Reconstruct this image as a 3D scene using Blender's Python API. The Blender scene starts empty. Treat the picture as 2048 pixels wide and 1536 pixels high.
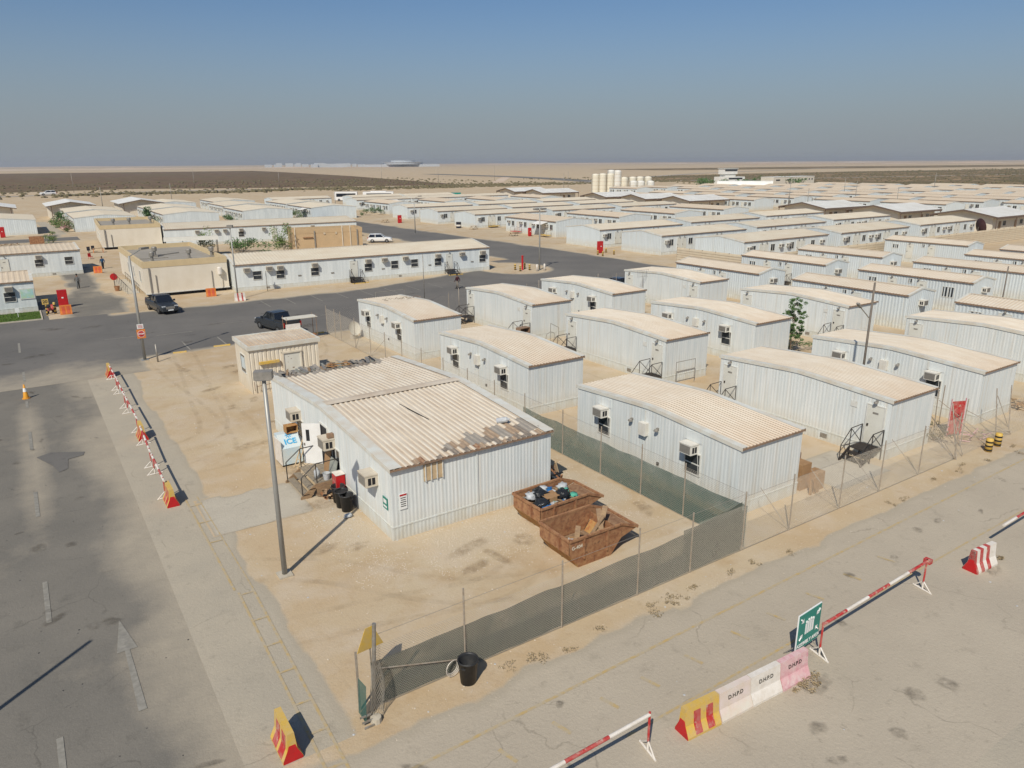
import bpy, math, random
from mathutils import Vector, Matrix, noise
R = math.radians
random.seed(7)
scene = bpy.context.scene
col = scene.collection

# ------------------------------------------------------------------ camera, sky, sun
PITCH, AZ, ROLL = R(16.8), R(33.6), R(0.39)
fw = Vector((math.sin(AZ)*math.cos(PITCH), math.cos(AZ)*math.cos(PITCH), -math.sin(PITCH)))
rt = Vector((math.cos(AZ), -math.sin(AZ), 0)); up = rt.cross(fw)
rr = rt*math.cos(ROLL) - up*math.sin(ROLL); uu = rt*math.sin(ROLL) + up*math.cos(ROLL)
cam_d = bpy.data.cameras.new('camera'); cam = bpy.data.objects.new('camera', cam_d); col.objects.link(cam)
mw = Matrix((( rr.x, uu.x, -fw.x, 0), (rr.y, uu.y, -fw.y, 0), (rr.z, uu.z, -fw.z, 14.5), (0, 0, 0, 1)))
cam.matrix_world = mw
cam_d.sensor_width = 36; cam_d.lens = 1470/2048*36; cam_d.clip_start = .1; cam_d.clip_end = 40000
scene.camera = cam

SUN_AZ = R(40)            # shadows fall towards +X turned this far to +Y
SUN_EL = R(46)
world = bpy.data.worlds.new('World'); scene.world = world; world.use_nodes = True
wn = world.node_tree; wn.nodes.clear()
sky = wn.nodes.new('ShaderNodeTexSky'); sky.sky_type = 'NISHITA'; sky.sun_disc = False
sky.sun_elevation = SUN_EL; sky.sun_rotation = R(230)
sky.altitude = 0; sky.air_density = 1.0; sky.dust_density = 1.0; sky.ozone_density = 2.2
bg = wn.nodes.new('ShaderNodeBackground'); bg.inputs['Strength'].default_value = .070
wo = wn.nodes.new('ShaderNodeOutputWorld')
tc = wn.nodes.new('ShaderNodeTexCoord'); sx = wn.nodes.new('ShaderNodeSeparateXYZ'); wn.links.new(tc.outputs['Generated'], sx.inputs[0])
hz = wn.nodes.new('ShaderNodeMapRange'); hz.interpolation_type = 'SMOOTHSTEP'      # grey dusty air low over the desert, all round
hz.inputs['From Min'].default_value = -.02; hz.inputs['From Max'].default_value = .215; hz.inputs['To Min'].default_value = .95; hz.inputs['To Max'].default_value = .0
wn.links.new(sx.outputs[2], hz.inputs['Value'])
tn = wn.nodes.new('ShaderNodeMix'); tn.data_type = 'RGBA'; tn.blend_type = 'MULTIPLY'; tn.inputs[0].default_value = 1; tn.inputs[7].default_value = (.66, .80, .95, 1)
wn.links.new(sky.outputs[0], tn.inputs[6])
hm = wn.nodes.new('ShaderNodeMix'); hm.data_type = 'RGBA'; wn.links.new(hz.outputs[0], hm.inputs[0]); wn.links.new(tn.outputs[2], hm.inputs[6]); hm.inputs[7].default_value = (3.4, 3.75, 4.1, 1)
wn.links.new(hm.outputs[2], bg.inputs[0]); wn.links.new(bg.outputs[0], wo.inputs[0])
sun_d = bpy.data.lights.new('sun', 'SUN'); sun_d.energy = 3.5; sun_d.angle = R(.53); sun_d.color = (1, .925, .80)
sun = bpy.data.objects.new('sun', sun_d); col.objects.link(sun)
sdir = Vector((math.cos(SUN_AZ)*math.cos(SUN_EL), math.sin(SUN_AZ)*math.cos(SUN_EL), -math.sin(SUN_EL)))
sun.rotation_euler = sdir.to_track_quat('-Z', 'Y').to_euler(); sun.location = (-30, -30, 60)
vs = scene.view_settings
vs.view_transform = 'Standard'; vs.look = 'None'; vs.exposure = .24; vs.gamma = 1; vs.use_curve_mapping = False

# ------------------------------------------------------------------ materials
def mat(name, c1, c2=None, scale=1.0, stretch=(1, 1, 1), rough=.8, metal=0, ramp=(.35, .65), bump=0, bscale=30, c3=None,
        c3scale=.3, c3ramp=(.5, .7), c3st=(1, 1, 1), world=False, alpha=None, spec=.3, dirt=None, vary=0, emit=None, trans=0):
    m = bpy.data.materials.new(name); m.use_nodes = True
    nt = m.node_tree; N = nt.nodes; L = nt.links
    b = N['Principled BSDF']; b.inputs['Roughness'].default_value = rough; b.inputs['Metallic'].default_value = metal
    b.inputs['Specular IOR Level'].default_value = spec
    c = lambda t: (t[0], t[1], t[2], 1)
    b.inputs['Base Color'].default_value = c(c1)
    if world: vec = N.new('ShaderNodeNewGeometry').outputs['Position']
    else: vec = N.new('ShaderNodeTexCoord').outputs['Object']
    nvec = vec
    if vary:                                # every copy wears its own pattern
        oi = N.new('ShaderNodeObjectInfo'); of = N.new('ShaderNodeVectorMath'); of.operation = 'MULTIPLY_ADD'
        L.new(oi.outputs['Random'], of.inputs[0]); of.inputs[1].default_value = (57, 91, 33); L.new(vec, of.inputs[2]); nvec = of.outputs[0]
    def mapped(st):
        if st == (1, 1, 1): return nvec
        mp = N.new('ShaderNodeMapping'); mp.inputs['Scale'].default_value = st; L.new(nvec, mp.inputs[0]); return mp.outputs[0]
    def nz(sc, st, det=5, ro=.6):
        n = N.new('ShaderNodeTexNoise'); n.inputs['Scale'].default_value = sc; n.inputs['Detail'].default_value = det
        n.inputs['Roughness'].default_value = ro; L.new(mapped(st), n.inputs['Vector']); return n.outputs['Fac']
    def rmp(f, a, z):
        r = N.new('ShaderNodeMapRange'); r.inputs['From Min'].default_value = a; r.inputs['From Max'].default_value = z
        L.new(f, r.inputs['Value']); return r.outputs[0]
    def mix(f, a, z):
        x = N.new('ShaderNodeMix'); x.data_type = 'RGBA'
        if isinstance(f, float): x.inputs[0].default_value = f
        else: L.new(f, x.inputs[0])
        for v, s in ((a, x.inputs[6]), (z, x.inputs[7])):
            if isinstance(v, tuple): s.default_value = c(v)
            else: L.new(v, s)
        return x.outputs[2]
    out = c1
    if c2: out = mix(rmp(nz(scale, stretch), *ramp), c1, c2)
    if c3: out = mix(rmp(nz(c3scale, c3st, 6, .65), *c3ramp), out, c3)
    if dirt:      # (colour, axis, from, to, amount): settled dust or rust that grows along one axis of the thing
        sp = N.new('ShaderNodeSeparateXYZ'); L.new(vec, sp.inputs[0])
        a = N.new('ShaderNodeMath'); a.operation = 'ADD'
        L.new(sp.outputs['XYZ'.index(dirt[1])], a.inputs[0])
        n2 = N.new('ShaderNodeMath'); n2.operation = 'MULTIPLY'; n2.inputs[1].default_value = (dirt[3]-dirt[2])*1.2
        L.new(nz(1.7, (1, 1, .6) if dirt[1] == 'Z' else (1, 1, 1)), n2.inputs[0]); L.new(n2.outputs[0], a.inputs[1])
        f = rmp(a.outputs[0], dirt[2], dirt[3]+(dirt[3]-dirt[2])*1.0)
        q = N.new('ShaderNodeMath'); q.operation = 'SUBTRACT'; q.inputs[0].default_value = 1; L.new(f, q.inputs[1])
        q2 = N.new('ShaderNodeMath'); q2.operation = 'MULTIPLY'; q2.inputs[1].default_value = dirt[4]; L.new(q.outputs[0], q2.inputs[0])
        out = mix(q2.outputs[0], out, dirt[0])
    if vary:
        oi = N.new('ShaderNodeObjectInfo'); hs = N.new('ShaderNodeHueSaturation')
        mr = N.new('ShaderNodeMapRange'); mr.inputs['To Min'].default_value = 1-vary; mr.inputs['To Max'].default_value = 1+vary
        L.new(oi.outputs['Random'], mr.inputs['Value']); L.new(mr.outputs[0], hs.inputs['Value'])
        if isinstance(out, tuple): hs.inputs['Color'].default_value = c(out)
        else: L.new(out, hs.inputs['Color'])
        out = hs.outputs[0]
    if not isinstance(out, tuple): L.new(out, b.inputs['Base Color'])
    if bump:
        bp = N.new('ShaderNodeBump'); bp.inputs['Strength'].default_value = bump; bp.inputs['Distance'].default_value = .03
        L.new(nz(bscale, (1, 1, 1), 4), bp.inputs['Height']); L.new(bp.outputs[0], b.inputs['Normal'])
    if alpha is not None: b.inputs['Alpha'].default_value = alpha
    if trans: b.inputs['Transmission Weight'].default_value = trans
    return m

M = {}
WALL = (.70, .72, .70)
M['wall'] = mat('wall_paint', WALL, (.55, .60, .60), 1.4, (3, 3, .25), .55, ramp=(.3, .8), dirt=((.50, .43, .31), 'Z', .15, .85, .6), vary=.035, c3=(.54, .505, .43), c3scale=1.6, c3st=(3.5, 3.5, .12), c3ramp=(.53, .80))
M['wall_far'] = mat('wall_paint_plain', (.66, .71, .715), (.55, .60, .61), .9, (2, 2, .3), .55, dirt=((.52, .45, .34), 'Z', .1, .6, .4), vary=.05)
M['wall_blue'] = mat('wall_paint_bluish', (.60, .65, .665), (.55, .60, .61), 1.2, (3, 3, .2), .5, dirt=((.52, .43, .28), 'Z', .2, 1.0, .65), vary=.04, c3=(.52, .50, .44), c3scale=1.4, c3st=(3, 3, .12), c3ramp=(.53, .82))
M['wall_white'] = mat('wall_paint_white', (.68, .72, .715), (.58, .62, .62), 1.0, (2, 2, .2), .5, dirt=((.52, .45, .33), 'Z', .05, .45, .5), vary=.03)
M['skirt'] = mat('skirting_paint', (.61, .64, .62), (.55, .55, .49), 2.0, (2, 2, .6), .6, dirt=((.50, .41, .28), 'Z', -.2, .22, .8))
M['roof'] = mat('dusty_roof_sheet', (.58, .485, .37), (.52, .40, .28), .8, (1.5, .5, 1), .7, ramp=(.35, .75),
                dirt=((.48, .30, .17), 'Y', -.3, 1.9, .65), vary=.04)
M['roof_q'] = mat('dusty_roof_tan', (.58, .475, .345), (.62, .53, .41), .5, (.5, 1.5, 1), .75, vary=.05)
M['roof_r'] = mat('dusty_roof_cream', (.64, .58, .46), (.59, .51, .385), .35, (1, 1.6, 1), .75, vary=.06)
M['roof_main'] = mat('old_roof_sheet', (.58, .50, .395), (.49, .395, .295), 1.1, (1.6, .5, 1), .65, ramp=(.35, .7),
                c3=(.66, .60, .50), c3scale=.5, c3ramp=(.45, .7), dirt=((.50, .34, .20), 'Y', -.5, 1.4, .5))
M['roof_white'] = mat('white_roof_sheet', (.80, .795, .75), (.72, .70, .64), .3, (1, 1, 1), .5)
M['trim'] = mat('roof_trim', (.63, .645, .60), (.58, .53, .44), 1.3, (1, 1, 1), .6)
M['eave'] = mat('rusty_shaded_flashing', (.20, .14, .10), (.30, .19, .12), 6, (1, 1, 1), .7)  # brown flashing, with the shadowed gap under the eave put into its dark colour
M['pole_brown'] = mat('weathered_pole_paint', (.13, .115, .10), (.18, .15, .12), 5)
M['brown'] = mat('brown_fascia', (.13, .095, .075), (.17, .12, .09), 2, rough=.6)
M['pane'] = mat('window_glass', (.02, .025, .03), (.05, .055, .06), 1.5, rough=.08, spec=.6)
M['frame'] = mat('window_frame_paint', (.66, .66, .62), (.56, .55, .5), 4, rough=.5)
M['door'] = mat('door_paint', (.66, .66, .60), (.58, .57, .5), 1.2, (1, 1, .5), .5, dirt=((.50, .43, .32), 'Z', -.1, .5, .5))
M['door_white'] = mat('fresh_white_paint', (.78, .78, .76), (.72, .71, .68), 2, rough=.4)
M['ac'] = mat('ac_casing', (.58, .52, .42), (.50, .44, .35), 3, rough=.5)
M['ac_white'] = mat('ac_casing_white', (.68, .66, .60), (.60, .57, .5), 3, rough=.5)
M['grille'] = mat('ac_grille', (.20, .19, .17), (.26, .24, .21), 20, rough=.6)
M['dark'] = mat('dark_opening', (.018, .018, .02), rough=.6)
M['black_steel'] = mat('black_steel', (.03, .03, .032), (.07, .055, .045), 9, rough=.5, metal=.2)
M['steel'] = mat('galvanised_steel', (.36, .35, .32), (.26, .23, .19), 8, rough=.5, metal=.4)
M['post'] = mat('fence_post_steel', (.40, .36, .30), (.30, .24, .18), 7, rough=.6, metal=.2)
M['wire'] = mat('chain_link_wire', (.36, .33, .28), rough=.5, metal=.4)
M['lamp_pole'] = mat('grey_lamp_paint', (.37, .37, .35), (.30, .30, .28), 2, (1, 1, .4), .45, metal=.3)
M['lamp_head'] = mat('lamp_housing', (.28, .26, .23), (.2, .19, .17), 4, rough=.5)
M['beige'] = mat('beige_render', (.71, .655, .55), (.65, .59, .48), .7, (1, 1, .6), .8, bump=.1)
M['ochre'] = mat('ochre_render', (.60, .48, .29), (.54, .43, .26), .8, rough=.85, bump=.1)
M['tan'] = mat('tan_render', (.53, .38, .22), (.47, .34, .20), .8, rough=.85, bump=.1)
M['flat_roof'] = mat('grey_roof_membrane', (.35, .32, .27), (.27, .25, .215), .5, (1, 2.5, 1), .9)
M['cream'] = mat('cream_timber_paint', (.70, .645, .54), (.62, .55, .43), 1.5, (2, 2, .4), .65, dirt=((.48, .37, .22), 'Z', -.2, .6, .6))
M['plinth'] = mat('grey_plinth', (.30, .32, .28), (.22, .22, .2), 2)
M['red'] = mat('red_paint', (.52, .015, .02), (.40, .02, .02), 3, rough=.4)
M['red_old'] = mat('worn_red_paint', (.44, .03, .03), (.44, .14, .12), 4, rough=.6, ramp=(.40, .62), c3=(.48, .36, .28), c3scale=5, c3ramp=(.55, .68))
M['white'] = mat('worn_white_paint', (.72, .68, .62), (.60, .54, .46), 4, rough=.5, ramp=(.4, .75))
M['pink'] = mat('faded_pink_paint', (.64, .34, .36), (.66, .50, .48), 3.5, rough=.6, c3=(.55, .26, .30), c3scale=5)
M['palepink'] = mat('pale_pink_paint', (.68, .58, .54), (.62, .52, .42), 2.5, rough=.65, c3=(.64, .60, .52), c3scale=1.5)
M['yellow'] = mat('worn_yellow_paint', (.62, .40, .06), (.56, .40, .16), 4, rough=.5, c3=(.40, .30, .16), c3scale=6, c3ramp=(.58, .75))
M['yellowline'] = mat('faded_yellow_marking', (.46, .335, .15), (.42, .345, .225), 6, rough=.9, world=True, c3=(.42, .36, .26), c3scale=3, c3ramp=(.42, .6))
M['whiteline'] = mat('faded_white_marking', (.29, .275, .24), (.22, .21, .18), 5, rough=.9, world=True, c3=(.20, .19, .17), c3scale=3, c3ramp=(.52, .7))
M['orange'] = mat('orange_plastic', (.70, .22, .04), (.62, .20, .05), 3, rough=.45)
M['orange_red'] = mat('orange_red_plastic', (.60, .10, .05), (.55, .14, .06), 3, rough=.45)
M['cone'] = mat('amber_cone_rubber', (.72, .34, .03), (.62, .28, .04), 4, rough=.5)
M['green_sign'] = mat('green_sign_face', (.012, .23, .18), (.015, .20, .16), 2, rough=.35)
M['sign_white'] = mat('sign_white', (.78, .79, .77), rough=.4)
M['sign_black'] = mat('sign_black', (.02, .02, .02), rough=.4)
M['blue_sign'] = mat('blue_print', (.05, .36, .62), rough=.4)
M['icebox'] = mat('ice_freezer_paint', (.50, .62, .68), (.58, .62, .60), 3, rough=.4)
M['rust'] = mat('rusty_steel', (.25, .11, .055), (.37, .20, .10), 4.5, rough=.85, ramp=(.35, .6), bump=.3, bscale=25, c3=(.12, .06, .04), c3scale=7, c3ramp=(.54, .72))
M['rust_in'] = mat('rusty_steel_inside', (.16, .085, .05), (.27, .17, .10), 5, (1, 1, .5), .9, bump=.3, bscale=30)
M['rust_light'] = mat('orange_rust', (.36, .16, .06), (.42, .26, .10), 5, rough=.9, ramp=(.4, .6), bump=.3, bscale=40)
M['bin'] = mat('black_bin_plastic', (.022, .024, .027), (.04, .04, .04), 5, rough=.45)
M['bag_black'] = mat('black_bag', (.02, .022, .026), rough=.25, bump=.6, bscale=12)
M['bag_blue'] = mat('blue_bag', (.02, .14, .36), rough=.3, bump=.6, bscale=14)
M['bag_white'] = mat('white_bag', (.52, .54, .54), (.40, .42, .45), 6, rough=.4, bump=.6, bscale=12)
M['bag_green'] = mat('green_plastic', (.10, .42, .30), rough=.4, bump=.4)
M['card'] = mat('cardboard', (.36, .22, .11), (.30, .18, .09), 4, rough=.9)
M['wood'] = mat('weathered_wood', (.34, .23, .13), (.24, .16, .10), 4, (1, 1, 4), .85)
M['wood_pale'] = mat('pale_timber', (.55, .42, .26), (.46, .34, .2), 4, rough=.85)
M['concrete'] = mat('concrete', (.50, .45, .36), (.42, .38, .30), 3, rough=.95, bump=.3, bscale=12)
M['tread'] = mat('worn_step_board', (.22, .19, .15), (.30, .25, .18), 5, rough=.9)
M['paint_dark'] = mat('dark_car_paint', (.035, .042, .05), (.05, .055, .06), 1, rough=.25, spec=.6, metal=.3)
M['paint_white'] = mat('white_car_paint', (.74, .74, .73), rough=.25, spec=.6)
M['paint_black'] = mat('black_car_paint', (.015, .018, .03), rough=.2, spec=.6)
M['tyre'] = mat('tyre_rubber', (.02, .02, .02), rough=.85)
M['rim'] = mat('wheel_alloy', (.35, .36, .37), rough=.3, metal=.8)
M['glass_car'] = mat('car_glass', (.012, .015, .02), rough=.05, spec=.8)
M['lampglass'] = mat('headlight_glass', (.55, .57, .58), rough=.1, spec=.8)
M['taillight'] = mat('tail_light', (.40, .01, .012), rough=.2)
M['skin'] = mat('skin', (.17, .09, .055), rough=.6)
M['hair'] = mat('black_hair', (.01, .009, .008), rough=.7)
M['cloth_maroon'] = mat('maroon_cloth', (.05, .012, .02), rough=.9)
M['cloth_grey'] = mat('grey_cloth', (.11, .12, .12), (.15, .15, .15), 8, rough=.9)
M['cloth_blue'] = mat('blue_cloth', (.02, .07, .15), rough=.9)
M['cloth_dark'] = mat('dark_cloth', (.03, .03, .035), rough=.9)
M['cloth_pants'] = mat('faded_trousers', (.16, .145, .12), (.2, .17, .14), 9, rough=.9)
M['leaf'] = mat('green_leaf', (.05, .105, .028), (.075, .135, .035), 2.5, rough=.6, vary=.1)
M['leaf_light'] = mat('light_green_leaf', (.13, .19, .035), (.09, .14, .04), 2.5, rough=.6)
M['straw'] = mat('dry_straw', (.24, .185, .105), (.33, .26, .16), 3, rough=.9)
M['leaf_dry'] = mat('dry_scrub_leaf', (.11, .10, .055), (.16, .13, .07), 2, rough=.9)
M['bark'] = mat('bark', (.13, .09, .06), (.18, .13, .09), 8, rough=.9)
M['lawn'] = mat('lawn_soil', (.07, .12, .02), (.10, .15, .03), 3, rough=.9, world=True)
M['grass'] = mat('grass_blade', (.09, .16, .03), (.12, .19, .04), 2, rough=.8)
M['stone'] = mat('pebble', (.58, .52, .43), (.46, .38, .28), 1.5, rough=.9)
M['tank'] = mat('cream_silo_paint', (.72, .68, .56), (.66, .61, .49), .5, (1, 1, .2), .5)
M['tank_white'] = mat('white_silo_paint', (.72, .71, .66), (.66, .63, .55), .5, (1, 1, .2), .5)
M['canvas'] = mat('pale_canvas', (.62, .60, .52), (.56, .53, .45), 1, rough=.9)
M['far_grey'] = mat('hazed_stadium_cladding', (.44, .47, .50), rough=.8)  # grey-blue of the distant haze is mixed into this colour
M['far_rim'] = mat('hazed_stadium_roof', (.54, .57, .59), rough=.8)  # roof colour also drawn towards the haze
M['dish'] = mat('brown_dish', (.07, .03, .03), rough=.6)
M['panel_fence'] = mat('cream_sheet_fence', (.66, .58, .44), (.60, .50, .36), .6, (1, 1, 3), .65)
M['tarp'] = mat('rusty_leaf_litter', (.16, .10, .06), (.30, .21, .13), 7, rough=.95)

def netting(name, c, a):
    m = bpy.data.materials.new(name); m.use_nodes = True; nt = m.node_tree; N = nt.nodes; L = nt.links
    b = N['Principled BSDF']; b.inputs['Base Color'].default_value = (*c, 1); b.inputs['Roughness'].default_value = .95
    b.inputs['Specular IOR Level'].default_value = .1
    t = N.new('ShaderNodeTexNoise'); t.inputs['Scale'].default_value = 1.3; t.inputs['Detail'].default_value = 5
    v = N.new('ShaderNodeTexCoord'); L.new(v.outputs['Object'], t.inputs['Vector'])
    r = N.new('ShaderNodeMapRange'); r.inputs['From Min'].default_value = .3; r.inputs['From Max'].default_value = .7
    r.inputs['To Min'].default_value = a-.1; r.inputs['To Max'].default_value = a+.1; L.new(t.outputs['Fac'], r.inputs['Value'])
    L.new(r.outputs[0], b.inputs['Alpha']); return m
M['net'] = netting('dark_shade_net', (.09, .105, .085), .84)
M['net_green'] = netting('green_shade_net', (.04, .11, .095), .82)

# ground materials: one sand colour shared by every sheet, so that drifted sand has no seam
def sand_group():
    g = bpy.data.node_groups.new('sand_colour', 'ShaderNodeTree')
    g.interface.new_socket('Color', in_out='OUTPUT', socket_type='NodeSocketColor')
    g.interface.new_socket('Height', in_out='OUTPUT', socket_type='NodeSocketFloat')
    N = g.nodes; L = g.links
    out = N.new('NodeGroupOutput'); pos = N.new('ShaderNodeNewGeometry').outputs['Position']
    def nz(sc, det=6, ro=.6):
        n = N.new('ShaderNodeTexNoise'); n.inputs['Scale'].default_value = sc; n.inputs['Detail'].default_value = det
        n.inputs['Roughness'].default_value = ro; L.new(pos, n.inputs['Vector']); return n.outputs['Fac']
    def rm(f, a, z, o=1):
        r = N.new('ShaderNodeMapRange'); r.inputs['From Min'].default_value = a; r.inputs['From Max'].default_value = z
        r.inputs['To Max'].default_value = o; L.new(f, r.inputs['Value']); return r.outputs[0]
    def mx(f, a, z):
        x = N.new('ShaderNodeMix'); x.data_type = 'RGBA'; L.new(f, x.inputs[0])
        for v, s in ((a, x.inputs[6]), (z, x.inputs[7])):
            if isinstance(v, tuple): s.default_value = (*v, 1)
            else: L.new(v, s)
        return x.outputs[2]
    c = mx(rm(nz(.11, 5), .38, .62), (.475, .36, .225), (.505, .415, .285))
    c = mx(rm(nz(.55, 6), .45, .72, .7), c, (.54, .46, .36))
    c = mx(rm(nz(1.6, 7, .7), .55, .75, .45), c, (.36, .25, .145))
    c = mx(rm(nz(.23, 7, .66), .52, .66, .55), c, (.395, .275, .15))
    c = mx(rm(nz(14, 4, .7), .56, .70, .35), c, (.33, .25, .17))
    c = mx(rm(nz(45, 2, .5), .60, .72, .35), c, (.62, .55, .45))
    L.new(c, out.inputs[0]); L.new(nz(9, 5, .7), out.inputs[1])
    return g
SAND = sand_group()
def ground_mat(name, a1=None, a2=None, sc=.5, speck=.3, grav=(.57, .49, .37)):
    """sand, or a made surface a1/a2 that sand covers where the sheet's 'dust' value is high"""
    m = bpy.data.materials.new(name); m.use_nodes = True; nt = m.node_tree; N = nt.nodes; L = nt.links
    b = N['Principled BSDF']; b.inputs['Roughness'].default_value = .95; b.inputs['Specular IOR Level'].default_value = .12
    g = N.new('ShaderNodeGroup'); g.node_tree = SAND
    pos = N.new('ShaderNodeNewGeometry').outputs['Position']
    def nz(s, det=5, ro=.6):
        n = N.new('ShaderNodeTexNoise'); n.inputs['Scale'].default_value = s; n.inputs['Detail'].default_value = det
        n.inputs['Roughness'].default_value = ro; L.new(pos, n.inputs['Vector']); return n.outputs['Fac']
    def rm(f, a, z, o=1):
        r = N.new('ShaderNodeMapRange'); r.inputs['From Min'].default_value = a; r.inputs['From Max'].default_value = z
        r.inputs['To Max'].default_value = o; L.new(f, r.inputs['Value']); return r.outputs[0]
    def mx(f, a, z):
        x = N.new('ShaderNodeMix'); x.data_type = 'RGBA'; L.new(f, x.inputs[0])
        for v, s in ((a, x.inputs[6]), (z, x.inputs[7])):
            if isinstance(v, tuple): s.default_value = (*v, 1)
            else: L.new(v, s)
        return x.outputs[2]
    def op(o, a, z):
        q = N.new('ShaderNodeMath'); q.operation = o
        for v, s in ((a, q.inputs[0]), (z, q.inputs[1])):
            if isinstance(v, (int, float)): s.default_value = v
            else: L.new(v, s)
        return q.outputs[0]
    at = N.new('ShaderNodeAttribute'); at.attribute_name = 'dust'; dust = at.outputs['Fac']
    if a1:
        c = mx(rm(nz(sc, 6), .35, .68), a1, a2)
        dk = tuple(x*.55 for x in a1)
        c = mx(rm(nz(1.15, 7, .7), .57, .70, .45), c, tuple(x*.66 for x in a1))
        c = mx(rm(nz(3.1, 6, .7), .60, .72, .5), c, dk)                       # oil and tar patches
        c = mx(rm(nz(38, 3, .6), .52, .70, speck), c, tuple(min(1, x*2.1) for x in a1))
        c = mx(rm(nz(60, 2, .6), .58, .70, speck), c, tuple(x*.5 for x in a1))
        vo = N.new('ShaderNodeTexVoronoi'); vo.feature = 'DISTANCE_TO_EDGE'; vo.inputs['Scale'].default_value = .22
        wv = N.new('ShaderNodeVectorMath'); wv.operation = 'ADD'; L.new(pos, wv.inputs[0])
        nn = N.new('ShaderNodeTexNoise'); nn.inputs['Scale'].default_value = .9; nn.inputs['Detail'].default_value = 5; L.new(pos, nn.inputs['Vector'])
        L.new(nn.outputs['Color'], wv.inputs[1]); L.new(wv.outputs[0], vo.inputs['Vector'])
        ck = rm(vo.outputs['Distance'], .006, .0, .55)
        ck = op('MULTIPLY', ck, rm(nz(.35, 3), .50, .58))
        c = mx(ck, c, dk)                                                     # cracks
        f = op('ADD', dust, op('MULTIPLY', op('SUBTRACT', nz(.7, 8, .68), .5), .75))
        c = mx(rm(f, .25, .90, .90), c, (.385, .338, .262))
        c = mx(rm(f, 1.0, 1.3), c, g.outputs[0])
    else:
        f = op('ADD', dust, op('MULTIPLY', op('SUBTRACT', nz(1.2, 6, .7), .5), .9))
        gv = mx(rm(nz(26, 3, .7), .40, .62), (.43, .35, .245), grav)
        c = mx(rm(f, .35, .75), g.outputs[0], gv)
    L.new(c, b.inputs['Base Color'])
    bp = N.new('ShaderNodeBump'); bp.inputs['Strength'].default_value = .5; bp.inputs['Distance'].default_value = .04
    L.new(g.outputs[1], bp.inputs['Height']); L.new(bp.outputs[0], b.inputs['Normal'])
    return m
M['sand'] = ground_mat('sand')
M['asphalt'] = ground_mat('old_asphalt', (.165, .155, .135), (.205, .19, .162), .25, .25)
M['asphalt_dark'] = ground_mat('dark_asphalt', (.135, .13, .122), (.18, .17, .155), .12, .1)
M['asphalt_pale'] = ground_mat('dusty_pale_asphalt', (.40, .35, .275), (.445, .39, .305), .3, .1)
M['pavement'] = ground_mat('dusty_concrete_pavement', (.38, .34, .27), (.43, .38, .295), .4, .12)
M['concrete_pad'] = ground_mat('concrete_pad', (.42, .38, .31), (.47, .43, .35), .6, .1)
def far_mat(name, c1, c2, c3, sc, thr=(.45, .6)):
    return mat(name, c1, c2, sc, (1, 1, 1), .95, ramp=thr, world=True, c3=c3, c3scale=sc*.2, c3ramp=(.45, .62), spec=.05)
M['scrub'] = far_mat('brown_scrub_plain', (.135, .092, .062), (.20, .14, .09), (.15, .12, .07), .06)
M['scrub2'] = far_mat('green_brown_scrub', (.16, .125, .075), (.36, .25, .15), (.13, .11, .06), .05)
M['far_road'] = mat('far_road_surface', (.30, .28, .25), (.36, .32, .27), .02, world=True, rough=.9)
M['far_road_dark'] = mat('far_road_dark', (.14, .135, .13), (.19, .18, .16), .02, world=True, rough=.9)
M['dune'] = far_mat('pale_dune_sand', (.56, .44, .33), (.60, .50, .40), (.50, .36, .25), .004)

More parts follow.
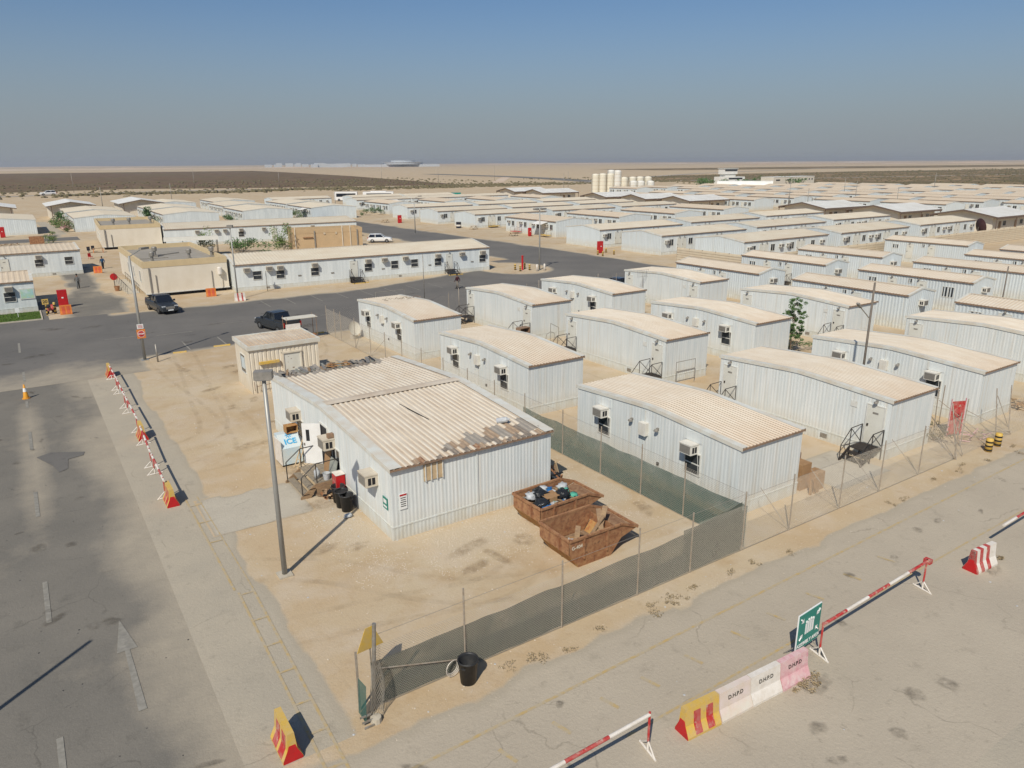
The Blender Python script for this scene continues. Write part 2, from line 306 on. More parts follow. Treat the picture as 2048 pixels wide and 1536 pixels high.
# ------------------------------------------------------------------ mesh building helpers
class MB:
    def __init__(s): s.v = []; s.f = []; s.mi = []; s.cur = 0
    def quad(s, a, b, c, d):
        n = len(s.v); s.v += [a, b, c, d]; s.f.append((n, n+1, n+2, n+3)); s.mi.append(s.cur)
    def tri(s, a, b, c):
        n = len(s.v); s.v += [a, b, c]; s.f.append((n, n+1, n+2)); s.mi.append(s.cur)
    def box(s, x0, y0, z0, x1, y1, z1, tf=None):
        n = len(s.v)
        p = [(x0, y0, z0), (x1, y0, z0), (x1, y1, z0), (x0, y1, z0), (x0, y0, z1), (x1, y0, z1), (x1, y1, z1), (x0, y1, z1)]
        if tf: p = [tuple(tf @ Vector(q)) for q in p]
        s.v += p
        for f in ((0, 3, 2, 1), (4, 5, 6, 7), (0, 1, 5, 4), (1, 2, 6, 5), (2, 3, 7, 6), (3, 0, 4, 7)):
            s.f.append(tuple(n+i for i in f)); s.mi.append(s.cur)
        return s
    def tube(s, p, q, r, n=8, r2=None, caps=True):
        p = Vector(p); q = Vector(q); d = (q-p)
        if d.length < 1e-6: return s
        d.normalize(); a = d.orthogonal().normalized(); b = d.cross(a); r2 = r if r2 is None else r2
        k = len(s.v)
        for i in range(n):
            t = 2*math.pi*i/n; w = a*math.cos(t)+b*math.sin(t)
            s.v.append(tuple(p+w*r)); s.v.append(tuple(q+w*r2))
        for i in range(n):
            j = (i+1) % n
            s.f.append((k+2*i, k+2*j, k+2*j+1, k+2*i+1)); s.mi.append(s.cur)
        if caps:
            s.f.append(tuple(k+2*i for i in range(n-1, -1, -1))); s.mi.append(s.cur)
            s.f.append(tuple(k+2*i+1 for i in range(n))); s.mi.append(s.cur)
        return s
    def path(s, pts, r, n=6):
        for a, b in zip(pts, pts[1:]): s.tube(a, b, r, n)
        return s
    def poly(s, pts, z0, z1):       # extruded convex or simple polygon
        n = len(s.v); k = len(pts)
        s.v += [(x, y, z0) for x, y in pts] + [(x, y, z1) for x, y in pts]
        s.f.append(tuple(n+i for i in range(k-1, -1, -1))); s.f.append(tuple(n+k+i for i in range(k)))
        s.mi += [s.cur, s.cur]
        for i in range(k):
            j = (i+1) % k; s.f.append((n+i, n+j, n+k+j, n+k+i)); s.mi.append(s.cur)
        return s
    def prism(s, prof, axis, a, b):  # profile extruded along one axis; prof holds the two other coordinates
        n = len(s.v); k = len(prof)
        for t in (a, b):
            for u, w in prof:
                s.v.append((t, u, w) if axis == 'x' else (u, t, w) if axis == 'y' else (u, w, t))
        s.f.append(tuple(n+i for i in range(k-1, -1, -1))); s.f.append(tuple(n+k+i for i in range(k))); s.mi += [s.cur, s.cur]
        for i in range(k):
            j = (i+1) % k; s.f.append((n+i, n+j, n+k+j, n+k+i)); s.mi.append(s.cur)
        return s
    def lathe(s, prof, n=16, cx=0, cy=0):
        k = len(s.v)
        for r, z in prof:
            for i in range(n):
                t = 2*math.pi*i/n; s.v.append((cx+r*math.cos(t), cy+r*math.sin(t), z))
        for a in range(len(prof)-1):
            for i in range(n):
                j = (i+1) % n; s.f.append((k+a*n+i, k+a*n+j, k+(a+1)*n+j, k+(a+1)*n+i)); s.mi.append(s.cur)
        return s
    def mesh(s, name, mats, smooth=False):
        me = bpy.data.meshes.new(name); me.from_pydata(s.v, [], s.f)
        for m in (mats if isinstance(mats, (list, tuple)) else [mats]): me.materials.append(m)
        if isinstance(mats, (list, tuple)): me.polygons.foreach_set('material_index', s.mi)
        if smooth: me.polygons.foreach_set('use_smooth', [True]*len(me.polygons))
        me.update(); return me
def ob(name, me, parent=None, loc=(0, 0, 0), rz=0, rot=None, **props):
    o = bpy.data.objects.new(name, me); col.objects.link(o); o.parent = parent; o.location = loc
    o.rotation_euler = rot if rot else (0, 0, rz)
    for k, v in props.items(): o[k] = v
    return o
def part(name, mb, m, parent, smooth=False, **kw): return ob(name, mb.mesh(name, m, smooth), parent, **kw)
def thing(name, label, cat, loc=(0, 0, 0), rz=0, group=None):
    o = ob(name, None, None, loc, rz); o['label'] = label; o['category'] = cat
    if group: o['group'] = group
    return o
def solo(name, mb, m, label, cat, loc=(0, 0, 0), rz=0, group=None, smooth=False):
    o = ob(name, mb.mesh(name, m, smooth), None, loc, rz); o['label'] = label; o['category'] = cat
    if group: o['group'] = group
    return o
def struct(name, mb, m, loc=(0, 0, 0)): return ob(name, mb.mesh(name, m), None, loc, kind='structure')
KIDS = {}
def kids(o):
    if o not in KIDS or len(KIDS[o]) == 0: KIDS[o] = [c for c in bpy.data.objects if c.parent == o]
    return KIDS[o]
def copy_tree(o, parent=None):
    c = o.copy(); col.objects.link(c); c.parent = parent
    for ch in kids(o): copy_tree(ch, c)
    return c
def dup(src, label, loc, rz=None, group=None):
    c = copy_tree(src); c.location = loc; c['label'] = label
    if rz is not None: c.rotation_euler = (0, 0, rz)
    if group: c['group'] = group
    return c
def place(src, used, label, loc, rz=None, group=None):
    """the first placement moves the source itself, the others copy it"""
    if used.get(src): return dup(src, label, loc, rz, group)
    used[src] = 1; src.location = loc; src['label'] = label
    if rz is not None: src.rotation_euler = (0, 0, rz)
    if group: src['group'] = group
    return src
USED = {}
def text_mesh(txt, size, m, depth=.004, bold=0.0):
    cu = bpy.data.curves.new('lettering', 'FONT'); cu.body = txt; cu.size = size; cu.extrude = depth; cu.offset = bold
    cu.align_x = 'CENTER'; cu.align_y = 'CENTER'; cu.resolution_u = 3
    o = bpy.data.objects.new('lettering', cu); col.objects.link(o)
    bpy.context.view_layer.update()
    me = bpy.data.meshes.new_from_object(o.evaluated_get(bpy.context.evaluated_depsgraph_get()))
    bpy.data.objects.remove(o); me.materials.clear(); me.materials.append(m); return me
def smooth01(t): t = max(0, min(1, t)); return t*t*(3-2*t)
def fbm(x, y, s, o=0): return noise.fractal(Vector((x*s, y*s, o)), 1.0, 2.0, 4)

# ------------------------------------------------------------------ ground, roads, far plain
def sheet(name, m, x0, y0, x1, y1, step, z, dustf):
    nx = max(1, int(round((x1-x0)/step))); ny = max(1, int(round((y1-y0)/step)))
    me = bpy.data.meshes.new(name); V = []; F = []; D = []
    for j in range(ny+1):
        for i in range(nx+1):
            x = x0+(x1-x0)*i/nx; y = y0+(y1-y0)*j/ny
            V.append((x, y, z)); D.append(dustf(x, y))
    for j in range(ny):
        for i in range(nx):
            a = j*(nx+1)+i; F.append((a, a+1, a+nx+2, a+nx+1))
    me.from_pydata(V, [], F); at = me.attributes.new('dust', 'FLOAT', 'POINT'); at.data.foreach_set('value', D)
    me.materials.append(m); me.update(); return ob(name, me, None, kind='structure')
g = MB(); g.quad((-9000, -9000, 0), (9000, -9000, 0), (9000, 9000, 0), (-9000, 9000, 0)); struct('ground', g, M['sand'])
def d_main(x, y):
    d = smooth01((x+.6+1.2*fbm(x*.5, y*.25, .5))/4.0)*1.05 if y < 60 else .12
    d = max(d, .16+.25*fbm(x, y, .12)+.1*fbm(x*3, y*.3, .3, 4))
    if 28 < y < 60:                                         # pale drift left between the wheel tracks
        k = math.exp(-((x+1.1)/.8)**2)*.75+math.exp(-((x-1.0)/.45)**2)*.35+math.exp(-((x-2.6)/.9)**2)*.5
        d = max(d, k*smooth01((57-y)/6)*smooth01((y-27)/12))
    d = max(d, .30*math.exp(-((x+4.5)/1.6)**2)+.1)
    return min(.84, d*.95)
sheet('road', M['asphalt'], -30, 2, 3.4, 63, .4, .004, d_main)
sheet('pavement', M['pavement'], 2.6, 6, 5.9, 61, .3, .008, lambda x, y: max(1.6*smooth01((2.9-x)/.3)*0, 1.6*smooth01((x-5.0-.35*fbm(x, y, .25))/.6), 0*smooth01((y-57)/4), .15+.2*fbm(x, y, .3)))
def d_cross(x, y):
    far = 83.2 if x < 34 else (83.2+(x-34)*.32 if x < 50 else 88+(x-50)*.4)
    near = 62.9 if x > 7 else 52
    e = max(smooth01((y-far+1.2+.6*fbm(x, y, .3))/1.6), smooth01((near+.5-y+.6*fbm(x, y, .3, 2))/1.4))
    if x > 60: e = smooth01((near-y)/1)
    if x < 6.5: e = max(e*.0, .5*smooth01((67-y+1.5*fbm(x, y, .2))/8))
    e = max(e, smooth01((x-76.6+.6*fbm(x, y, .2))/1.2))
    isl = 1-smooth01((math.hypot((x-58.5)/5.2, (y-87.5)/6.5)-.85)/.25)
    return min(1.6, max(e*1.6, isl*1.6, .06+.16*fbm(x, y, .10)+.12*fbm(x*.25, y, .3, 5)))
sheet('crossroad', M['asphalt_dark'], -60, 58, 79, 96, .7, .012, d_cross)
sheet('access_road', M['asphalt_dark'], 61.5, 96, 79, 205, 1.2, .012, lambda x, y: max(1.6*smooth01((x-(76.6-(y-100)*.03)+.8*fbm(x, y, .15))/1.2), 1.6*smooth01((64-x+fbm(x, y, .15))/1.5), .05+.15*fbm(x, y, .1)))
sheet('side_street', M['asphalt'], 1.5, 84, 11.4, 190, .8, .016, lambda x, y: max(1.6*smooth01((x-8.2+(0 if y < 98 else 1.0)+.8*fbm(x, y, .2))/1.2), 1.6*smooth01((3.6+1.6*smooth01((y-93)/8)-x+.6*fbm(x, y, .3))/1.2), .25+.35*fbm(x, y, .2)))
sheet('back_lane', M['asphalt_dark'], -40, 172, 11, 184, 1.2, .020, lambda x, y: max(1.6*smooth01((abs(y-178)-3.5)/1.5), .2+.2*fbm(x, y, .2)))
def d_side(x, y):
    e = 1.6*smooth01((y-14.6+.35*fbm(x, y, .5))/.7)
    return max(e, .16+.3*fbm(x, y, .22)+.25*math.exp(-((y-12.9)/.5)**2)*.4)
sheet('side_road', M['asphalt_pale'], 3.4, 6, 130, 15.6, .4, .012, d_side)
sheet('forecourt', M['pavement'], 3.4, -14, 130, 6, .5, .014, lambda x, y: .1+.25*fbm(x, y, .22))
def d_yard(x, y):
    k = smooth01(1-(abs(y-23.2)/2.2))*smooth01((x-11)/1.5)*smooth01((22-x)/1)*1.1
    k = max(k, smooth01(1-abs(x-9.6)/1.9)*smooth01((32-y)/2)*smooth01((y-23)/3)*.9)
    k = max(k, smooth01(1-abs(x-20)/2)*smooth01((34-y)/2)*smooth01((y-20)/3)*.75)
    return k
sheet('yard', M['sand'], 5.8, 15.6, 23, 62, .4, .004, d_yard)
sheet('concrete_pad', M['concrete_pad'], 4.7, 29.0, 9.0, 33.0, .2, .016, lambda x, y: max(1.6*smooth01((4.95-x)/.25), 1.6*smooth01((x-8.8)/.2), 1.6*smooth01((29.25+.25*fbm(x, y, .8)-y)/.3), 1.6*smooth01((y-32.4+.6*fbm(x, y, .8))/.5), .05))
sheet('concrete_apron', M['concrete_pad'], 29.5, 17.2, 33.6, 20.6, .25, .008, lambda x, y: max(1.6*smooth01((29.8-x)/.3), 1.6*smooth01((17.6-y)/.4), 1.6*smooth01((y-20.2)/.4), .25+.3*fbm(x, y, .4)))
def strip(pts, w, z, name, m, mb=None):
    g = mb or MB(); P = [Vector((x, y, 0)) for x, y in pts]; E = []
    for i, p in enumerate(P):
        d = (P[min(i+1, len(P)-1)]-P[max(i-1, 0)]).normalized(); n = Vector((-d.y, d.x, 0)); E.append((p+n*w/2, p-n*w/2))
    for (a, b), (c, d) in zip(E, E[1:]): g.quad((a.x, a.y, z), (b.x, b.y, z), (d.x, d.y, z), (c.x, c.y, z))
    return g if mb is not None else struct(name, g, m)
def flat(name, pts, z, m):
    g = MB(); n = len(pts); g.v = [(x, y, z) for x, y in pts]; g.f = [tuple(range(n))]; g.mi = [0]; return struct(name, g, m)
flat('scrub_plain', [(-900, 1700), (-900, 520), (-3, 505), (29, 515), (64, 525), (131, 485), (187, 470), (251, 448), (262, 462), (342, 857), (421, 1390), (455, 1700), (343, 1682), (206, 1711), (93, 1714)], .05, M['scrub'])
flat('scrub_field', [(377, 300), (432, 448), (549, 570), (723, 585), (912, 580), (1239, 514), (1600, 380), (1500, 60), (700, 60), (469, 150), (406, 230)], .05, M['scrub2'])
flat('scrub_belt', [(900, 900), (1500, 700), (2400, 500), (2400, 800), (1500, 1100), (950, 1150)], .06, M['scrub2'])
strip([(-300, 400), (-2.7, 441), (24.6, 450), (56.5, 463), (124, 459), (197, 441), (292, 438), (357, 432), (500, 400), (900, 330)], 9, .08, 'highway', M['far_road'])
strip([(372, 446), (413, 560), (441, 674), (470, 900)], 24, .10, 'far_road', M['far_road_dark'])
strip([(355, 430), (480, 520), (700, 640), (1400, 900)], 12, .12, 'far_track', M['far_road'])
strip([(300, 470), (420, 640), (380, 900), (600, 2300)], 9, .09, 'desert_track', M['dune'])
g = MB()
for ang0, ang1, dist, hh, seed in ((-20, 25, 2600, 7, 1), (22, 62, 4200, 8, 3), (50, 84, 3000, 6, 5), (-25, 90, 6000, 8, 9)):
    n = 150; k = len(g.v); rows = 6
    for i in range(n+1):
        a = R(ang0+(ang1-ang0)*i/n)
        h = max(0, noise.fractal(Vector((i*.07, seed, 0)), 1, 2, 4)+.35)*hh*math.sin(math.pi*i/n)**.4
        for j in range(rows+1):
            d = dist*(1+.16*j/rows); z = .15+h*math.sin(math.pi*j/rows)+.5*noise.noise(Vector((i*.3, j, seed)))*math.sin(math.pi*j/rows)
            g.v.append((math.sin(a)*d, math.cos(a)*d, z))
    for i in range(n):
        for j in range(rows):
            q = k+i*(rows+1)+j; g.f.append((q, q+1, q+rows+2, q+rows+1)); g.mi.append(0)
struct('dunes', g, M['dune'])
# markings painted on the roads
g = MB()
for x, y0, y1 in ((-1.2, 18.6, 19.9), (-1.16, 26.0, 29.0), (-1.16, 35.2, 38.2), (-1.12, 44.5, 47.8), (-1.1, 53, 54.6), (-1.1, 60, 63), (-1.2, 70, 74), (-1.2, 9, 12)):
    g.quad((x-.08, y0, .02), (x+.08, y0, .02), (x+.08, y1, .02), (x-.08, y1, .02))
g.quad((.68, 19.8, .02), (.90, 19.8, .02), (.86, 22.95, .02), (.72, 22.95, .02))
g.v += [(.5, 22.95, .02), (1.08, 22.95, .02), (.78, 24.9, .02)]; n = len(g.v); g.f.append((n-3, n-2, n-1)); g.mi.append(0)
struct('lane_marking', g, M['whiteline'])
g = MB()
for i in range(9):
    x = 21.3+3.0*i-(0.3 if i else 0)
    g.quad((x-.05, 78.1, .025), (x+.05, 78.1, .025), (x+.15, 82.3, .025), (x+.05, 82.3, .025))
for x in (10.4, 13.3, 16.3): g.quad((x-.06, 62.8, .025), (x+.06, 62.8, .025), (x+.06, 66.5, .025), (x-.06, 66.5, .025))
for (a, b, c, d) in ((9, 70.2, 12, 70.35), (14, 72, 17, 72.12), (24, 70.5, 26, 70.6), (5, 71, 7.5, 71.12)): g.quad((a, b, .025), (c, b, .025), (c, d, .025), (a, d, .025))
struct('parking_bay_lines', g, M['whiteline'])
g = MB()
def band(a, b, w=.05, z=.022): strip([a, b], w*1.6, z, None, None, g)
band((4.45, 33.5), (4.42, 24.5)); band((4.95, 33.5), (5.0, 24.3), .03)
band((4.50, 24.3), (4.12, 9.0), .05); band((4.98, 24.3), (4.62, 9.0), .05)
for y in (32.5, 30.6, 28.6, 24.1, 22.3, 20.7, 19.2, 17.6, 16.3, 14.9, 13.5, 12.2):
    band((4.48-(24.3-y)*.018 if y < 24 else 4.45, y), (4.98-(24.3-y)*.018 if y < 24 else 4.95, y-.02), .05, .026)
struct('yellow_bay_marking', g, M['yellowline'])
g = MB(); band((5.5, 13.72), (60, 14.6), .06); band((11.2, 11.55), (60, 11.9), .05)
for x in (8.25, 9.97, 11.65, 13.2, 15.0, 17.1, 18.9, 21, 23.2, 25.4): band((x-.06, 13.05), (x+.10, 12.45), .07, .026)
struct('yellow_road_marking', g, M['yellowline'])
flat('asphalt_patch', [(-.95, 43.1), (-.3, 43.5), (1.2, 42.6), (1.1, 42.1), (.4, 41.9), (.3, 40.5), (-.1, 40.2), (-.3, 41.3)], .022, M['asphalt_dark'])
flat('garden_path', [(7.5, 186), (10, 186), (7.5, 236), (5, 236)], .012, M['pavement'])

# stains, tyre tracks and cracked edges lying on the ground
def soft(name, c, a0, a1, sc):
    m = bpy.data.materials.new(name); m.use_nodes = True; nt = m.node_tree; N = nt.nodes; L = nt.links; b = N['Principled BSDF']
    b.inputs['Base Color'].default_value = (*c, 1); b.inputs['Roughness'].default_value = .95; b.inputs['Specular IOR Level'].default_value = .1
    at = N.new('ShaderNodeAttribute'); at.attribute_name = 'soft'; t = N.new('ShaderNodeTexNoise'); t.inputs['Scale'].default_value = sc; t.inputs['Detail'].default_value = 7; t.inputs['Roughness'].default_value = .68
    L.new(N.new('ShaderNodeNewGeometry').outputs['Position'], t.inputs['Vector']); r = N.new('ShaderNodeMapRange'); r.inputs['From Min'].default_value = .38; r.inputs['From Max'].default_value = .64
    r.inputs['To Min'].default_value = a0; r.inputs['To Max'].default_value = a1; L.new(t.outputs['Fac'], r.inputs['Value']); mu = N.new('ShaderNodeMath'); mu.operation = 'MULTIPLY'
    L.new(r.outputs[0], mu.inputs[0]); L.new(at.outputs['Fac'], mu.inputs[1]); L.new(mu.outputs[0], b.inputs['Alpha']); return m
def softmesh(name, V, F, D, m):
    me = bpy.data.meshes.new(name); me.from_pydata(V, [], F); at = me.attributes.new('soft', 'FLOAT', 'POINT'); at.data.foreach_set('value', D); me.materials.append(m); return ob(name, me, None, kind='structure')
def blot(V, F, D, x, y, rx, ry, a, z, rn):
    k = len(V); n = 18; V.append((x, y, z)); D.append(1.0); ca, sa = math.cos(a), math.sin(a); ph = rn.random()*50
    for ring, w in ((.62, .9), (1.0, 0)):
        for i in range(n):
            t = 2*math.pi*i/n; r_ = ring*(1+.35*noise.noise(Vector((math.cos(t)*1.5+ph, math.sin(t)*1.5, 0)))); u, v = r_*rx*math.cos(t), r_*ry*math.sin(t); V.append((x+u*ca-v*sa, y+u*sa+v*ca, z)); D.append(w)
    for i in range(n): j = (i+1) % n; F.append((k, k+1+i, k+1+j)); F.append((k+1+i, k+1+n+i, k+1+n+j, k+1+j))
rn = random.Random(6)
V, F, D = [], [], []
for i in range(46): blot(V, F, D, rn.uniform(-7, 2.4), rn.uniform(13, 58), .12+.5*rn.random()**2, .1+.3*rn.random()**2, rn.random()*3, .028+i*.0002, rn)
for i in range(22): blot(V, F, D, rn.uniform(5, 45), rn.uniform(7, 14.3), .12+.4*rn.random()**2, .1+.28*rn.random()**2, rn.random()*3, .030+i*.0002, rn)
for i in range(24): blot(V, F, D, rn.uniform(-4, 52), rn.uniform(66, 81), .4+1.2*rn.random(), .2+.4*rn.random(), rn.random()*.3, .040+i*.0002, rn)
for x, y, a, b in ((15.6, 8.9, .35, .25), (17.2, 9.9, .55, .3), (16.9, 10.0, .4, .25), (27.9, 10.1, .55, .28)): blot(V, F, D, x, y, a, b, .2, .045+x*.0001, rn)
softmesh('oil_stains', V, F, D, soft('oil_stain', (.12, .105, .085), .0, .42, 2.5))
V, F, D = [], [], []
for i in range(30): blot(V, F, D, rn.uniform(6.5, 21), rn.uniform(17, 58), .3+.9*rn.random(), .2+.45*rn.random(), rn.random()*3, .030+i*.0002, rn)
for i in range(26): blot(V, F, D, rn.uniform(22, 60), rn.uniform(17, 62), .4+.9*rn.random(), .2+.5*rn.random(), rn.random()*3, .030+i*.0002, rn)
for x, y, a, b in ((8.0, 25.6, .8, .5), (9.2, 25.0, .6, .35), (12.8, 22.4, 1.3, .4), (8.6, 38.5, 1.3, .5), (12.2, 21.0, .9, .3)): blot(V, F, D, x, y, a, b, .3, .045+x*.0001, rn)
softmesh('ground_stains', V, F, D, soft('damp_sand', (.31, .225, .135), .0, .4, 1.6))
V, F, D = [], [], []
def track(pts, z):
    for off in (-.75, .75):
        P = [Vector((x, y, 0)) for x, y in pts]; C = []
        for i in range(len(P)-1):
            for q in range(10): t = q/10; a, b, c, d = P[max(i-1, 0)], P[i], P[i+1], P[min(i+2, len(P)-1)]; C.append(.5*((2*b)+(c-a)*t+(2*a-5*b+4*c-d)*t*t+(3*b-a-3*c+d)*t*t*t))
        k = len(V)
        for i, p in enumerate(C):
            d_ = (C[min(i+1, len(C)-1)]-C[max(i-1, 0)]).normalized(); n_ = Vector((-d_.y, d_.x, 0))
            for w, al in ((-.17, 0), (-.1, 1), (.1, 1), (.17, 0)): q = p+n_*(off+w); V.append((q.x, q.y, z)); D.append(al*min(1, i/6, (len(C)-1-i)/6))
        for i in range(len(C)-1):
            for w in range(3): F.append((k+4*i+w, k+4*i+w+1, k+4*i+5+w, k+4*i+4+w))
for i, pts in enumerate(([(5, 21), (8, 20.5), (12, 19.5), (14.5, 20.5)], [(4.5, 40), (7.5, 42), (8.5, 50), (9.5, 60), (9.8, 66)], [(5, 37), (8.5, 38), (9, 45), (8, 56), (7.5, 64)], [(4.5, 26), (7.5, 24), (11, 20), (16, 18)], [(20, 63), (18.5, 56), (14, 54), (9, 57)],
        [(32, 62), (32, 50), (31.6, 36), (31.5, 20)], [(51.5, 62), (52, 45), (51, 30), (51, 19)])): track(pts, .032+i*.0008)
softmesh('tyre_tracks', V, F, D, soft('tyre_track', (.32, .245, .16), .0, .13, .8))

# ------------------------------------------------------------------ cladding helpers
def corr(mb, p0, p1, zb, ztop, pitch, dep, nrm, duty=.5):
    """ribbed vertical sheet from p0 to p1 with outward normal nrm"""
    L_ = math.dist(p0, p1); n = max(1, int(round(L_/pitch))); pr = []
    for i in range(n):
        a = i/n; w = 1/n
        pr += [(a, 0), (a+w*(1-duty)*.72, 0), (a+w*(1-duty), dep), (a+w*(1-duty+duty*.72), dep)]
    pr.append((1, 0)); last = None
    for t, o in pr:
        x = p0[0]+(p1[0]-p0[0])*t+nrm[0]*o; y = p0[1]+(p1[1]-p0[1])*t+nrm[1]*o
        cur = ((x, y, zb), (x, y, ztop(t)))
        if last: mb.quad(last[0], cur[0], cur[1], last[1])
        last = cur
def rise_fn(L_, eave, rise, prof):
    def f(t):
        u = 1-abs(2*t-1)
        for (a, za), (b, zb) in zip(prof, prof[1:]):
            if u <= b: return eave+rise*(za+(zb-za)*(u-a)/(b-a))
        return eave+rise
    return f
PROF = [(0, 0), (.9, .95), (1, 1)]
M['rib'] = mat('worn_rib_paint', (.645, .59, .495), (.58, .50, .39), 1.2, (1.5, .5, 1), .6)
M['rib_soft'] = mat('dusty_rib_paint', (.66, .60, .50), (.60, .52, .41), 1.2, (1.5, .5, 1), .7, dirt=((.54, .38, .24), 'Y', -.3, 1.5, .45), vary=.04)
def cabin(name, label, cat, LX, LY, eave, rise, ridge, wallm, roofm, pitch=.2, dep=.006, rpitch=.25, rdep=.03, skirt=.55,
          group=None, over=.12, prof=PROF, eave_drop=.09, rake=.32, detail=True, ridgecap=True):
    """porta-cabin; local origin at its corner nearest the camera, x and y run along the site grid"""
    t = thing(name, label, cat, group=group)
    f = rise_fn(1, eave, rise, prof); flatf = lambda t: eave
    w = MB(); z0 = skirt
    fx, fy = (flatf, f) if ridge == 'x' else (f, flatf)       # fx: top of walls that run along x
    corr(w, (LX, 0), (0, 0), z0, fx, pitch, dep, (0, -1)); corr(w, (0, LY), (LX, LY), z0, fx, pitch, dep, (0, 1))
    corr(w, (0, 0), (0, LY), z0, fy, pitch, dep, (-1, 0)); corr(w, (LX, LY), (LX, 0), z0, fy, pitch, dep, (1, 0))
    part('wall', w, wallm, t)
    if skirt:
        w = MB(); e = .012; c = lambda t: z0
        corr(w, (LX+e, -e), (-e, -e), 0, c, pitch, dep, (0, -1)); corr(w, (-e, LY+e), (LX+e, LY+e), 0, c, pitch, dep, (0, 1))
        corr(w, (-e, -e), (-e, LY+e), 0, c, pitch, dep, (-1, 0)); corr(w, (LX+e, LY+e), (LX+e, -e), 0, c, pitch, dep, (1, 0))
        part('skirting', w, M['skirt'], t)
        if detail:
            w = MB(); q = .03
            w.box(-q, -q, z0-.03, LX+q, 0-.001, z0+.03); w.box(-q, 0, z0-.03, -.001, LY+q, z0+.03)
            part('base_rail', w, M['skirt'], t)
    # roof: ribs run down the slope
    w = MB(); A = LX if ridge == 'x' else LY; B = LY if ridge == 'x' else LX     # A along the ridge, B across it
    rings = [0, .15, .31, .425, .5, .575, .69, .85, 1]
    n = max(2, int(round(A/rpitch))); cols = []
    for i in range(n):
        a = i/n*A; p = A/n; cols += [(a, 0), (a+p*.45, 0), (a+p*.6, rdep), (a+p*.85, rdep)]
    cols.append((A, 0)); last = None; last_o = 0
    def P(a, t, o):
        b = t*(B+2*over)-over; tt = min(1, max(0, b/B)); z = f(tt)+.05+o
        if b < 0: z -= -b*rise*.25
        if b > B: z -= (b-B)*rise*.25
        return (a, b, z) if ridge == 'x' else (b, a, z)
    for a, o in cols:
        cur = [P(a, t, o) for t in rings]
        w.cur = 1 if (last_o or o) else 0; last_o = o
        if last:
            for i in range(len(rings)-1):
                if ridge == 'x': w.quad(last[i], cur[i], cur[i+1], last[i+1])
                else: w.quad(last[i+1], cur[i+1], cur[i], last[i])
        last = cur
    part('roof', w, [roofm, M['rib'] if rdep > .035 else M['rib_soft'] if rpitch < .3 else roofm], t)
    # under side, so the sheet has a thickness at the eave
    w = MB(); zt = f(0)+.05
    def eavestrip(b0, b1):
        a0, a1 = -.03, A+.03; w = MB()
        if ridge == 'x': w.box(a0, b0, zt-eave_drop, a1, b1, zt-.012)
        else: w.box(b0, a0, zt-eave_drop, b1, a1, zt-.012)
        part('eave_flashing', w, M['eave'], t)
    eavestrip(-over-.005, 0-.004); eavestrip(B+.004, B+over+.005)
    for a0, a1 in ((-.05, rake-.05), (A-rake+.05, A+.05)):
        w = MB(); e0 = a0 if a0 < 0 else a1
        for pr_ in ([(a0, rdep+.012), (a1, rdep+.012)], [(e0, -.13), (e0, rdep+.012)]):
            n0 = len(w.v)
            for r_ in rings: w.v += [P(pr_[0][0], r_, pr_[0][1]), P(pr_[1][0], r_, pr_[1][1])]
            for i in range(len(rings)-1):
                f_ = (n0+2*i, n0+2*i+1, n0+2*i+3, n0+2*i+2); w.f.append(f_ if ridge == 'x' else f_[::-1]); w.mi.append(0)
        part('rake_flashing', w, M['trim'], t)
    if detail and ridgecap:
        w = MB(); k = .22/B
        for i in ((.5-k, .5), (.5, .5+k)):
            q = [P(.2, i[0], rdep+.006), P(A-.2, i[0], rdep+.006), P(A-.2, i[1], rdep+.006), P(.2, i[1], rdep+.006)]
            w.quad(*(q if ridge == 'x' else q[::-1]))
        part('ridge_cap', w, roofm, t)
    return t

CACHE = {}
def cached(key, fn):
    if key not in CACHE: CACHE[key] = fn()
    return CACHE[key]
def ac_meshes(kind):
    body = MB().box(-.50, -.34, -.23, .02, .34, .23)
    body.box(-.52, -.36, .20, .0, .36, .25)
    gr = MB(); gr.box(-.508, -.30, -.19, -.501, .30, .17)
    for i in range(6): gr.box(-.522, -.30, -.17+i*.06, -.508, .30, -.145+i*.06)
    vt = MB(); vt.box(-.40, -.348, -.15, -.28, -.341, .12)
    br = MB(); br.box(-.45, -.30, -.262, .0, -.27, -.231)
    return (body.mesh('ac_unit', M[kind]), gr.mesh('grille', M['grille']), vt.mesh('side_vent', M['dark']), br.mesh('bracket', M['frame']))
def add_ac(t, loc, rz=0, kind='ac_white', sc=1.0, simple=False):
    a, b, c, d = cached('ac'+kind, lambda: ac_meshes(kind))
    o = ob('ac_unit', a, t, loc, rz); o.scale = (sc, sc, sc)
    ob('grille', b, o)
    for k in ((0, 0, 0), (.16, 0, 0), (0, .689, 0), (.16, .689, 0)):
        if not (simple and (k[1] > 0) == (rz > 1 and False)) or k[1] == 0: ob('side_vent', c, o, k)
    if not simple: ob('bracket', d, o); ob('bracket', d, o, (0, .57, 0))
    return o
def win_meshes(w, h, mid):
    fr = MB(); d = .05
    fr.box(-d, -w/2-.05, -h/2-.05, -.002, w/2+.05, -h/2); fr.box(-d, -w/2-.05, h/2, -.002, w/2+.05, h/2+.05)
    fr.box(-d, -w/2-.05, -h/2, -.002, -w/2, h/2); fr.box(-d, w/2, -h/2, -.002, w/2+.05, h/2)
    if mid == 'h': fr.box(-d+.008, -w/2, -.03, -.002, w/2, .02)
    if mid == 'v': fr.box(-d+.008, -.025, -h/2, -.002, .025, h/2)
    pn = MB().box(-.024, -w/2, -h/2, -.004, w/2, h/2)
    return fr.mesh('window', M['frame']), pn.mesh('pane', M['pane'])
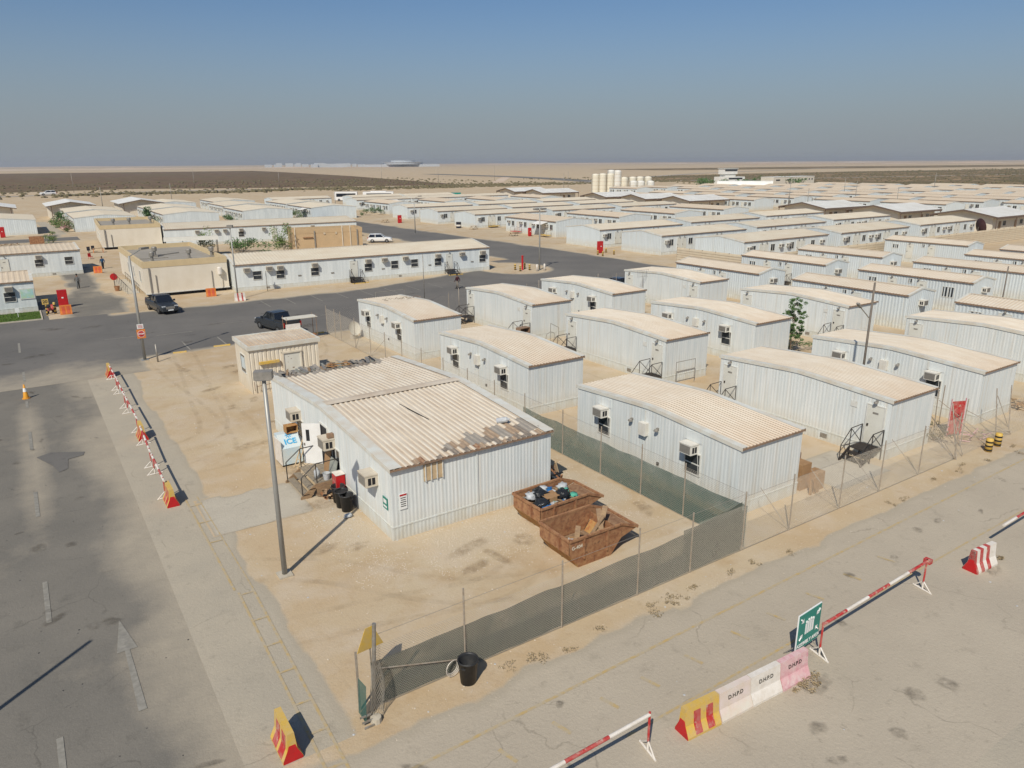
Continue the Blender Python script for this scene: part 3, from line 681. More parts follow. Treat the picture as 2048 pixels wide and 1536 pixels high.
def add_window(t, loc, rz=0, w=.85, h=.95, mid='h'):
    a, b = cached(('win', w, h, mid), lambda: win_meshes(w, h, mid)); o = ob('window', a, t, loc, rz); ob('pane', b, o); return o
def door_meshes(m):
    d = MB().box(-.045, -.43, 0, -.002, .43, 2.02); fr = MB()
    fr.box(-.06, -.50, -.02, -.003, -.435, 2.08); fr.box(-.06, .435, -.02, -.003, .50, 2.08); fr.box(-.06, -.435, 2.025, -.003, .435, 2.08)
    hd = MB().box(-.09, .30, .92, -.046, .38, 1.04)
    sg = MB().box(-.052, -.15, 1.60, -.046, .15, 1.70)
    return d.mesh('door', m), fr.mesh('door_frame', M['frame']), hd.mesh('handle', M['black_steel']), sg.mesh('number_mark', M['steel'])
def add_door(t, loc, rz=0, key='door', sign=True):
    a, b, c, s = cached('d'+key, lambda: door_meshes(M[key])); o = ob('door', a, t, loc, rz); ob('door_frame', b, o); ob('handle', c, o)
    if sign: ob('number_mark', s, o)
    return o
def wall_lamp_mesh():
    g = MB().box(-.10, -.05, -.05, -.002, .05, .05); g.lathe([(.02, .02), (.10, -.02), (.11, -.10), (.05, -.12)], 8, -.16, 0); return g.mesh('wall_lamp', M['lamp_head'])
def add_lamp(t, loc, rz=0): return ob('wall_lamp', cached('wl', wall_lamp_mesh), t, loc, rz)
def steps_thing(label, loc, rz=0, w=1.15, h=.62, group='metal entrance steps of the near cabins'):
    """built once at +(-x) outwards, then copied"""
    def build():
        t = thing('entrance_steps', label, 'steps')
        g = MB().box(-1.05, -w/2, h-.05, -.02, w/2, h)
        for i in range(9): g.box(-1.0+i*.11, -w/2, h, -.95+i*.11, w/2, h+.012)
        part('platform', g, M['black_steel'], t)
        for i in (1, 2): part('tread', MB().box(-1.05-.27*i, -w/2, h-.2*i-.04, -1.05-.27*(i-1)+.02, w/2, h-.2*i), M['black_steel'], t)
        for s in (-1, 1):
            y = s*w/2
            part('stringer', MB().prism([(-1.05, h-.18), (-1.05, h-.02), (-1.80, .10), (-1.80, -.0), (-1.66, 0)], 'y', y-.02, y+.02), M['black_steel'], t)
            g = MB(); r = .024
            g.path([(-.05, y, 0), (-.05, y, h+.98), (-1.0, y, h+.95), (-1.75, y, .82), (-1.78, y, .02)], r)
            g.tube((-1.0, y, 0), (-1.0, y, h+.95), r, 6); g.tube((-.05, y, h+.05), (-1.0, y, h+.93), r*.8, 6); g.tube((-1.0, y, h+.05), (-1.75, y, .80), r*.8, 6)
            part('railing', g, M['black_steel'], t)
        for s in (-1, 1): part('leg', MB().tube((-1.0, s*w/2*.96, 0), (-1.0, s*w/2*.96, h-.05), .025, 6), M['black_steel'], t)
        return t
    src = cached(('steps', w, h), build)
    return place(src, USED, label, loc, rz, group)

# ------------------------------------------------------------------ near cabins (long walls face the main road)
H0, RISE = 3.10, .30
def make_P(kind):
    t = cabin('porta_cabin', 'x', 'cabin', 4.1, 10.75, H0, RISE, 'x', M['wall'], M['roof'], rpitch=.22, rdep=.030, ridgecap=False, group='corrugated white cabins in the fenced near compound')
    if kind == 'ac':
        for y in (2.55, 8.55):
            add_ac(t, (0, y+.05, 2.36)); add_window(t, (0, y, 1.60), w=.85, h=.95)
            part('ac_hood_panel', MB().box(-.03, y-.5, 2.62, -.002, y+.5, H0-.02), M['wall'], t)
        g = MB().box(-.24, 5.4, 2.0, -.002, 5.85, 2.62); part('vent_box', g, M['ac_white'], t)
        for y in (4.75, 6.5): add_lamp(t, (0, y, 2.55))
        for y in (2.25, 8.25): part('drain_hose', MB().path([(-.06, y, 2.13), (-.03, y-.05, 1.4), (-.03, y, .12)], .012, 5), M['frame'], t)
        for y in (5.62,): part('cable_conduit', MB().box(-.035, y, 2.62, -.011, y+.03, 3.2), M['frame'], t)
        part('meter_box', MB().box(-.06, 4.6, .75, -.002, 4.72, .9), M['dark'], t)
    else:
        for y in (.72, 9.95): add_door(t, (0, y, .66)); add_lamp(t, (0, y, 2.95))
        part('wall_notice', MB().box(-.03, 1.75, 2.35, -.012, 2.1, 2.65), M['frame'], t)
        part('skirting_vent', MB().box(-.05, 3.2, .2, -.03, 3.6, .42), M['steel'], t)
    return t
PA = make_P('ac'); PD = make_P('door')
G_P = 'corrugated white cabins in the fenced near compound'
for k, x, y, lab in (
    ('a', 23.5, 18.3, 'white cabin with rusty roof edge right behind the dark green net, nearest the skips'),
    ('a', 23.6, 33.8, 'white cabin with two air conditioners just behind the big dirty-roofed building'),
    ('a', 23.9, 49.3, 'white cabin with twigs on its roof beside the parked pickup and satellite dish'),
    ('a', 43.65, 49.4, 'white cabin with two air conditioners next to the half-hidden dark car'),
    ('a', 43.75, 33.8, 'white cabin with two air conditioners left of the slender tree'),
    ('a', 43.6, 18.2, 'white cabin with two air conditioners behind the red board at the right'),
    ('d', 34.8, 49.3, 'white cabin with two doors behind the brown cupboard and dark steps'),
    ('d', 34.8, 33.9, 'white two-door cabin with a light handrail frame at its right-hand end'),
    ('d', 34.5, 18.2, 'white two-door cabin with dark grated steps near the mesh fence at right'),
    ('d', 54.9, 49.4, 'white two-door cabin with a square aerial at its left corner beside the dark car'),
    ('d', 55.15, 33.8, 'white two-door cabin behind the slender tree'),
    ('d', 55.15, 18.2, 'white two-door cabin cut by the right edge, behind the tall pole with a lamp arm')):
    s = PA if k == 'a' else PD
    place(s, USED, lab, (x, y, 0), None, G_P)
DOORS = [(34.8, 50.05, 'dark metal steps at the near door of the cabin beside the brown cupboard', .0), (34.8, 59.2, 'dark metal steps at the far door of the cabin nearest the crossroad', 0),
    (34.8, 34.62, 'dark steps and rails beside the light handrail frame in the middle of the compound', 0), (34.8, 43.85, 'dark steps at the far-left door of the middle two-door cabin', 0),
    (34.5, 18.92, 'dark grated steps nearest the mesh fence at the right', 0), (34.5, 28.15, 'dark steps at the far door of the cabin beside the mesh fence', 0),
    (54.9, 50.1, 'dark steps at the near door of the cabin with the square aerial', 0), (55.15, 34.5, 'dark steps behind the slender tree, at the right-hand door', 0), (55.15, 43.7, 'dark steps at the left-hand door of the cabin behind the slender tree', 0),
    (55.15, 28.15, 'dark steps at the left-hand door of the cabin cut by the right edge', 0)]
for x, y, lab, rz in DOORS: steps_thing(lab, (x-.03, y, 0))

# ------------------------------------------------------------------ Q cabins: ribbed blue long walls face the camera's left, gables with AC to the right
def make_Q():
    t = cabin('porta_cabin', 'x', 'cabin', 4.3, 11.9, 3.05, .45, 'y', M['wall_blue'], M['roof_q'], pitch=.30, dep=.026, rpitch=.28, rdep=.02, skirt=.5, over=.14, eave_drop=.12, rake=.2)
    add_ac(t, (2.1, 0, 2.25), R(90)); add_window(t, (0, 6.1, 2.55), w=.35, h=.4, mid='')
    add_window(t, (0, 10.2, 2.2), w=.95, h=.5, mid='v'); add_door(t, (0, 8.0, .6)); add_lamp(t, (0, 8.0, 2.85)); add_lamp(t, (0, 5.2, 2.85)); add_door(t, (0, 4.9, .6))
    return t
Q = make_Q(); G_Q = 'ribbed bluish cabins with tan roofs in the walled yard'
for x, y, lab in (
    (64.5, 49.9, 'ribbed bluish cabin just in front of the cream sheet fence, nearest the access road'),
    (64.4, 33.9, 'ribbed bluish cabin straight behind the tall pole, with a full gable and air conditioner'),
    (64.7, 18.2, 'ribbed bluish cabin cut by the right edge, in front of the thin dark lamp mast'),
    (76.2, 50.0, 'ribbed bluish cabin second from the access road in the far row by the sheet fence'),
    (76.0, 34.0, 'ribbed bluish cabin with a white-framed double window near its gable'),
    (87.6, 50.0, 'ribbed bluish cabin third from the access road in the far row by the sheet fence'),
    (87.0, 34.0, 'ribbed bluish cabin behind the thin dark lamp mast'),
    (98.9, 34.0, 'ribbed bluish cabin at the right edge, one behind the mast cabin'),
    (108.8, 50.2, 'tall ribbed bluish cabin standing against the open sand court by the sheet fence'),
    (108.1, 34.0, 'farthest ribbed bluish cabin at the right edge of the sand court')):
    place(Q, USED, lab, (x, y, 0), None, G_Q)
for o_ in bpy.data.objects:
    if o_.get('label') == 'ribbed bluish cabin with a white-framed double window near its gable': add_window(o_, (0, 2.2, 1.9), w=1.1, h=.95, mid='v')
s = steps_thing('dark steps beside the right-hand end of the cabin behind the tall pole', (76.0-.03, 38.9, 0))
s = steps_thing('dark steps at the doorway of the second bluish cabin from the road', (76.2-.03, 54.9, 0))
s = steps_thing('dark steps behind the tall pole, at the bluish cabin nearest it', (64.4-.03, 38.8, 0))

# ------------------------------------------------------------------ R barracks: gable to the left, white window side facing the camera
def make_R():
    t = cabin('barrack', 'x', 'barrack', 20.3, 9.3, 3.1, .55, 'x', M['wall_blue'], M['roof_r'], pitch=.34, dep=.03, rpitch=.5, rdep=.02, skirt=.5, over=.2, eave_drop=.12, detail=False,
              prof=[(0, 0), (.95, .97), (1, 1)])
    w = MB(); w.box(.02, -.05, .52, 20.28, -.04, 3.08); part('front_panelling', w, M['wall_white'], t)
    for x, k in ((1.1, 'a'), (2.2, 'w'), (4.0, 'd'), (5.1, 'd'), (6.6, 'w'), (8.4, 'a'), (10.2, 'a'), (11.2, 'w'), (12.8, 'd'), (13.9, 'd'), (16.4, 'w'), (18.6, 'a')):
        if k == 'a': add_ac(t, (x, -.05, 2.15), R(90), simple=True)
        if k == 'w': add_window(t, (x, -.05, 1.95), R(90), w=.9, h=.95, mid='v')
        if k == 'd': add_door(t, (x, -.05, .55), R(90), sign=False); add_lamp(t, (x, -.05, 2.85), R(90))
    return t
RB = make_R(); G_R = 'long cream-roofed barracks of the middle camp'
rowname = {0: 'row closest to the cream sheet fence', 1: 'second row behind the cream sheet fence', 2: 'third row behind the cream sheet fence'}
Rl = []
for i, (pos) in enumerate([[(88.2, 71.5), (111.8, 71.4), (136.8, 72.0)], [(85.6, 85.6), (110.3, 86.9), (135.8, 88.7)], [(84.7, 99.7), (109.4, 101.7), (134.4, 103.7)]]):
    for j, p in enumerate(pos):
        Rl.append((p, ['leftmost barrack', 'middle barrack', 'right-hand barrack'][j]+' in the '+rowname[i]))
for i, (pos, nm) in enumerate([([(88.0, 147.4), (110.6, 148.1), (134.6, 149.8)], 'row right behind the blue-walled cross barracks'), ([(86.9, 163.2), (110.2, 165.2), (134.2, 166.8)], 'row behind the red cabinet'),
        ([(88.3, 182.8), (110.6, 183.0), (134.2, 184.4)], 'row of the barracks two behind the red cabinet'), ([(93.2, 229.6), (112.6, 229.2), (131.4, 230)], 'row in front of the parked coach'), ([(100.2, 250.6), (119.2, 247.5), (72.9, 252.2)], 'row nearest the parked coach')]):
    for j, p in enumerate(pos): Rl.append((p, ['left-hand', 'middle', 'right-hand'][j]+' cream-roofed barrack in the '+nm))
for (x, y), lab in Rl: place(RB, USED, lab, (x, y, 0), None, G_R)

# ------------------------------------------------------------------ far cross barracks, ridge running away from the camera
def make_X(W, LY, name='cross_barrack', left=False):
    t = cabin('barrack', 'x', 'barrack', W, LY, 3.1, .55, 'y', M['wall_far'] if left else M['wall_blue'], M['roof_r'] if left else M['roof_q'], pitch=.4, dep=.02 if left else .03, rpitch=.6, rdep=.02,
              skirt=0, over=.2, eave_drop=.13, detail=False, prof=[(0, 0), (.95, .97), (1, 1)])
    if left:
        w = MB(); w.box(-.05, .02, .1, -.04, LY-.02, 3.08); part('side_panelling', w, M['wall_white'], t)
    k = 1.5
    while k < LY-1:
        add_window(t, (-.06, k, 1.9), w=.9, h=.95, mid='v'); add_ac(t, (-.06, k+1.3, 2.2), simple=True)
        if k+3 < LY-1: add_door(t, (-.06, k+2.7, .3), sign=False)
        k += 4.6
    return t
X9 = make_X(9.2, 18.2); X12 = make_X(12.6, 20.5, left=True)
G_X = 'tan-roofed cross barracks of the far camp'
bands = [(102.0, 'level with the nearest white-roofed sheds'), (123.0, 'level with the gap between the two groups of sheds'), (148.5, 'level with the back three white-roofed sheds'), (172.0, 'in the belt behind the back sheds'),
         (196.0, 'in the last belt but one before the scrub'), (219.0, 'in the back belt along the scrub')]
place(X9, USED, 'bluish barrack seen gable-on just left of the brown-eaved sheds, first from the road', (90.0, 119.2, 0), None, G_X)
for x, y, lab in ((107.9, 120.6, 'bluish barrack with a porch canopy, second from the road between the two barrack groups'), (125.2, 121.3, 'bluish barrack third from the road between the two barrack groups'),
                  (144.6, 124.0, 'bluish barrack fourth from the road, tucked before the brown-eaved sheds'),
                  (92.5, 203.5, 'tan-roofed barrack nearest the road in the row before the coach'), (110.5, 202.3, 'tan-roofed barrack second from the road in the row before the coach'),
                  (127.8, 201.0, 'tan-roofed barrack third from the road in the row before the coach'), (147.5, 204.0, 'tan-roofed barrack fourth from the road, left of the two far sheds')):
    place(X9, USED, lab, (x, y, 0), None, G_X)
ordn = ['first', 'second', 'third', 'fourth', 'fifth', 'sixth', 'seventh', 'eighth', 'ninth', 'tenth', 'eleventh']
k = 0
for y, nm in bands:
    n = 0
    x = 186.5 if y > 140 else 205.0
    while x < 372:
        if not (x > 340 and y < 110) and not (y > 210 and (x < 240 or x > 345)) and not (y > 190 and x > 350):
            place(X9, USED, 'tan-roofed barrack %s from the left, %s' % (ordn[n], nm), (x, y+random.uniform(-.6, .6), 0), None, G_X); n += 1
        x += 19.6
for n, x in enumerate((225, 245, 265, 285, 305)): place(X9, USED, 'pale barrack %s from the left, behind the nearest white-roofed shed' % ordn[n], (x, 78.5, 0), None, G_X)
for n, x in enumerate((165, 187, 205, 225, 245)):
    if x > 165: place(X9, USED, 'pale barrack %s from the left, farthest back next to the scrub fence' % ordn[n-1], (x+40, 243, 0), None, G_X)
G_L = 'pale wide barracks left of the access road'
for x, y, lab in ((-8.2, 194.6, 'wide pale barrack behind the red cabinet at the left edge'), (11.7, 194.6, 'wide pale barrack with green shrubs along its left side'), (30.2, 194.6, 'wide pale barrack with a dark-leaved shrub beside its windows'),
                  (49.0, 196.0, 'wide pale barrack with clutter along its window side'), (67.3, 197.6, 'wide pale barrack with a canopy, nearest the access road'),
                  (11.5, 219, 'wide pale barrack one behind the shrub-lined one'), (30.6, 219, 'wide pale barrack one behind the dark-leaved shrub'), (50.8, 222.4, 'wide pale barrack nearest the rooftop clutter at the back'), (68.2, 222.3, 'wide pale barrack at the back beside the access road'),
                  (36, 250, 'wide pale barrack in the last row facing the desert, left one'), (54, 250, 'wide pale barrack in the last row facing the desert, right one')):
    place(X12, USED, lab, (x, y, 0), None, G_L)

# ------------------------------------------------------------------ the big dirty-roofed building in front
T = cabin('store_building', 'large white corrugated building with a dirty rust-stained roof beside the skips', 'building', 7.8, 15.7, 3.07, .46, 'x', M['wall'], M['roof_main'], pitch=.17, dep=.007, rpitch=.26, rdep=.045, skirt=.58, over=.16, rake=.5, prof=[(0, 0), (.92, .96), (1, 1)])
T.location = (10.6, 24.6, 0)
g = MB()
for a in (0,):   # ridge cap, broad and flat
    g.quad((.3, 7.5, 3.635), (7.5, 7.5, 3.635), (7.5, 7.85, 3.66), (.3, 7.85, 3.66)); g.quad((.3, 7.85, 3.66), (7.5, 7.85, 3.66), (7.5, 8.2, 3.635), (.3, 8.2, 3.635))
part('broad_ridge_cap', g, M['roof_main'], T)
g = MB().box(3.9, -.045, .6, 3.98, -.024, 3.0); part('cover_strip', g, M['wall'], T)
for y, rz in ((1.55, 0), (6.35, 0), (11.1, 0)):
    add_ac(T, (0, y, 2.25), 0, 'ac', 1.1)
add_window(T, (0, 5.9, 1.55), w=.9, h=.95, mid='v'); add_window(T, (0, 10.9, 1.5), w=.85, h=.9, mid='h')
# doorway and open door leaf
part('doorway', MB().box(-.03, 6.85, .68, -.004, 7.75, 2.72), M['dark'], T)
g = MB(); g.box(-.07, 6.75, .66, -.002, 6.84, 2.8); g.box(-.07, 7.76, .66, -.002, 7.85, 2.8); g.box(-.07, 6.85, 2.73, -.002, 7.75, 2.8); part('door_frame', g, M['frame'], T)
o = part('door', MB().box(-.9, -.025, 0, 0, .025, 2.02), M['door_white'], T, loc=(-.05, 7.72, .69), rz=R(-38), label='open white door with a narrow window')
part('door_window', MB().box(-.72, -.032, 1.15, -.55, .032, 1.72), M['glass_car'], o); part('handle', MB().box(-.86, -.07, .95, -.80, .07, 1.05), M['steel'], o)
# broken plywood infill patch near the eave with battens
part('plywood_patch', MB().box(1.45, -.05, 2.25, 2.35, -.026, 2.95), M['wood_pale'], T)
for i in range(4): part('batten', MB().box(1.5+i*.26, -.085, 2.22, 1.54+i*.26, -.051, 2.97), M['frame'], T)
g = MB().box(.33, -.05, 1.30, .66, -.026, 1.98); s = part('warning_notice', g, M['sign_white'], T)
g = MB(); g.box(.35, -.056, 1.88, .64, -.0505, 1.95); part('red_heading', g, M['red'], s)
g = MB()
for i, (a, b) in enumerate(((.38, .61), (.40, .60), (.37, .62), (.39, .6), (.38, .61))): g.box(a, -.056, 1.78-i*.09, b, -.0505, 1.81-i*.09)
part('notice_lines', g, M['sign_black'], s)
g = MB().box(-.05, .28, 1.25, -.03, .72, 1.75); s = part('assembly_notice', g, M['green_sign'], T)
g = MB(); g.box(-.056, .36, 1.50, -.0505, .64, 1.66); g.box(-.056, .34, 1.32, -.0505, .66, 1.40); part('notice_print', g, M['sign_white'], s)
g = MB().box(-.30, 6.0, 2.55, -.02, 6.2, 2.75); part('security_lamp', g, M['eave'], T)
# worn roof sheets near the front eave: loose grey and rusty sheets and patches lying on the roof
rnd = random.Random(3)
def roofz(y): return 3.07+.05+.46*(y/7.85)*.95
fm = rise_fn(1, 3.07, .46, [(0, 0), (.92, .96), (1, 1)])
def strip_on_roof(g, i, y0, y1, lift):
    """one rib width of roof sheet, following the ribs"""
    p = .26; a = i*p; n = max(1, int((y1-y0)/.35)); 
    for k in range(n):
        ya, yb = y0+(y1-y0)*k/n, y0+(y1-y0)*(k+1)/n; pr_ = [(a, 0), (a+p*.45, 0), (a+p*.6, .045), (a+p*.85, .045), (a+p, 0)]
        z_ = lambda y: fm(min(1, max(0, y/15.7)))+.05-(max(0, -y)+max(0, y-15.7))*.14
        for (xa, oa), (xb, ob_) in zip(pr_, pr_[1:]): g.quad((xa, ya, z_(ya)+oa+lift), (xb, ya, z_(ya)+ob_+lift), (xb, yb, z_(yb)+ob_+lift), (xa, yb, z_(yb)+oa+lift))
WM = [mat('worn_grey_sheet', (.25, .235, .21), (.36, .32, .27), 4, (4, .7, 1), .8), mat('stained_dark_sheet', (.14, .125, .11), (.30, .25, .2), 5, (5, .8, 1), .85), mat('rusted_sheet_edge', (.19, .085, .045), (.38, .26, .17), 5, (3, 1, 1), .9), mat('bare_brown_sheet', (.40, .31, .22), (.28, .20, .14), 4, (4, .8, 1), .85)]
for i in range(10, 29):
    hi = .25+1.3*rnd.random()*min(1, (i-8)/9); lo = -.1+.3*rnd.random()
    g = MB(); strip_on_roof(g, i, lo+.25, lo+.25+hi, .006); part('worn_roof_strip', g, WM[rnd.choice([0, 0, 1, 3])], T)
for i in list(range(3, 29)):
    if rnd.random() < .62: g = MB(); strip_on_roof(g, i, -.14, .05+.4*rnd.random(), .009); part('rusted_roof_edge', g, WM[rnd.choice([2, 1, 3])], T)
for i in range(1, 25):
    g = MB(); strip_on_roof(g, i, 14.5+.5*rnd.random(), 15.85, .008); part('worn_roof_strip', g, WM[rnd.choice([0, 1, 0])], T)
g = MB(); g.tube((3.3, 6.0, roofz(6.0)+.07), (3.6, 3.6, roofz(3.6)+.07), .025, 5); part('roof_crack_cable', g, M['dark'], T)
# debris heap of sheets and timber along the far eave, on the roof edge
t = thing('roof_scrap_pile', 'grey and rusty scrap sheets heaped along the far edge of the big dirty roof', 'scrap pile', (10.6, 40.1, 2.98))
rnd = random.Random(11)
for i in range(84):
    x = .3+6.0*(i/84); l = .5+rnd.random()*.8; a = rnd.uniform(-.28, .28)+1.45; y = rnd.uniform(-.25, .35)
    g = MB().box(-l/2, -.06-.08*rnd.random(), 0, l/2, .06, .02+.03*rnd.random(), Matrix.Translation((x, y+.1, .10+rnd.random()*.16)) @ Matrix.Rotation(a, 4, 'Z') @ Matrix.Rotation(rnd.uniform(-.12, .12), 4, 'Y'))
    part('scrap_piece', g, rnd.choice([M['steel'], M['flat_roof'], M['plinth'], M['wood'], M['bin'], M['flat_roof'], WM[1], WM[0]]), t)
g = MB()
for a, b in (((3.2, -.45), (4.4, -.45)), ((3.2, .05), (4.4, .05)), ((3.2, -.45), (3.2, .05)), ((4.4, -.45), (4.4, .05))): g.tube((*a, .36), (*b, .30), .03, 5)
part('rusty_frame', g, M['rust_light'], t)
# crushed bottle crate lying on the roof
solo('plastic_jerrycan', MB().lathe([(0, -.3), (.12, -.28), (.13, .18), (.05, .26), (.04, .32), (0, .32)], 10), M['bag_white'], 'white plastic bottle lying on the big dirty roof near its front edge', 'bottle', (16.9, 26.2, 3.40)).rotation_euler = (R(80), 0, R(50))

# wooden entrance steps of the big building
t = thing('wooden_steps', 'worn wooden steps with dark rails at the open white door', 'steps', (10.6, 31.4, 0))
def pl(n, *b, m='tread'): return part(n, MB().box(*b), M[m], t)
for i in range(8): pl('deck_board', -1.12+i*.14, -1.05, .62, -.99+i*.14, 1.2, .66)
for i, (z, x) in enumerate(((.44, -1.45), (.22, -1.75))):
    pl('tread', x, -1.05, z-.04, x+.31, 1.2, z)
for y in (-1.05, 1.16): part('stringer', MB().prism([(-1.1, .40), (-1.1, .64), (-1.85, .12), (-1.85, 0), (-1.4, 0)], 'y', y, y+.05), M['wood'], t)
pl('side_board', -1.1, -1.07, .05, -.05, -1.05, .62, m='wood')
for y in (-1.02, 1.17):
    g = MB(); g.path([(-.08, y, .66), (-.08, y, 1.6), (-1.05, y, 1.58), (-1.75, y, 1.05), (-1.75, y, .05)], .025); g.tube((-1.05, y, .6), (-1.05, y, 1.58), .025, 6)
    part('railing', g, M['black_steel'], t)
# ice freezer with sloping lid
t = thing('ice_freezer', 'pale blue ice freezer chest with a snowflake and the word ICE beside the open door', 'freezer', (9.75, 35.1, 0), R(0))
g = MB().prism([(-.55, .1), (-.55, .95), (.12, 1.5), (.55, 1.5), (.55, .1)], 'x', -.52, .52); part('cabinet', g, M['icebox'], t)
g = MB().box(-.5, -.50, .0, .5, .5, .1); part('base', g, M['dark'], t)
g = MB().box(-.56, -.6, .12, -.525, .5, 1.35); part('lid', g, M['white'], t)
a = text_mesh('ICE', .42, M['blue_sign'], .004, .012); ob('lettering', a, t, (.04, -.28, 1.19), rot=(R(39), 0, 0))
g = MB()
for i in range(8): a_ = i*math.pi/4; g.tube((.03+.05*math.cos(a_), .02+.05*math.sin(a_)*.77, 1.43+.03*math.sin(a_)), (.03+.16*math.cos(a_), .02+.16*math.sin(a_)*.77, 1.43+.105*math.sin(a_)), .022, 5)
part('snowflake', g, M['blue_sign'], t)
# lidless crate standing on the freezer
g = MB(); g.box(-.3, -.22, 0, .3, .22, .02); g.box(-.3, -.22, .02, -.27, .22, .36); g.box(.27, -.22, .02, .3, .22, .36); g.box(-.27, .2, .02, .27, .22, .36); g.box(-.3, -.22, .36, .3, .22, .38)
solo('small_cabinet', g, M['rust_light'], 'small open-fronted red-sided cabinet standing on top of the ice freezer', 'cabinet', (10.0, 35.3, 1.51))
# ladder leaning between freezer and door
t = thing('wooden_ladder', 'wooden ladder leaning on the wall between the ice freezer and the open door', 'ladder', (10.15, 34.1, 0), R(8))
for y in (-.17, .17): part('rail', MB().tube((-.45, y, 0), (.40, y, 2.0), .028, 6), M['wood_pale'], t)
for i in range(7): f_ = (i+.6)/7.2; part('rung', MB().tube((-.45+.85*f_, -.17, 2*f_), (-.45+.85*f_, .17, 2*f_), .02, 6), M['wood_pale'], t)
# board leaning behind the door
g = MB().box(-.02, -.35, 0, .02, .35, 1.7); o = solo('plywood_board', g, M['card'], 'brown board leaning on the wall under the middle air conditioner', 'board', (10.35, 31.3, .66)); o.rotation_euler = (0, R(8), 0)
g = MB().box(-.02, -.4, 0, .02, .4, .9); o = solo('grey_board', g, M['plinth'], 'grey board leaning on the wall above the wooden steps', 'board', (10.3, 30.55, .66)); o.rotation_euler = (0, R(12), 0)
g = MB().box(-.15, -.15, 0, .15, .15, .34); g.box(-.16, -.16, .3, .16, .16, .34); solo('white_bucket', MB().lathe([(0, 0), (.13, 0), (.17, .32), (.18, .32), (.16, .3), (.12, .03), (0, .03)], 14), M['bag_white'], 'white bucket on the deck of the wooden steps', 'bucket', (10.05, 30.5, .66))
solo('water_bottle', MB().lathe([(0, 0), (.14, 0), (.14, .35), (.05, .44), (.05, .5), (0, .5)], 14), M['bag_white'], 'large clear-white water bottle standing on the wooden deck', 'bottle', (9.75, 30.9, .66), smooth=True)
# litter heap under the steps
t = thing('scrap_heap', 'heap of dark scrap wood and rubbish beside the wooden steps', 'scrap heap', (10.1, 29.95, 0)); rnd = random.Random(4)
for i in range(34):
    l = .2+rnd.random()*.4
    g = MB().box(-l/2, -.05, 0, l/2, .05, .03+rnd.random()*.05, Matrix.Translation((rnd.uniform(-.45, .4), rnd.uniform(-.3, .3), rnd.random()*.35)) @ Matrix.Rotation(rnd.random()*3, 4, 'Z') @ Matrix.Rotation(rnd.uniform(-.6, .6), 4, 'Y'))
    part('scrap_piece', g, rnd.choice([M['wood'], M['rust'], M['dark'], M['tarp'], M['wood_pale']]), t)
t = thing('red_cabinet', 'small red fire cabinet standing against the wall behind the black bins', 'cabinet', (10.35, 29.75, 0))
part('casing', MB().box(-.2, -.25, 0, .2, .25, 1.15), M['red'], t); part('door', MB().box(-.225, -.22, .08, -.201, .22, 1.08), M['red_old'], t); part('top', MB().box(-.22, -.27, 1.15, .22, .27, 1.18), M['white'], t)
def bin_meshes():
    b = MB().lathe([(0, 0), (.23, 0), (.29, .72), (.315, .73), (.315, .78), (.285, .78), (.27, .72), (.215, .04), (0, .04)], 20).mesh('body', M['bin'], True)
    h = MB(); h.box(-.34, -.07, .62, -.30, .07, .66); h.box(.30, -.07, .62, .34, .07, .66); return b, h.mesh('handle', M['bin'])
bm_, hm_ = bin_meshes()
for x, y, lab, rz in ((10.12, 29.3, 'black round bin nearest the red cabinet', .3), (10.05, 28.75, 'middle black round bin of three beside the wooden steps', 1.2), (10.1, 28.25, 'black round bin nearest the white plastic bag', 2), (8.87, 15.75, 'black round bin on the roadside of the mesh fence', .6), (34.6, 88.3, 'black bin by the steps of the long white office block', .2)):
    t = thing('waste_bin', lab, 'bin', (x, y, 0), rz, 'black round plastic bins'); ob('body', bm_, t); ob('handle', hm_, t)
def blob(name, m, label, cat, loc, s, seed, parent=None):
    rnd = random.Random(seed); g = MB(); n, k = 12, 7; g.v.append((0, 0, 0))
    for j in range(1, k):
        ph = math.pi*j/k
        for i in range(n):
            th = 2*math.pi*i/n; r = 1+.55*noise.noise(Vector((math.cos(th)*2.2+seed, math.sin(th)*2.2, ph*2)))+.13*rnd.uniform(-1, 1)
            g.v.append((s[0]*r*math.sin(ph)*math.cos(th), s[1]*r*math.sin(ph)*math.sin(th), s[2]*(1-r*math.cos(ph))))
    g.v.append((0, 0, s[2]*2)); g.mi = []
    for i in range(n): g.f.append((0, 1+(i+1) % n, 1+i))
    for j in range(k-2):
        for i in range(n): a = 1+j*n+i; b = 1+j*n+(i+1) % n; g.f.append((a, b, b+n, a+n))
    L_ = len(g.v)-1
    for i in range(n): g.f.append((L_-n+i, L_-n+(i+1) % n, L_))
    g.mi = [0]*len(g.f)
    me = g.mesh(name, m, True)
    if parent: return ob(name, me, parent, loc)
    o = ob(name, me, None, loc); o['label'] = label; o['category'] = cat; return o
blob('plastic_bag', M['bag_white'], 'white plastic bag lying on the sand beside the last black bin', 'bag', (9.9, 27.6, 0), (.2, .15, .09), 5)

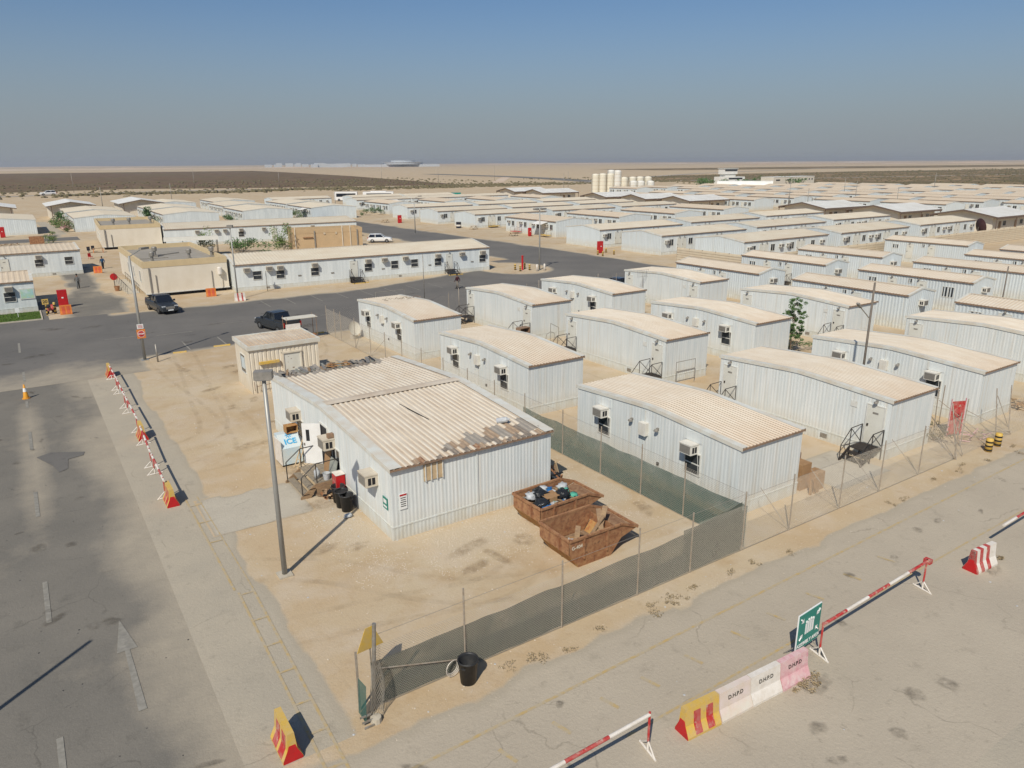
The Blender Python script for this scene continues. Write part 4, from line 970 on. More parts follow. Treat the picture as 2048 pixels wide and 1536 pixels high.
# ------------------------------------------------------------------ cream kiosk
t = thing('kiosk', 'small cream hut with ribbed front, peeling door and tin roof behind the big building', 'hut', (11.35, 47.8, 0))
KX, KY, KH = 4.6, 3.6, 3.1
g = MB(); corr(g, (KX, 0), (0, 0), 0, lambda q: KH-.1, .27, -.035, (0, -1), .22); corr(g, (KX, KY), (KX, 0), 0, lambda q: KH-.1, .27, -.035, (1, 0), .22)
g.quad((0, 0, 0), (0, 0, KH-.1), (0, KY, KH-.1), (0, KY, 0)); g.quad((0, KY, 0), (0, KY, KH-.1), (KX, KY, KH-.1), (KX, KY, 0)); part('wall', g, M['cream'], t)
g = MB()
for a in ((-.12, -.12, KX+.12, .0), (-.12, KY, KX+.12, KY+.12), (-.12, 0, 0, KY), (KX, 0, KX+.12, KY)): g.box(a[0], a[1], KH-.16, a[2], a[3], KH+.12)
part('fascia', g, M['trim'], t)
g = MB(); last = None
for i in range(17):
    a = i/16*KX
    g.quad((a, 0, KH+.02), (min(KX, a+.22), 0, KH+.02), (min(KX, a+.22), KY, KH+.06), (a, KY, KH+.06)) if i < 16 else None
    if i < 16: g.box(a+.22, 0, KH+.0, min(KX, a+.27), KY, KH+.085)
part('roof', g, M['roof_main'], t)
g = MB().box(2.2, -.03, .55, 3.3, -.004, 2.45); g2 = part('door', g, M['door'], t); g = MB(); g.box(2.1, -.09, .5, 2.2, -.002, 2.55); g.box(3.3, -.09, .5, 3.4, -.002, 2.55); g.box(2.1, -.11, 2.45, 3.4, -.002, 2.56); part('door_frame', g, M['cream'], t)
rnd = random.Random(8); g = MB()
for i in range(16): x = 2.28+rnd.random()*.9; z = .7+rnd.random()**2*1.6; w = .04+rnd.random()*.10; g.box(x, -.036, z, min(x+w, 3.26), -.0305, z+w*.5)
part('peeled_paint', g, M['tarp'], g2)
g = MB().box(.55, -.22, 1.95, 1.85, -.036, 2.12); part('light_batten', g, M['yellow'], t)
g = MB(); g.path([(1.85, -.12, 2.05), (2.0, -.05, 1.95), (2.07, -.05, 1.5)], .015, 5); part('cable', g, M['eave'], t)
o = add_window(t, (0, 1.7, 1.75), w=1.1, h=1.2, mid=''); part('blue_poster', MB().box(-.032, 1.3, 1.4, -.026, 2.1, 2.2), M['icebox'], t)
g = MB(); g.tube((.2, -.25, .55), (1.5, -.22, .62), .02, 5); g.tube((.1, -.15, .25), (.1, -.15, .85), .02, 5); part('pipe', g, M['eave'], t)
g = MB().box(3.6, KY+.05, KH+.05, KX+.05, KY+.10, KH+.45); part('rear_sign_board', g, M['white'], t)

# ------------------------------------------------------------------ long office block and other buildings left of the access road
def block(name, label, cat, p0, ang, LX, LY, eave, rise, wallm, roofm, feats, rib=.4, group=None, skirt=.5, rpitch=.4):
    t = cabin(name, label, cat, LX, LY, eave, rise, 'x', wallm, roofm, pitch=rib, dep=.004, rpitch=rpitch, rdep=.025, skirt=skirt, over=.15, eave_drop=.12, prof=[(0, 0), (.9, .95), (1, 1)], rake=.3)
    t.location = (p0[0], p0[1], 0); t.rotation_euler = (0, 0, ang)
    for k, x in feats:
        if k == 'a': add_ac(t, (x, 0, eave-.62), R(90), 'ac')
        if k == 'w': add_window(t, (x, -.02, eave-1.35), R(90), w=.95, h=.95, mid='h')
        if k == 'W': add_ac(t, (x, 0, eave-.62), R(90), 'ac'); add_window(t, (x, -.02, eave-1.45), R(90), w=.95, h=.9, mid='h')
        if k == 'd': add_door(t, (x, -.02, .62), R(90)); add_lamp(t, (x, -.02, eave-.15), R(90))
        if k == 'v': part('skirting_vent', MB().box(x, -.05, .18, x+.4, -.03, .38), M['steel'], t)
        if k == 's': part('wall_notice', MB().box(x, -.05, 1.3, x+.4, -.03, 1.45), M['steel'], t)
    return t
LB = block('office_block', 'long white prefab office block with a cream roof and two stairs along the crossroad', 'building', (20.7, 89.85), R(-3.2), 34.1, 10.6, 3.15, .75, M['wall_white'], M['roof_r'],
      [('a', 1.4), ('w', 2.6), ('a', 4.0), ('W', 5.3), ('s', 7.4), ('W', 9.5), ('s', 11.5), ('d', 14.5), ('W', 16.4), ('s', 18.2), ('a', 18.6), ('w', 20.0), ('a', 21.5), ('w', 22.8), ('s', 24.8), ('W', 26.2), ('d', 27.9), ('a', 29.8), ('s', 31.2), ('W', 33.0), ('v', 3.5), ('v', 20.5)])
for x, y, lab in ((35.2, 88.95, 'black metal stair at the left-hand door of the long office block'), (48.5, 88.2, 'black metal stair at the right-hand door of the long office block')):
    steps_thing(lab, (x, y, 0), R(86.8), 1.4, .62, 'black metal stairs of the long office block')
    solo('stair_kerb', MB().box(-.9, -1.75, 0, 1.2, -1.6, .1), M['yellow'], lab.replace('black metal stair', 'yellow kerb in front of the stair'), 'kerb', (x, y, 0), R(-3.2))
block('long_barrack', 'long white barrack behind the tan flat-roofed building, with bushes in front', 'barrack', (22.7, 148.3), R(-4.8), 36.0, 12.5, 3.15, .7, M['wall_white'], M['roof_r'],
      [('a', 5.6), ('a', 9), ('a', 10.5), ('W', 13.4), ('a', 17.6), ('d', 19.5), ('W', 22.4), ('W', 27), ('w', 31)])
block('white_office', 'white prefab office with one small double window, left of the cream blocks', 'building', (-24, 117.4), R(2.3), 31.2, 9.5, 3.3, .6, M['wall_white'], M['roof_q'], [('W', 26.2), ('w', 29.7), ('a', 20), ('d', 22.3), ('v', 27.5)], rpitch=.6)
t = block('green_lawn_office', 'white office at the left edge with a map board, on the lawn corner', 'building', (-20, 89.9), R(0.2), 20.8, 9, 3.15, .55, M['wall_white'], M['roof_q'], [('W', 18.6), ('W', 14.5), ('d', 12)], rpitch=.5)
s = part('map_board', MB().box(19.45, -.07, 1.35, 20.75, -.03, 2.45), M['frame'], t)
g = MB(); g.box(19.55, -.078, 1.45, 20.65, -.0705, 2.35); part('map_print', g, mat('map_print', (.45, .60, .40), (.30, .55, .62), 2.2, rough=.5, c3=(.66, .70, .64), c3scale=1.1), s)
def flatblock(name, label, loc, rz, LX, LY, H, band, wallm, bandm, plinth=.45, lower=.55):
    t = thing(name, label, 'building', loc, rz); z0 = plinth
    g = MB(); g.box(0, 0, z0, LX, LY, H-.7); part('wall', g, wallm, t)
    g = MB(); w = .25; zt = H; zb = H-.7
    g.box(-.03, -.03, zb, LX+.03, w, zt); g.box(-.03, LY-w, zb, LX+.03, LY+.03, zt); g.box(-.03, w, zb, w, LY-w, zt); g.box(LX-w, w, zb, LX+.03, LY-w, zt); part('parapet', g, bandm, t)
    g = MB(); g.quad((w, w, H-lower), (LX-w, w, H-lower), (LX-w, LY-w, H-lower), (w, LY-w, H-lower))
    part('flat_roof', g, M['flat_roof'], t)
    if plinth:
        g = MB(); g.box(.35, .35, 0, LX-.35, LY-.35, z0); part('plinth', g, M['dark'], t)
        g = MB(); g.box(-.05, -.05, z0-.08, LX+.05, -.001, z0+.04); part('base_beam', g, M['frame'], t)
    return t
def roof_vent(t, x, y, z, s=1):
    o = part('roof_vent', MB().lathe([(.16*s, 0), (.16*s, .7*s), (.30*s, .75*s), (.32*s, 1.15*s), (.24*s, 1.25*s), (0, 1.25*s)], 12), M['steel'], t, loc=(x, y, z))
    part('vent_base', MB().box(-.3*s, -.3*s, 0, .3*s, .3*s, .22), M['flat_roof'], o)
A = flatblock('beige_block', 'cream flat-roofed block with three roof vents beside the dark pickup', (11.33, 91.8, 0), 0, 9.1, 20.5, 4.05, .7, M['beige'], M['ochre'])
for x, y in ((1.6, 3.5), (5.8, 4.2), (8.6, 5.2), (2.8, 9.5)): roof_vent(A, x, y, 3.5)
g = MB(); g.box(.55, -.12, .5, .67, -.04, 3.35); part('downpipe', g, M['steel'], A); part('downpipe', MB().box(1.2, -.1, .5, 1.28, -.04, 2.5), M['steel'], A); part('downpipe', MB().box(7.25, -.1, .5, 7.32, -.04, 2.5), M['steel'], A)
o = part('water_heater', MB().lathe([(0, 0), (.26, 0), (.28, .05), (.28, .75), (.2, .85), (0, .85)], 14), M['white'], A, loc=(8.15, -.3, 2.05)); part('heater_pipe', MB().box(-.05, -.02, -1.4, .02, .05, 0), M['frame'], o)
for y, w_, m_ in ((2.4, 1.0, 'pane'), (7.5, .8, 'pane'), (9.5, .8, 'pane'), (12, .8, 'pane')): add_window(A, (0, y, 2.2), w=w_, h=1.2, mid='v')
g = MB(); g.tube((.3, 6, 3.55), (2.6, 4.8, 3.55), .05, 6); g.tube((.3, 8, 3.55), (4.0, 7.5, 3.55), .05, 6); g.tube((3, 10, 3.6), (6, 12, 3.6), .06, 6); part('roof_pipework', g, M['steel'], A)
B_ = flatblock('beige_block', 'cream flat-roofed block farther back, with a desk and chairs at its corner', (12.7, 150.2, 0), R(-3), 9.8, 21.5, 4.25, .7, M['beige'], M['ochre'], .5)
for x, y in ((2.5, 5), (5.2, 6), (9.0, 8)): roof_vent(B_, x, y, 3.7, 1.1)
part('downpipe', MB().box(.6, -.14, .5, .8, -.04, 3.5), M['steel'], B_); part('downpipe', MB().box(1.6, -.12, .5, 1.7, -.04, 2.6), M['steel'], B_)
for y in (3, 5.5, 8.5, 12): add_window(B_, (0, y, 1.9), w=.8, h=1.3, mid='v')
C_ = flatblock('tan_block', 'tan flat-roofed block with pale downpipes beside the white car', (39.4, 126.6, 0), R(-9), 12.0, 5.2, 3.7, .7, M['tan'], M['tan'], 0, .45)
for x in (.35, 8.4, 9.8): part('downpipe', MB().box(x, -.15, .3, x+.13, -.04, 4.25), M['cream'], C_)
for x in (3.6, 11.0): part('dark_downpipe', MB().box(x, -.2, .5, x+.18, -.04, 3.4), M['steel'], C_)
for x in (5.4, 7.4): part('round_vent', MB().lathe([(0, 0), (.18, 0), (.18, .08), (.12, .08), (.12, .03), (0, .03)], 12), M['cream'], C_, loc=(x, -.03, 2.9), rot=(R(90), 0, 0))
part('window_hood', MB().box(1.7, -.25, 2.3, 3.4, -.03, 2.38), M['rust'], C_)

# white-roofed open sheds with brown eaves
def make_shed():
    t = thing('open_shed', 'x', 'shed'); L_, W_, e, r = 15.5, 11.2, 3.25, 1.15
    g = MB()
    for a, b, za, zb in ((-1.2, W_/2, e-.1, e+r), (W_/2, W_+1.2, e+r, e-.1)):
        g.quad((-1.0, a, za+.1), (L_+1, a, za+.1), (L_+1, b, zb+.1), (-1.0, b, zb+.1))
        n = 28
        for i in range(n):
            x = -1+(L_+2)*i/n; g.quad((x, a, za+.13), (x+.08, a, za+.13), (x+.08, b, zb+.13), (x, b, zb+.13))
    part('roof', g, M['roof_white'], t)
    g = MB()
    for x in (-1.03, L_+1.0):
        for a, b, za, zb in ((-1.2, W_/2, e-.1, e+r), (W_/2, W_+1.2, e+r, e-.1)):
            g.quad((x, a, za-.22), (x, b, zb-.22), (x, b, zb+.09), (x, a, za+.09)); g.quad((x+.03, a, za-.22), (x+.03, a, za+.09), (x+.03, b, zb+.09), (x+.03, b, zb-.22))
    g.box(-1.03, -1.22, e-.45, L_+1.03, -1.19, e-.01); g.box(-1.03, W_+1.19, e-.45, L_+1.03, W_+1.22, e-.01); part('brown_fascia', g, M['brown'], t)
    g = MB()
    for x in (0, L_): g.v += []; g.prism([(0, .0), (W_, .0), (W_, e), (W_/2, e+r-.1), (0, e)], 'x', x, x+.15)
    g.box(.15, 0, 0, L_, .15, e); g.box(.15, W_-.15, 0, L_, W_, e); part('wall', g, M['beige'], t)
    for x in (-.85, L_/2, L_+.85):
        for y in (-1.05, W_+1.05): part('post', MB().box(x-.07, y-.07, 0, x+.07, y+.07, e-.1), M['brown'], t)
    for x in (2.5, 9.5): part('doorway', MB().box(x, -.03, 0, x+1.1, -.005, 2.2), M['wood'], t)
    for x in (5, 12.5): add_window(t, (x, -.01, 1.7), R(90), w=1.2, h=.9, mid='v')
    return t
SH = make_shed(); G_S = 'white-roofed sheds with brown eaves'
for x, y, lab in ((166.2, 72.8, 'white-roofed shed with brown eaves nearest the cream sheet fence'), (166.8, 93.0, 'white-roofed brown-eaved shed second from the cream sheet fence'), (165.8, 111.2, 'white-roofed brown-eaved shed third from the cream sheet fence'),
                  (167.0, 156.5, 'right-hand brown-eaved shed in front of the silos'), (166.0, 173.8, 'middle brown-eaved shed in front of the silos'), (165.6, 192.2, 'left-hand brown-eaved shed in front of the silos'),
                  (169.5, 233.0, 'brown-eaved shed at the sand lot left of the silos, right one'), (169.5, 252.0, 'brown-eaved shed at the sand lot left of the silos, left one')):
    place(SH, USED, lab, (x, y, 0), None, G_S)
def make_shed2():
    t = thing('gabled_shed', 'x', 'shed'); L_, W_, e, r = 18, 10.4, 3.9, 1.0
    g = MB()
    for a, b, za, zb in ((-.9, W_/2, e-.1, e+r), (W_/2, W_+.9, e+r, e-.1)):
        g.quad((a, -1.4, za), (b, -1.4, zb), (b, L_+1, zb), (a, L_+1, za)); g.quad((a, -1.4, za-.12), (a, L_+1, za-.12), (b, L_+1, zb-.12), (b, -1.4, zb-.12)); g.quad((a, -1.4, za-.12), (b, -1.4, zb-.12), (b, -1.4, zb), (a, -1.4, za))
    g.box(-.9, -1.4, e-.25, -.87, L_+1, e-.12); part('roof', g, M['roof_white'], t)
    g = MB()
    for a, b, za, zb in ((-.9, W_/2, e-.1, e+r), (W_/2, W_+.9, e+r, e-.1)): g.quad((a, -1.43, za-.35), (b, -1.43, zb-.35), (b, -1.43, zb-.11), (a, -1.43, za-.11))
    part('brown_fascia', g, M['brown'], t)
    g = MB(); g.prism([(0, 0), (W_, 0), (W_, e), (W_/2, e+r-.1), (0, e)], 'y', 0, .15); g.prism([(0, 0), (W_, 0), (W_, e), (W_/2, e+r-.1), (0, e)], 'y', L_-.15, L_); g.box(0, .15, 0, .15, L_-.15, e); g.box(W_-.15, .15, 0, W_, L_-.15, e); part('wall', g, M['beige'], t)
    for x in (.4, W_-.4): part('post', MB().box(x-.1, -1.2, 0, x+.1, -1.0, e-.1), M['brown'], t)
    return t
S2 = make_shed2()
for x, y, lab in ((9.3, 243.5, 'white-roofed shed with beige gable at the far end of the garden path'), (27.3, 245, 'white-roofed shed with beige gable behind the barracks with the dark shrub'), (-9.6, 240, 'white-roofed shed cut off by the left edge')):
    place(S2, USED, lab, (x, y, 0), None, 'white-roofed gabled sheds at the back left')

# ------------------------------------------------------------------ cream sheet fence round the middle camp
t = thing('sheet_fence', 'cream horizontal-sheet fence round the middle camp', 'fence', (0, 0, 0))
def fence_run(x0, y0, x1, y1, h=2.35):
    L_ = math.dist((x0, y0), (x1, y1)); n = int(L_/2.4); d = Vector((x1-x0, y1-y0, 0)).normalized(); a = math.atan2(d.y, d.x)
    def sheetm():
        g = MB()
        for k in range(7): z = .05+k*.33; g.box(0, -.06, z, 2.4, .0, z+.24); g.box(0, .0, z+.22, 2.4, .01, z+.35)
        return g.mesh('fence_sheet', M['panel_fence'])
    sm = cached('fsheet', sheetm); pm = cached('fpost', lambda: MB().box(-.04, -.05, 0, .04, .05, 2.42).mesh('post', M['post']))
    for i in range(n):
        p = (x0+d.x*i*2.4, y0+d.y*i*2.4, 0); ob('fence_sheet', sm, t, p, a); ob('post', pm, t, p, a)
fence_run(80.6, 77.2, 80.6, 64.3); fence_run(80.7, 64.0, 215, 63.6)

# ------------------------------------------------------------------ silos, tower, far things
G_T = 'storage silos at the plant'
sil = [(238.8, 285.2, 8.9, 'c', 'tall cream silo at the left end of the row'), (241.5, 283.0, 9.1, 'c', 'tall cream silo second from the left end'), (244.9, 281.3, 9.1, 'c', 'tall cream silo third from the left'), (249.8, 286.4, 10.6, 'w', 'tall silo standing behind the third cream one'), (247.5, 279.1, 10.5, 'w', 'tall white silo in the middle of the row'), (250.6, 277.6, 7.3, 'c', 'shorter cream silo just right of the tall white one'), (254.9, 276.4, 7.4, 'c', 'shorter cream silo in the middle of the low group'), (258.2, 274.7, 7.5, 'c', 'shorter cream silo with a stair beside it'), (261.7, 272.8, 7.5, 'c', 'last cream silo at the right end'), (249.8, 270.2, 5.7, 'w', 'small white silo standing in front of the low group, left'), (252.4, 267.8, 5.7, 'w', 'small white silo standing in front of the low group, middle'), (255.7, 264.7, 5.7, 'w', 'small white silo at the right end of the row')]
for x, y, h, m_, lab in sil:
    t = thing('silo', lab, 'silo', (x, y, 0), 0, G_T); r = 1.85
    part('body', MB().lathe([(r, 0), (r, h-.7)], 24), M['tank' if m_ == 'c' else 'tank_white'], t, True)
    part('dome', MB().lathe([(r, h-.7), (r*.8, h-.25), (r*.3, h), (0, h)], 24), M['tank' if m_ == 'c' else 'tank_white'], t)
    for k in range(1, int(h/1.7)): part('band', MB().lathe([(r+.01, k*1.7), (r+.05, k*1.7+.03), (r+.05, k*1.7+.12), (r+.01, k*1.7+.15)], 24), M['roof_q'], t)
    g = MB(); g.tube((-r-.15, -.2, 0), (-r-.15, -.2, h), .04, 4); g.tube((-r-.15, .2, 0), (-r-.15, .2, h), .04, 4); part('ladder', g, M['steel'], t)
t = thing('control_building', 'white two-level control building among trees beyond the camp', 'building', (380, 329, 0), R(-10))
part('lower_floor', MB().box(0, 0, 0, 18, 8, 4.6), M['roof_white'], t); part('window_band', MB().box(5, -.08, 3.0, 16, -.02, 4.0), M['pane'], t); part('shaft', MB().box(3.5, 2, 4.6, 12, 7, 6.2), M['frame'], t)
part('upper_floor', MB().box(2.6, 1.5, 6.2, 13, 7.5, 9.6), M['roof_white'], t); part('window_band', MB().box(3, 1.42, 8.0, 12.8, 1.48, 9.0), M['pane'], t); part('roof', MB().box(2.2, 1, 9.6, 13.4, 8, 9.9), M['frame'], t)
t = thing('storage_building', 'low cream storage building with small windows on the far edge of the camp', 'building', (385, 294, 0), R(2))
part('wall', MB().box(0, 0, 0, 42, 9, 4.6), M['beige'], t); part('parapet', MB().box(-.1, -.1, 4.6, 42.1, 9.1, 4.9), M['roof_white'], t)
for x in (2.5, 13.5): part('window', MB().box(x, -.08, 2.6, x+4, -.02, 3.4), M['pane'], t)
for x in (21.5, 24.5, 28.5, 32, 36, 39): part('window', MB().box(x, -.08, 2.7, x+1.2, -.02, 3.6), M['pane'], t)
t = thing('storage_tent', 'white tunnel tent beyond the silos', 'tent', (338, 296, 0), R(-52))
g = MB(); n = 10
for i in range(n):
    a, b = math.pi*i/n, math.pi*(i+1)/n; g.quad((0, 4*math.cos(a), 3.6*math.sin(a)), (30, 4*math.cos(a), 3.6*math.sin(a)), (30, 4*math.cos(b), 3.6*math.sin(b)), (0, 4*math.cos(b), 3.6*math.sin(b)))
for x in (0, 30): g.v += [(x, 4*math.cos(math.pi*i/n), 3.6*math.sin(math.pi*i/n)) for i in range(n+1)]; g.f.append(tuple(range(len(g.v)-n-1, len(g.v)))); g.mi.append(0)
part('canvas', g, M['roof_white'], t)
t = thing('stadium', 'faint pale stadium on the horizon', 'stadium', (1297, 2705, 0), R(-25.6))
n = 32; ring = [(math.cos(6.2832*i/n), math.sin(6.2832*i/n)) for i in range(n)]
part('low_wing', MB().box(-150, -30, 0, 140, 30, 9), M['far_grey'], t)
part('bowl', MB().poly([(x*76, y*56) for x, y in ring], 9, 16), M['far_grey'], t); part('roof_rim', MB().poly([(x*80, y*58) for x, y in ring], 16, 17), M['far_rim'], t)
part('upper_tier', MB().poly([(x*46, y*36) for x, y in ring], 17, 23), M['far_grey'], t); part('upper_rim', MB().poly([(x*47, y*37) for x, y in ring], 23, 24), M['far_rim'], t)
rnd = random.Random(21)
for i in range(16):
    a = R(16.2+i*.42+rnd.uniform(-.15, .15)); d = rnd.uniform(2900, 3600)
    solo('distant_block', MB().box(-6-16*rnd.random(), -10, 0, 6+16*rnd.random(), 10, 9+rnd.random()*9), M['far_grey'], '%s faint grey building from the left on the horizon, left of the stadium' % (ordn+['twelfth', 'thirteenth', 'fourteenth', 'fifteenth', 'sixteenth'])[i], 'building', (math.sin(a)*d, math.cos(a)*d, 0), -a, 'faint grey buildings on the horizon')

# ------------------------------------------------------------------ poles and lamps
def pole(name, label, loc, h, r0, r1, head=None, cat='lamp post', armrot=0, m='lamp_pole', group=None, base=True):
    t = thing(name, label, cat, (loc[0], loc[1], 0), 0, group)
    part('post', MB().tube((0, 0, 0), (0, 0, h), r0, 12, r1), M[m], t, True)
    if base: part('base_plate', MB().box(-r0*2.2, -r0*2.2, 0, r0*2.2, r0*2.2, .04), M[m], t)
    if head == 'box':
        o = part('lamp_head', MB().box(-.3, -.2, -.14, .3, .2, .14), M['lamp_head'], t, loc=(0, 0, h+.12), rz=armrot); part('diffuser', MB().box(-.26, -.16, -.17, .26, .16, -.141), M['lampglass'], o)
    if head == 'double':
        part('lamp_arm', MB().box(-.55, -.05, h-.03, .55, .05, h+.03), M[m], t)
        for s in (-1, 1): o = part('lamp_head', MB().box(-.38, -.22, -.1, .38, .22, .1), M['lamp_head'], t, loc=(s*.62, 0, h+.14)); part('diffuser', MB().box(-.3, -.16, -.13, .3, .16, -.101), M['lampglass'], o)
    if head == 'arm':
        ca, sa = math.cos(armrot), math.sin(armrot); part('lamp_arm', MB().tube((0, 0, h-.05), (ca*1.1, sa*1.1, h+.35), .035, 8), M[m], t)
        o = part('lamp_head', MB().box(-.38, -.13, -.07, .38, .13, .07), M['lamp_head'], t, loc=(ca*1.45, sa*1.45, h+.42), rz=armrot); part('diffuser', MB().box(-.3, -.1, -.09, .3, .1, -.071), M['lampglass'], o)
    return t
t = pole('street_lamp', 'tall grey lamp post with a box head in front of the dirty-roofed building', (6.22, 24.55), 7.55, .098, .07, 'box', armrot=R(-25))
g = MB().box(-.26, -.26, 0, .24, .26, .07); part('footing', g, M['concrete'], t)
t = pole('street_lamp', 'grey lamp post carrying the orange STOP sign at the crossroad', (6.83, 61.66), 8.0, .12, .08, 'arm', armrot=R(35))
s = part('stop_sign', MB().box(-.3, -.16, 1.75, .3, -.13, 2.45), M['orange'], t); oc = [(.24*math.cos(R(22.5+45*i)), .24*math.sin(R(22.5+45*i))) for i in range(8)]
part('red_octagon', MB().poly(oc, 0, .012), M['red'], s, loc=(0, -.161, 2.1), rot=(R(90), 0, 0)); part('white_rim', MB().poly([(x*1.12, y*1.12) for x, y in oc], 0, .006), M['sign_white'], s, loc=(0, -.161, 2.1), rot=(R(90), 0, 0))
ob('lettering', text_mesh('STOP', .17, M['sign_white'], .003, .006), s, (0, -.178, 2.1), rot=(R(90), 0, 0))
s = part('white_plate', MB().box(-.22, -.16, 2.5, .22, -.13, 2.85), M['sign_white'], t); g = MB()
for z in (2.75, 2.66, 2.57): g.box(-.17, -.168, z, .17, -.1605, z+.035)
part('plate_lines', g, M['red_old'], s)
pole('street_lamp', 'thin grey lamp post between the beige block and the long office', (19.6, 84.6), 7.9, .08, .06, 'box', armrot=R(-30))
pole('street_lamp', 'grey double-headed lamp post on the sandy traffic island', (60.41, 83.76), 8.2, .11, .08, 'double')
pole('street_lamp', 'lamp post with a single head beside the access road in the middle', (71.5, 144.6), 7.3, .10, .07, 'arm', armrot=R(0))
pole('utility_pole', 'tall dark wooden-looking pole with a slanting lamp arm in the near compound', (40.9, 23.6), 7.7, .08, .06, None, 'pole', m='pole_brown')
t = thing('pole_lamp', 'small slanting lamp arm bolted to the tall dark pole', 'lamp', (40.9, 23.6, 5.55)); part('arm', MB().tube((0, 0, 0), (-.9, .1, .75), .03, 6), M['steel'], t); part('lamp_head', MB().box(-.22, -.09, -.05, .22, .09, .05), M['lamp_head'], t, loc=(-1.1, .12, .92), rot=(0, R(40), 0))
pole('thin_mast', 'thin dark lamp mast between the bluish cabins at right', (70.2, 28.9), 5.7, .07, .05, None, 'pole', m='pole_brown', base=False)
pole('sign_mast', 'thin rusty mast with small boxes in front of the long office block', (35.6, 70.5), 5.2, .045, .04, None, 'pole', m='steel', base=False)
pole('lamp_stub', 'thin post with a small square lamp at the left end of the office block', (24.0, 88.6), 2.4, .04, .04, None, 'post', m='steel', base=False)
pole('short_post', 'short grey steel post beside the STOP sign lamp', (7.56, 60.41), 1.4, .06, .06, None, 'post', m='steel', base=False)
for x, y, lab in ((36, 63.7, 'thin bare post behind the cabin with the brown cupboard'), (45.5, 63.2, 'thin bare post behind the cabin next to the dark car'), (53.5, 63, 'thin bare post beside the half-hidden dark car')): pole('bare_post', lab, (x, y), 2.5, .03, .03, None, 'post', m='post', base=False)
rnd = random.Random(5)
far = [(31.3, 482, 10.6, 'by the highway at the far left'), (99.6, 510, 11, 'by the highway, second from the left'), (147.7, 492, 9.6, 'by the highway, above the brown plain'), (202.8, 455, 14, 'by the highway left of the coach'), (261, 487, 12, 'beside the end of the brown plain'), (275, 353, 9, 'left of the silos'),
       (330, 520, 12, 'where the highway bends'), (50.2, 300, 8, 'behind the shed with the beige gable'), (80.4, 214.6, 6.4, 'standing on the roofs near the canopy'), (231, 300, 9, 'just left of the silos'), (205, 150, 8, 'among the tan barracks, left'), (228, 142, 8, 'among the tan barracks, middle'), (262, 168, 8, 'among the tan barracks, right'),
       (330, 170, 9, 'near the scrub at right'), (186, 130, 7, 'beside the white-roofed sheds'), (24, 262, 8, 'behind the left gabled shed'), (210, 118, 7, 'with a cross arm above the pale gables')]
for x, y, h, lab in far: pole('lamp_mast', 'thin distant mast '+lab, (x, y), h, .12, .08, None, 'mast', m='steel', group='thin distant masts', base=False)
# traffic lamp standing just outside the left edge whose shadow falls on the road
pole('street_lamp', 'tall grey lamp post beside the road at the near left, its shadow on the asphalt', (-5.9, 19.3), 7.8, .09, .07)

# ------------------------------------------------------------------ chain-link fences with shade net
def chain(mb, x0, y0, x1, y1, h, cell=.085, r=.0036):
    L_ = math.dist((x0, y0), (x1, y1)); d = Vector((x1-x0, y1-y0, 0)).normalized(); n = Vector((-d.y, d.x, 0))
    def P(s, z, k): return (x0+d.x*s+n.x*k, y0+d.y*s+n.y*k, z)
    i = -h
    while i < L_:
        for sg in (1, -1):
            s0, s1 = i, i+h
            za, zb = (.03, h) if sg == 1 else (h, .03)
            a, b = max(0, s0), min(L_, s1)
            if b-a > .01:
                z_a = za+(zb-za)*(a-s0)/(s1-s0); z_b = za+(zb-za)*(b-s0)/(s1-s0)
                mb.tube(P(a, z_a, .002*sg), P(b, z_b, .002*sg), r, 3, caps=False)
        i += cell
def net(parent, x0, y0, x1, y1, h0, h1, m, off, seed=0, name='shade_net'):
    g = MB(); L_ = math.dist((x0, y0), (x1, y1)); d = Vector((x1-x0, y1-y0, 0)).normalized(); n_ = Vector((-d.y, d.x, 0)); n = max(2, int(L_/.22)); last = None; rows = 5
    for i in range(n+1):
        s = L_*i/n; h = h0+(h1-h0)*i/n+.06*noise.noise(Vector((s*.8, seed, 0)))-.05*abs(math.sin(s*1.05)); cur = []
        for j in range(rows+1):
            z = .02+(h-.02)*j/rows; o = off+.035*noise.noise(Vector((s*1.5, z*2, seed+5))); cur.append((x0+d.x*s+n_.x*o, y0+d.y*s+n_.y*o, z))
        if last:
            for j in range(rows): g.quad(last[j], cur[j], cur[j+1], last[j+1])
        last = cur
    return part(name, g, m, parent, True)
def fpost(t, x, y, h, lean=(0, 0), r=.028, barb=True):
    g = MB().tube((0, 0, 0), (lean[0], lean[1], h), r, 7); return part('post', g, M['post'], t, loc=(x, y, 0))
t = thing('chain_link_fence', 'chain-link fence with dark netting along the roadside verge', 'fence', (0, 0, 0))
FY = 16.28
for x, h in ((9.08, 2.75), (12.69, 2.45), (15.99, 2.6), (18.6, 2.45), (21.45, 2.5), (24.36, 2.5), (27.78, 2.5), (30.84, 2.5), (34.17, 2.5), (37.5, 2.5)): fpost(t, x, FY, h)
for x in (24.36, 27.78, 30.84, 34.17, 37.5): part('brace', MB().tube((x, FY, .03), (x-.25, FY+1.35, 1.45), .015, 6), M['post'], t)
g = MB(); chain(g, 6.2, FY, 21.45, FY, 1.95); part('chain_link_mesh', g, M['wire'], t, kind='stuff')
g = MB(); chain(g, 21.45, FY, 37.5, FY, 2.3, .095); part('chain_link_mesh', g, M['wire'], t, kind='stuff')
g = MB(); g.tube((6.2, FY, .04), (37.5, FY, .04), .008, 4); g.tube((6.4, FY, 2.3), (21.45, FY, 2.4), .006, 4); g.tube((21.45, FY, 2.3), (37.5, FY, 2.3), .006, 4); part('tension_wire', g, M['wire'], t)
net(t, 6.15, FY+.03, 21.45, FY+.03, 1.45, 1.72, M['net'], .03, 2)
net(t, 18.3, FY+.05, 21.45, FY+.05, 1.75, 2.0, M['net'], .08, 9)
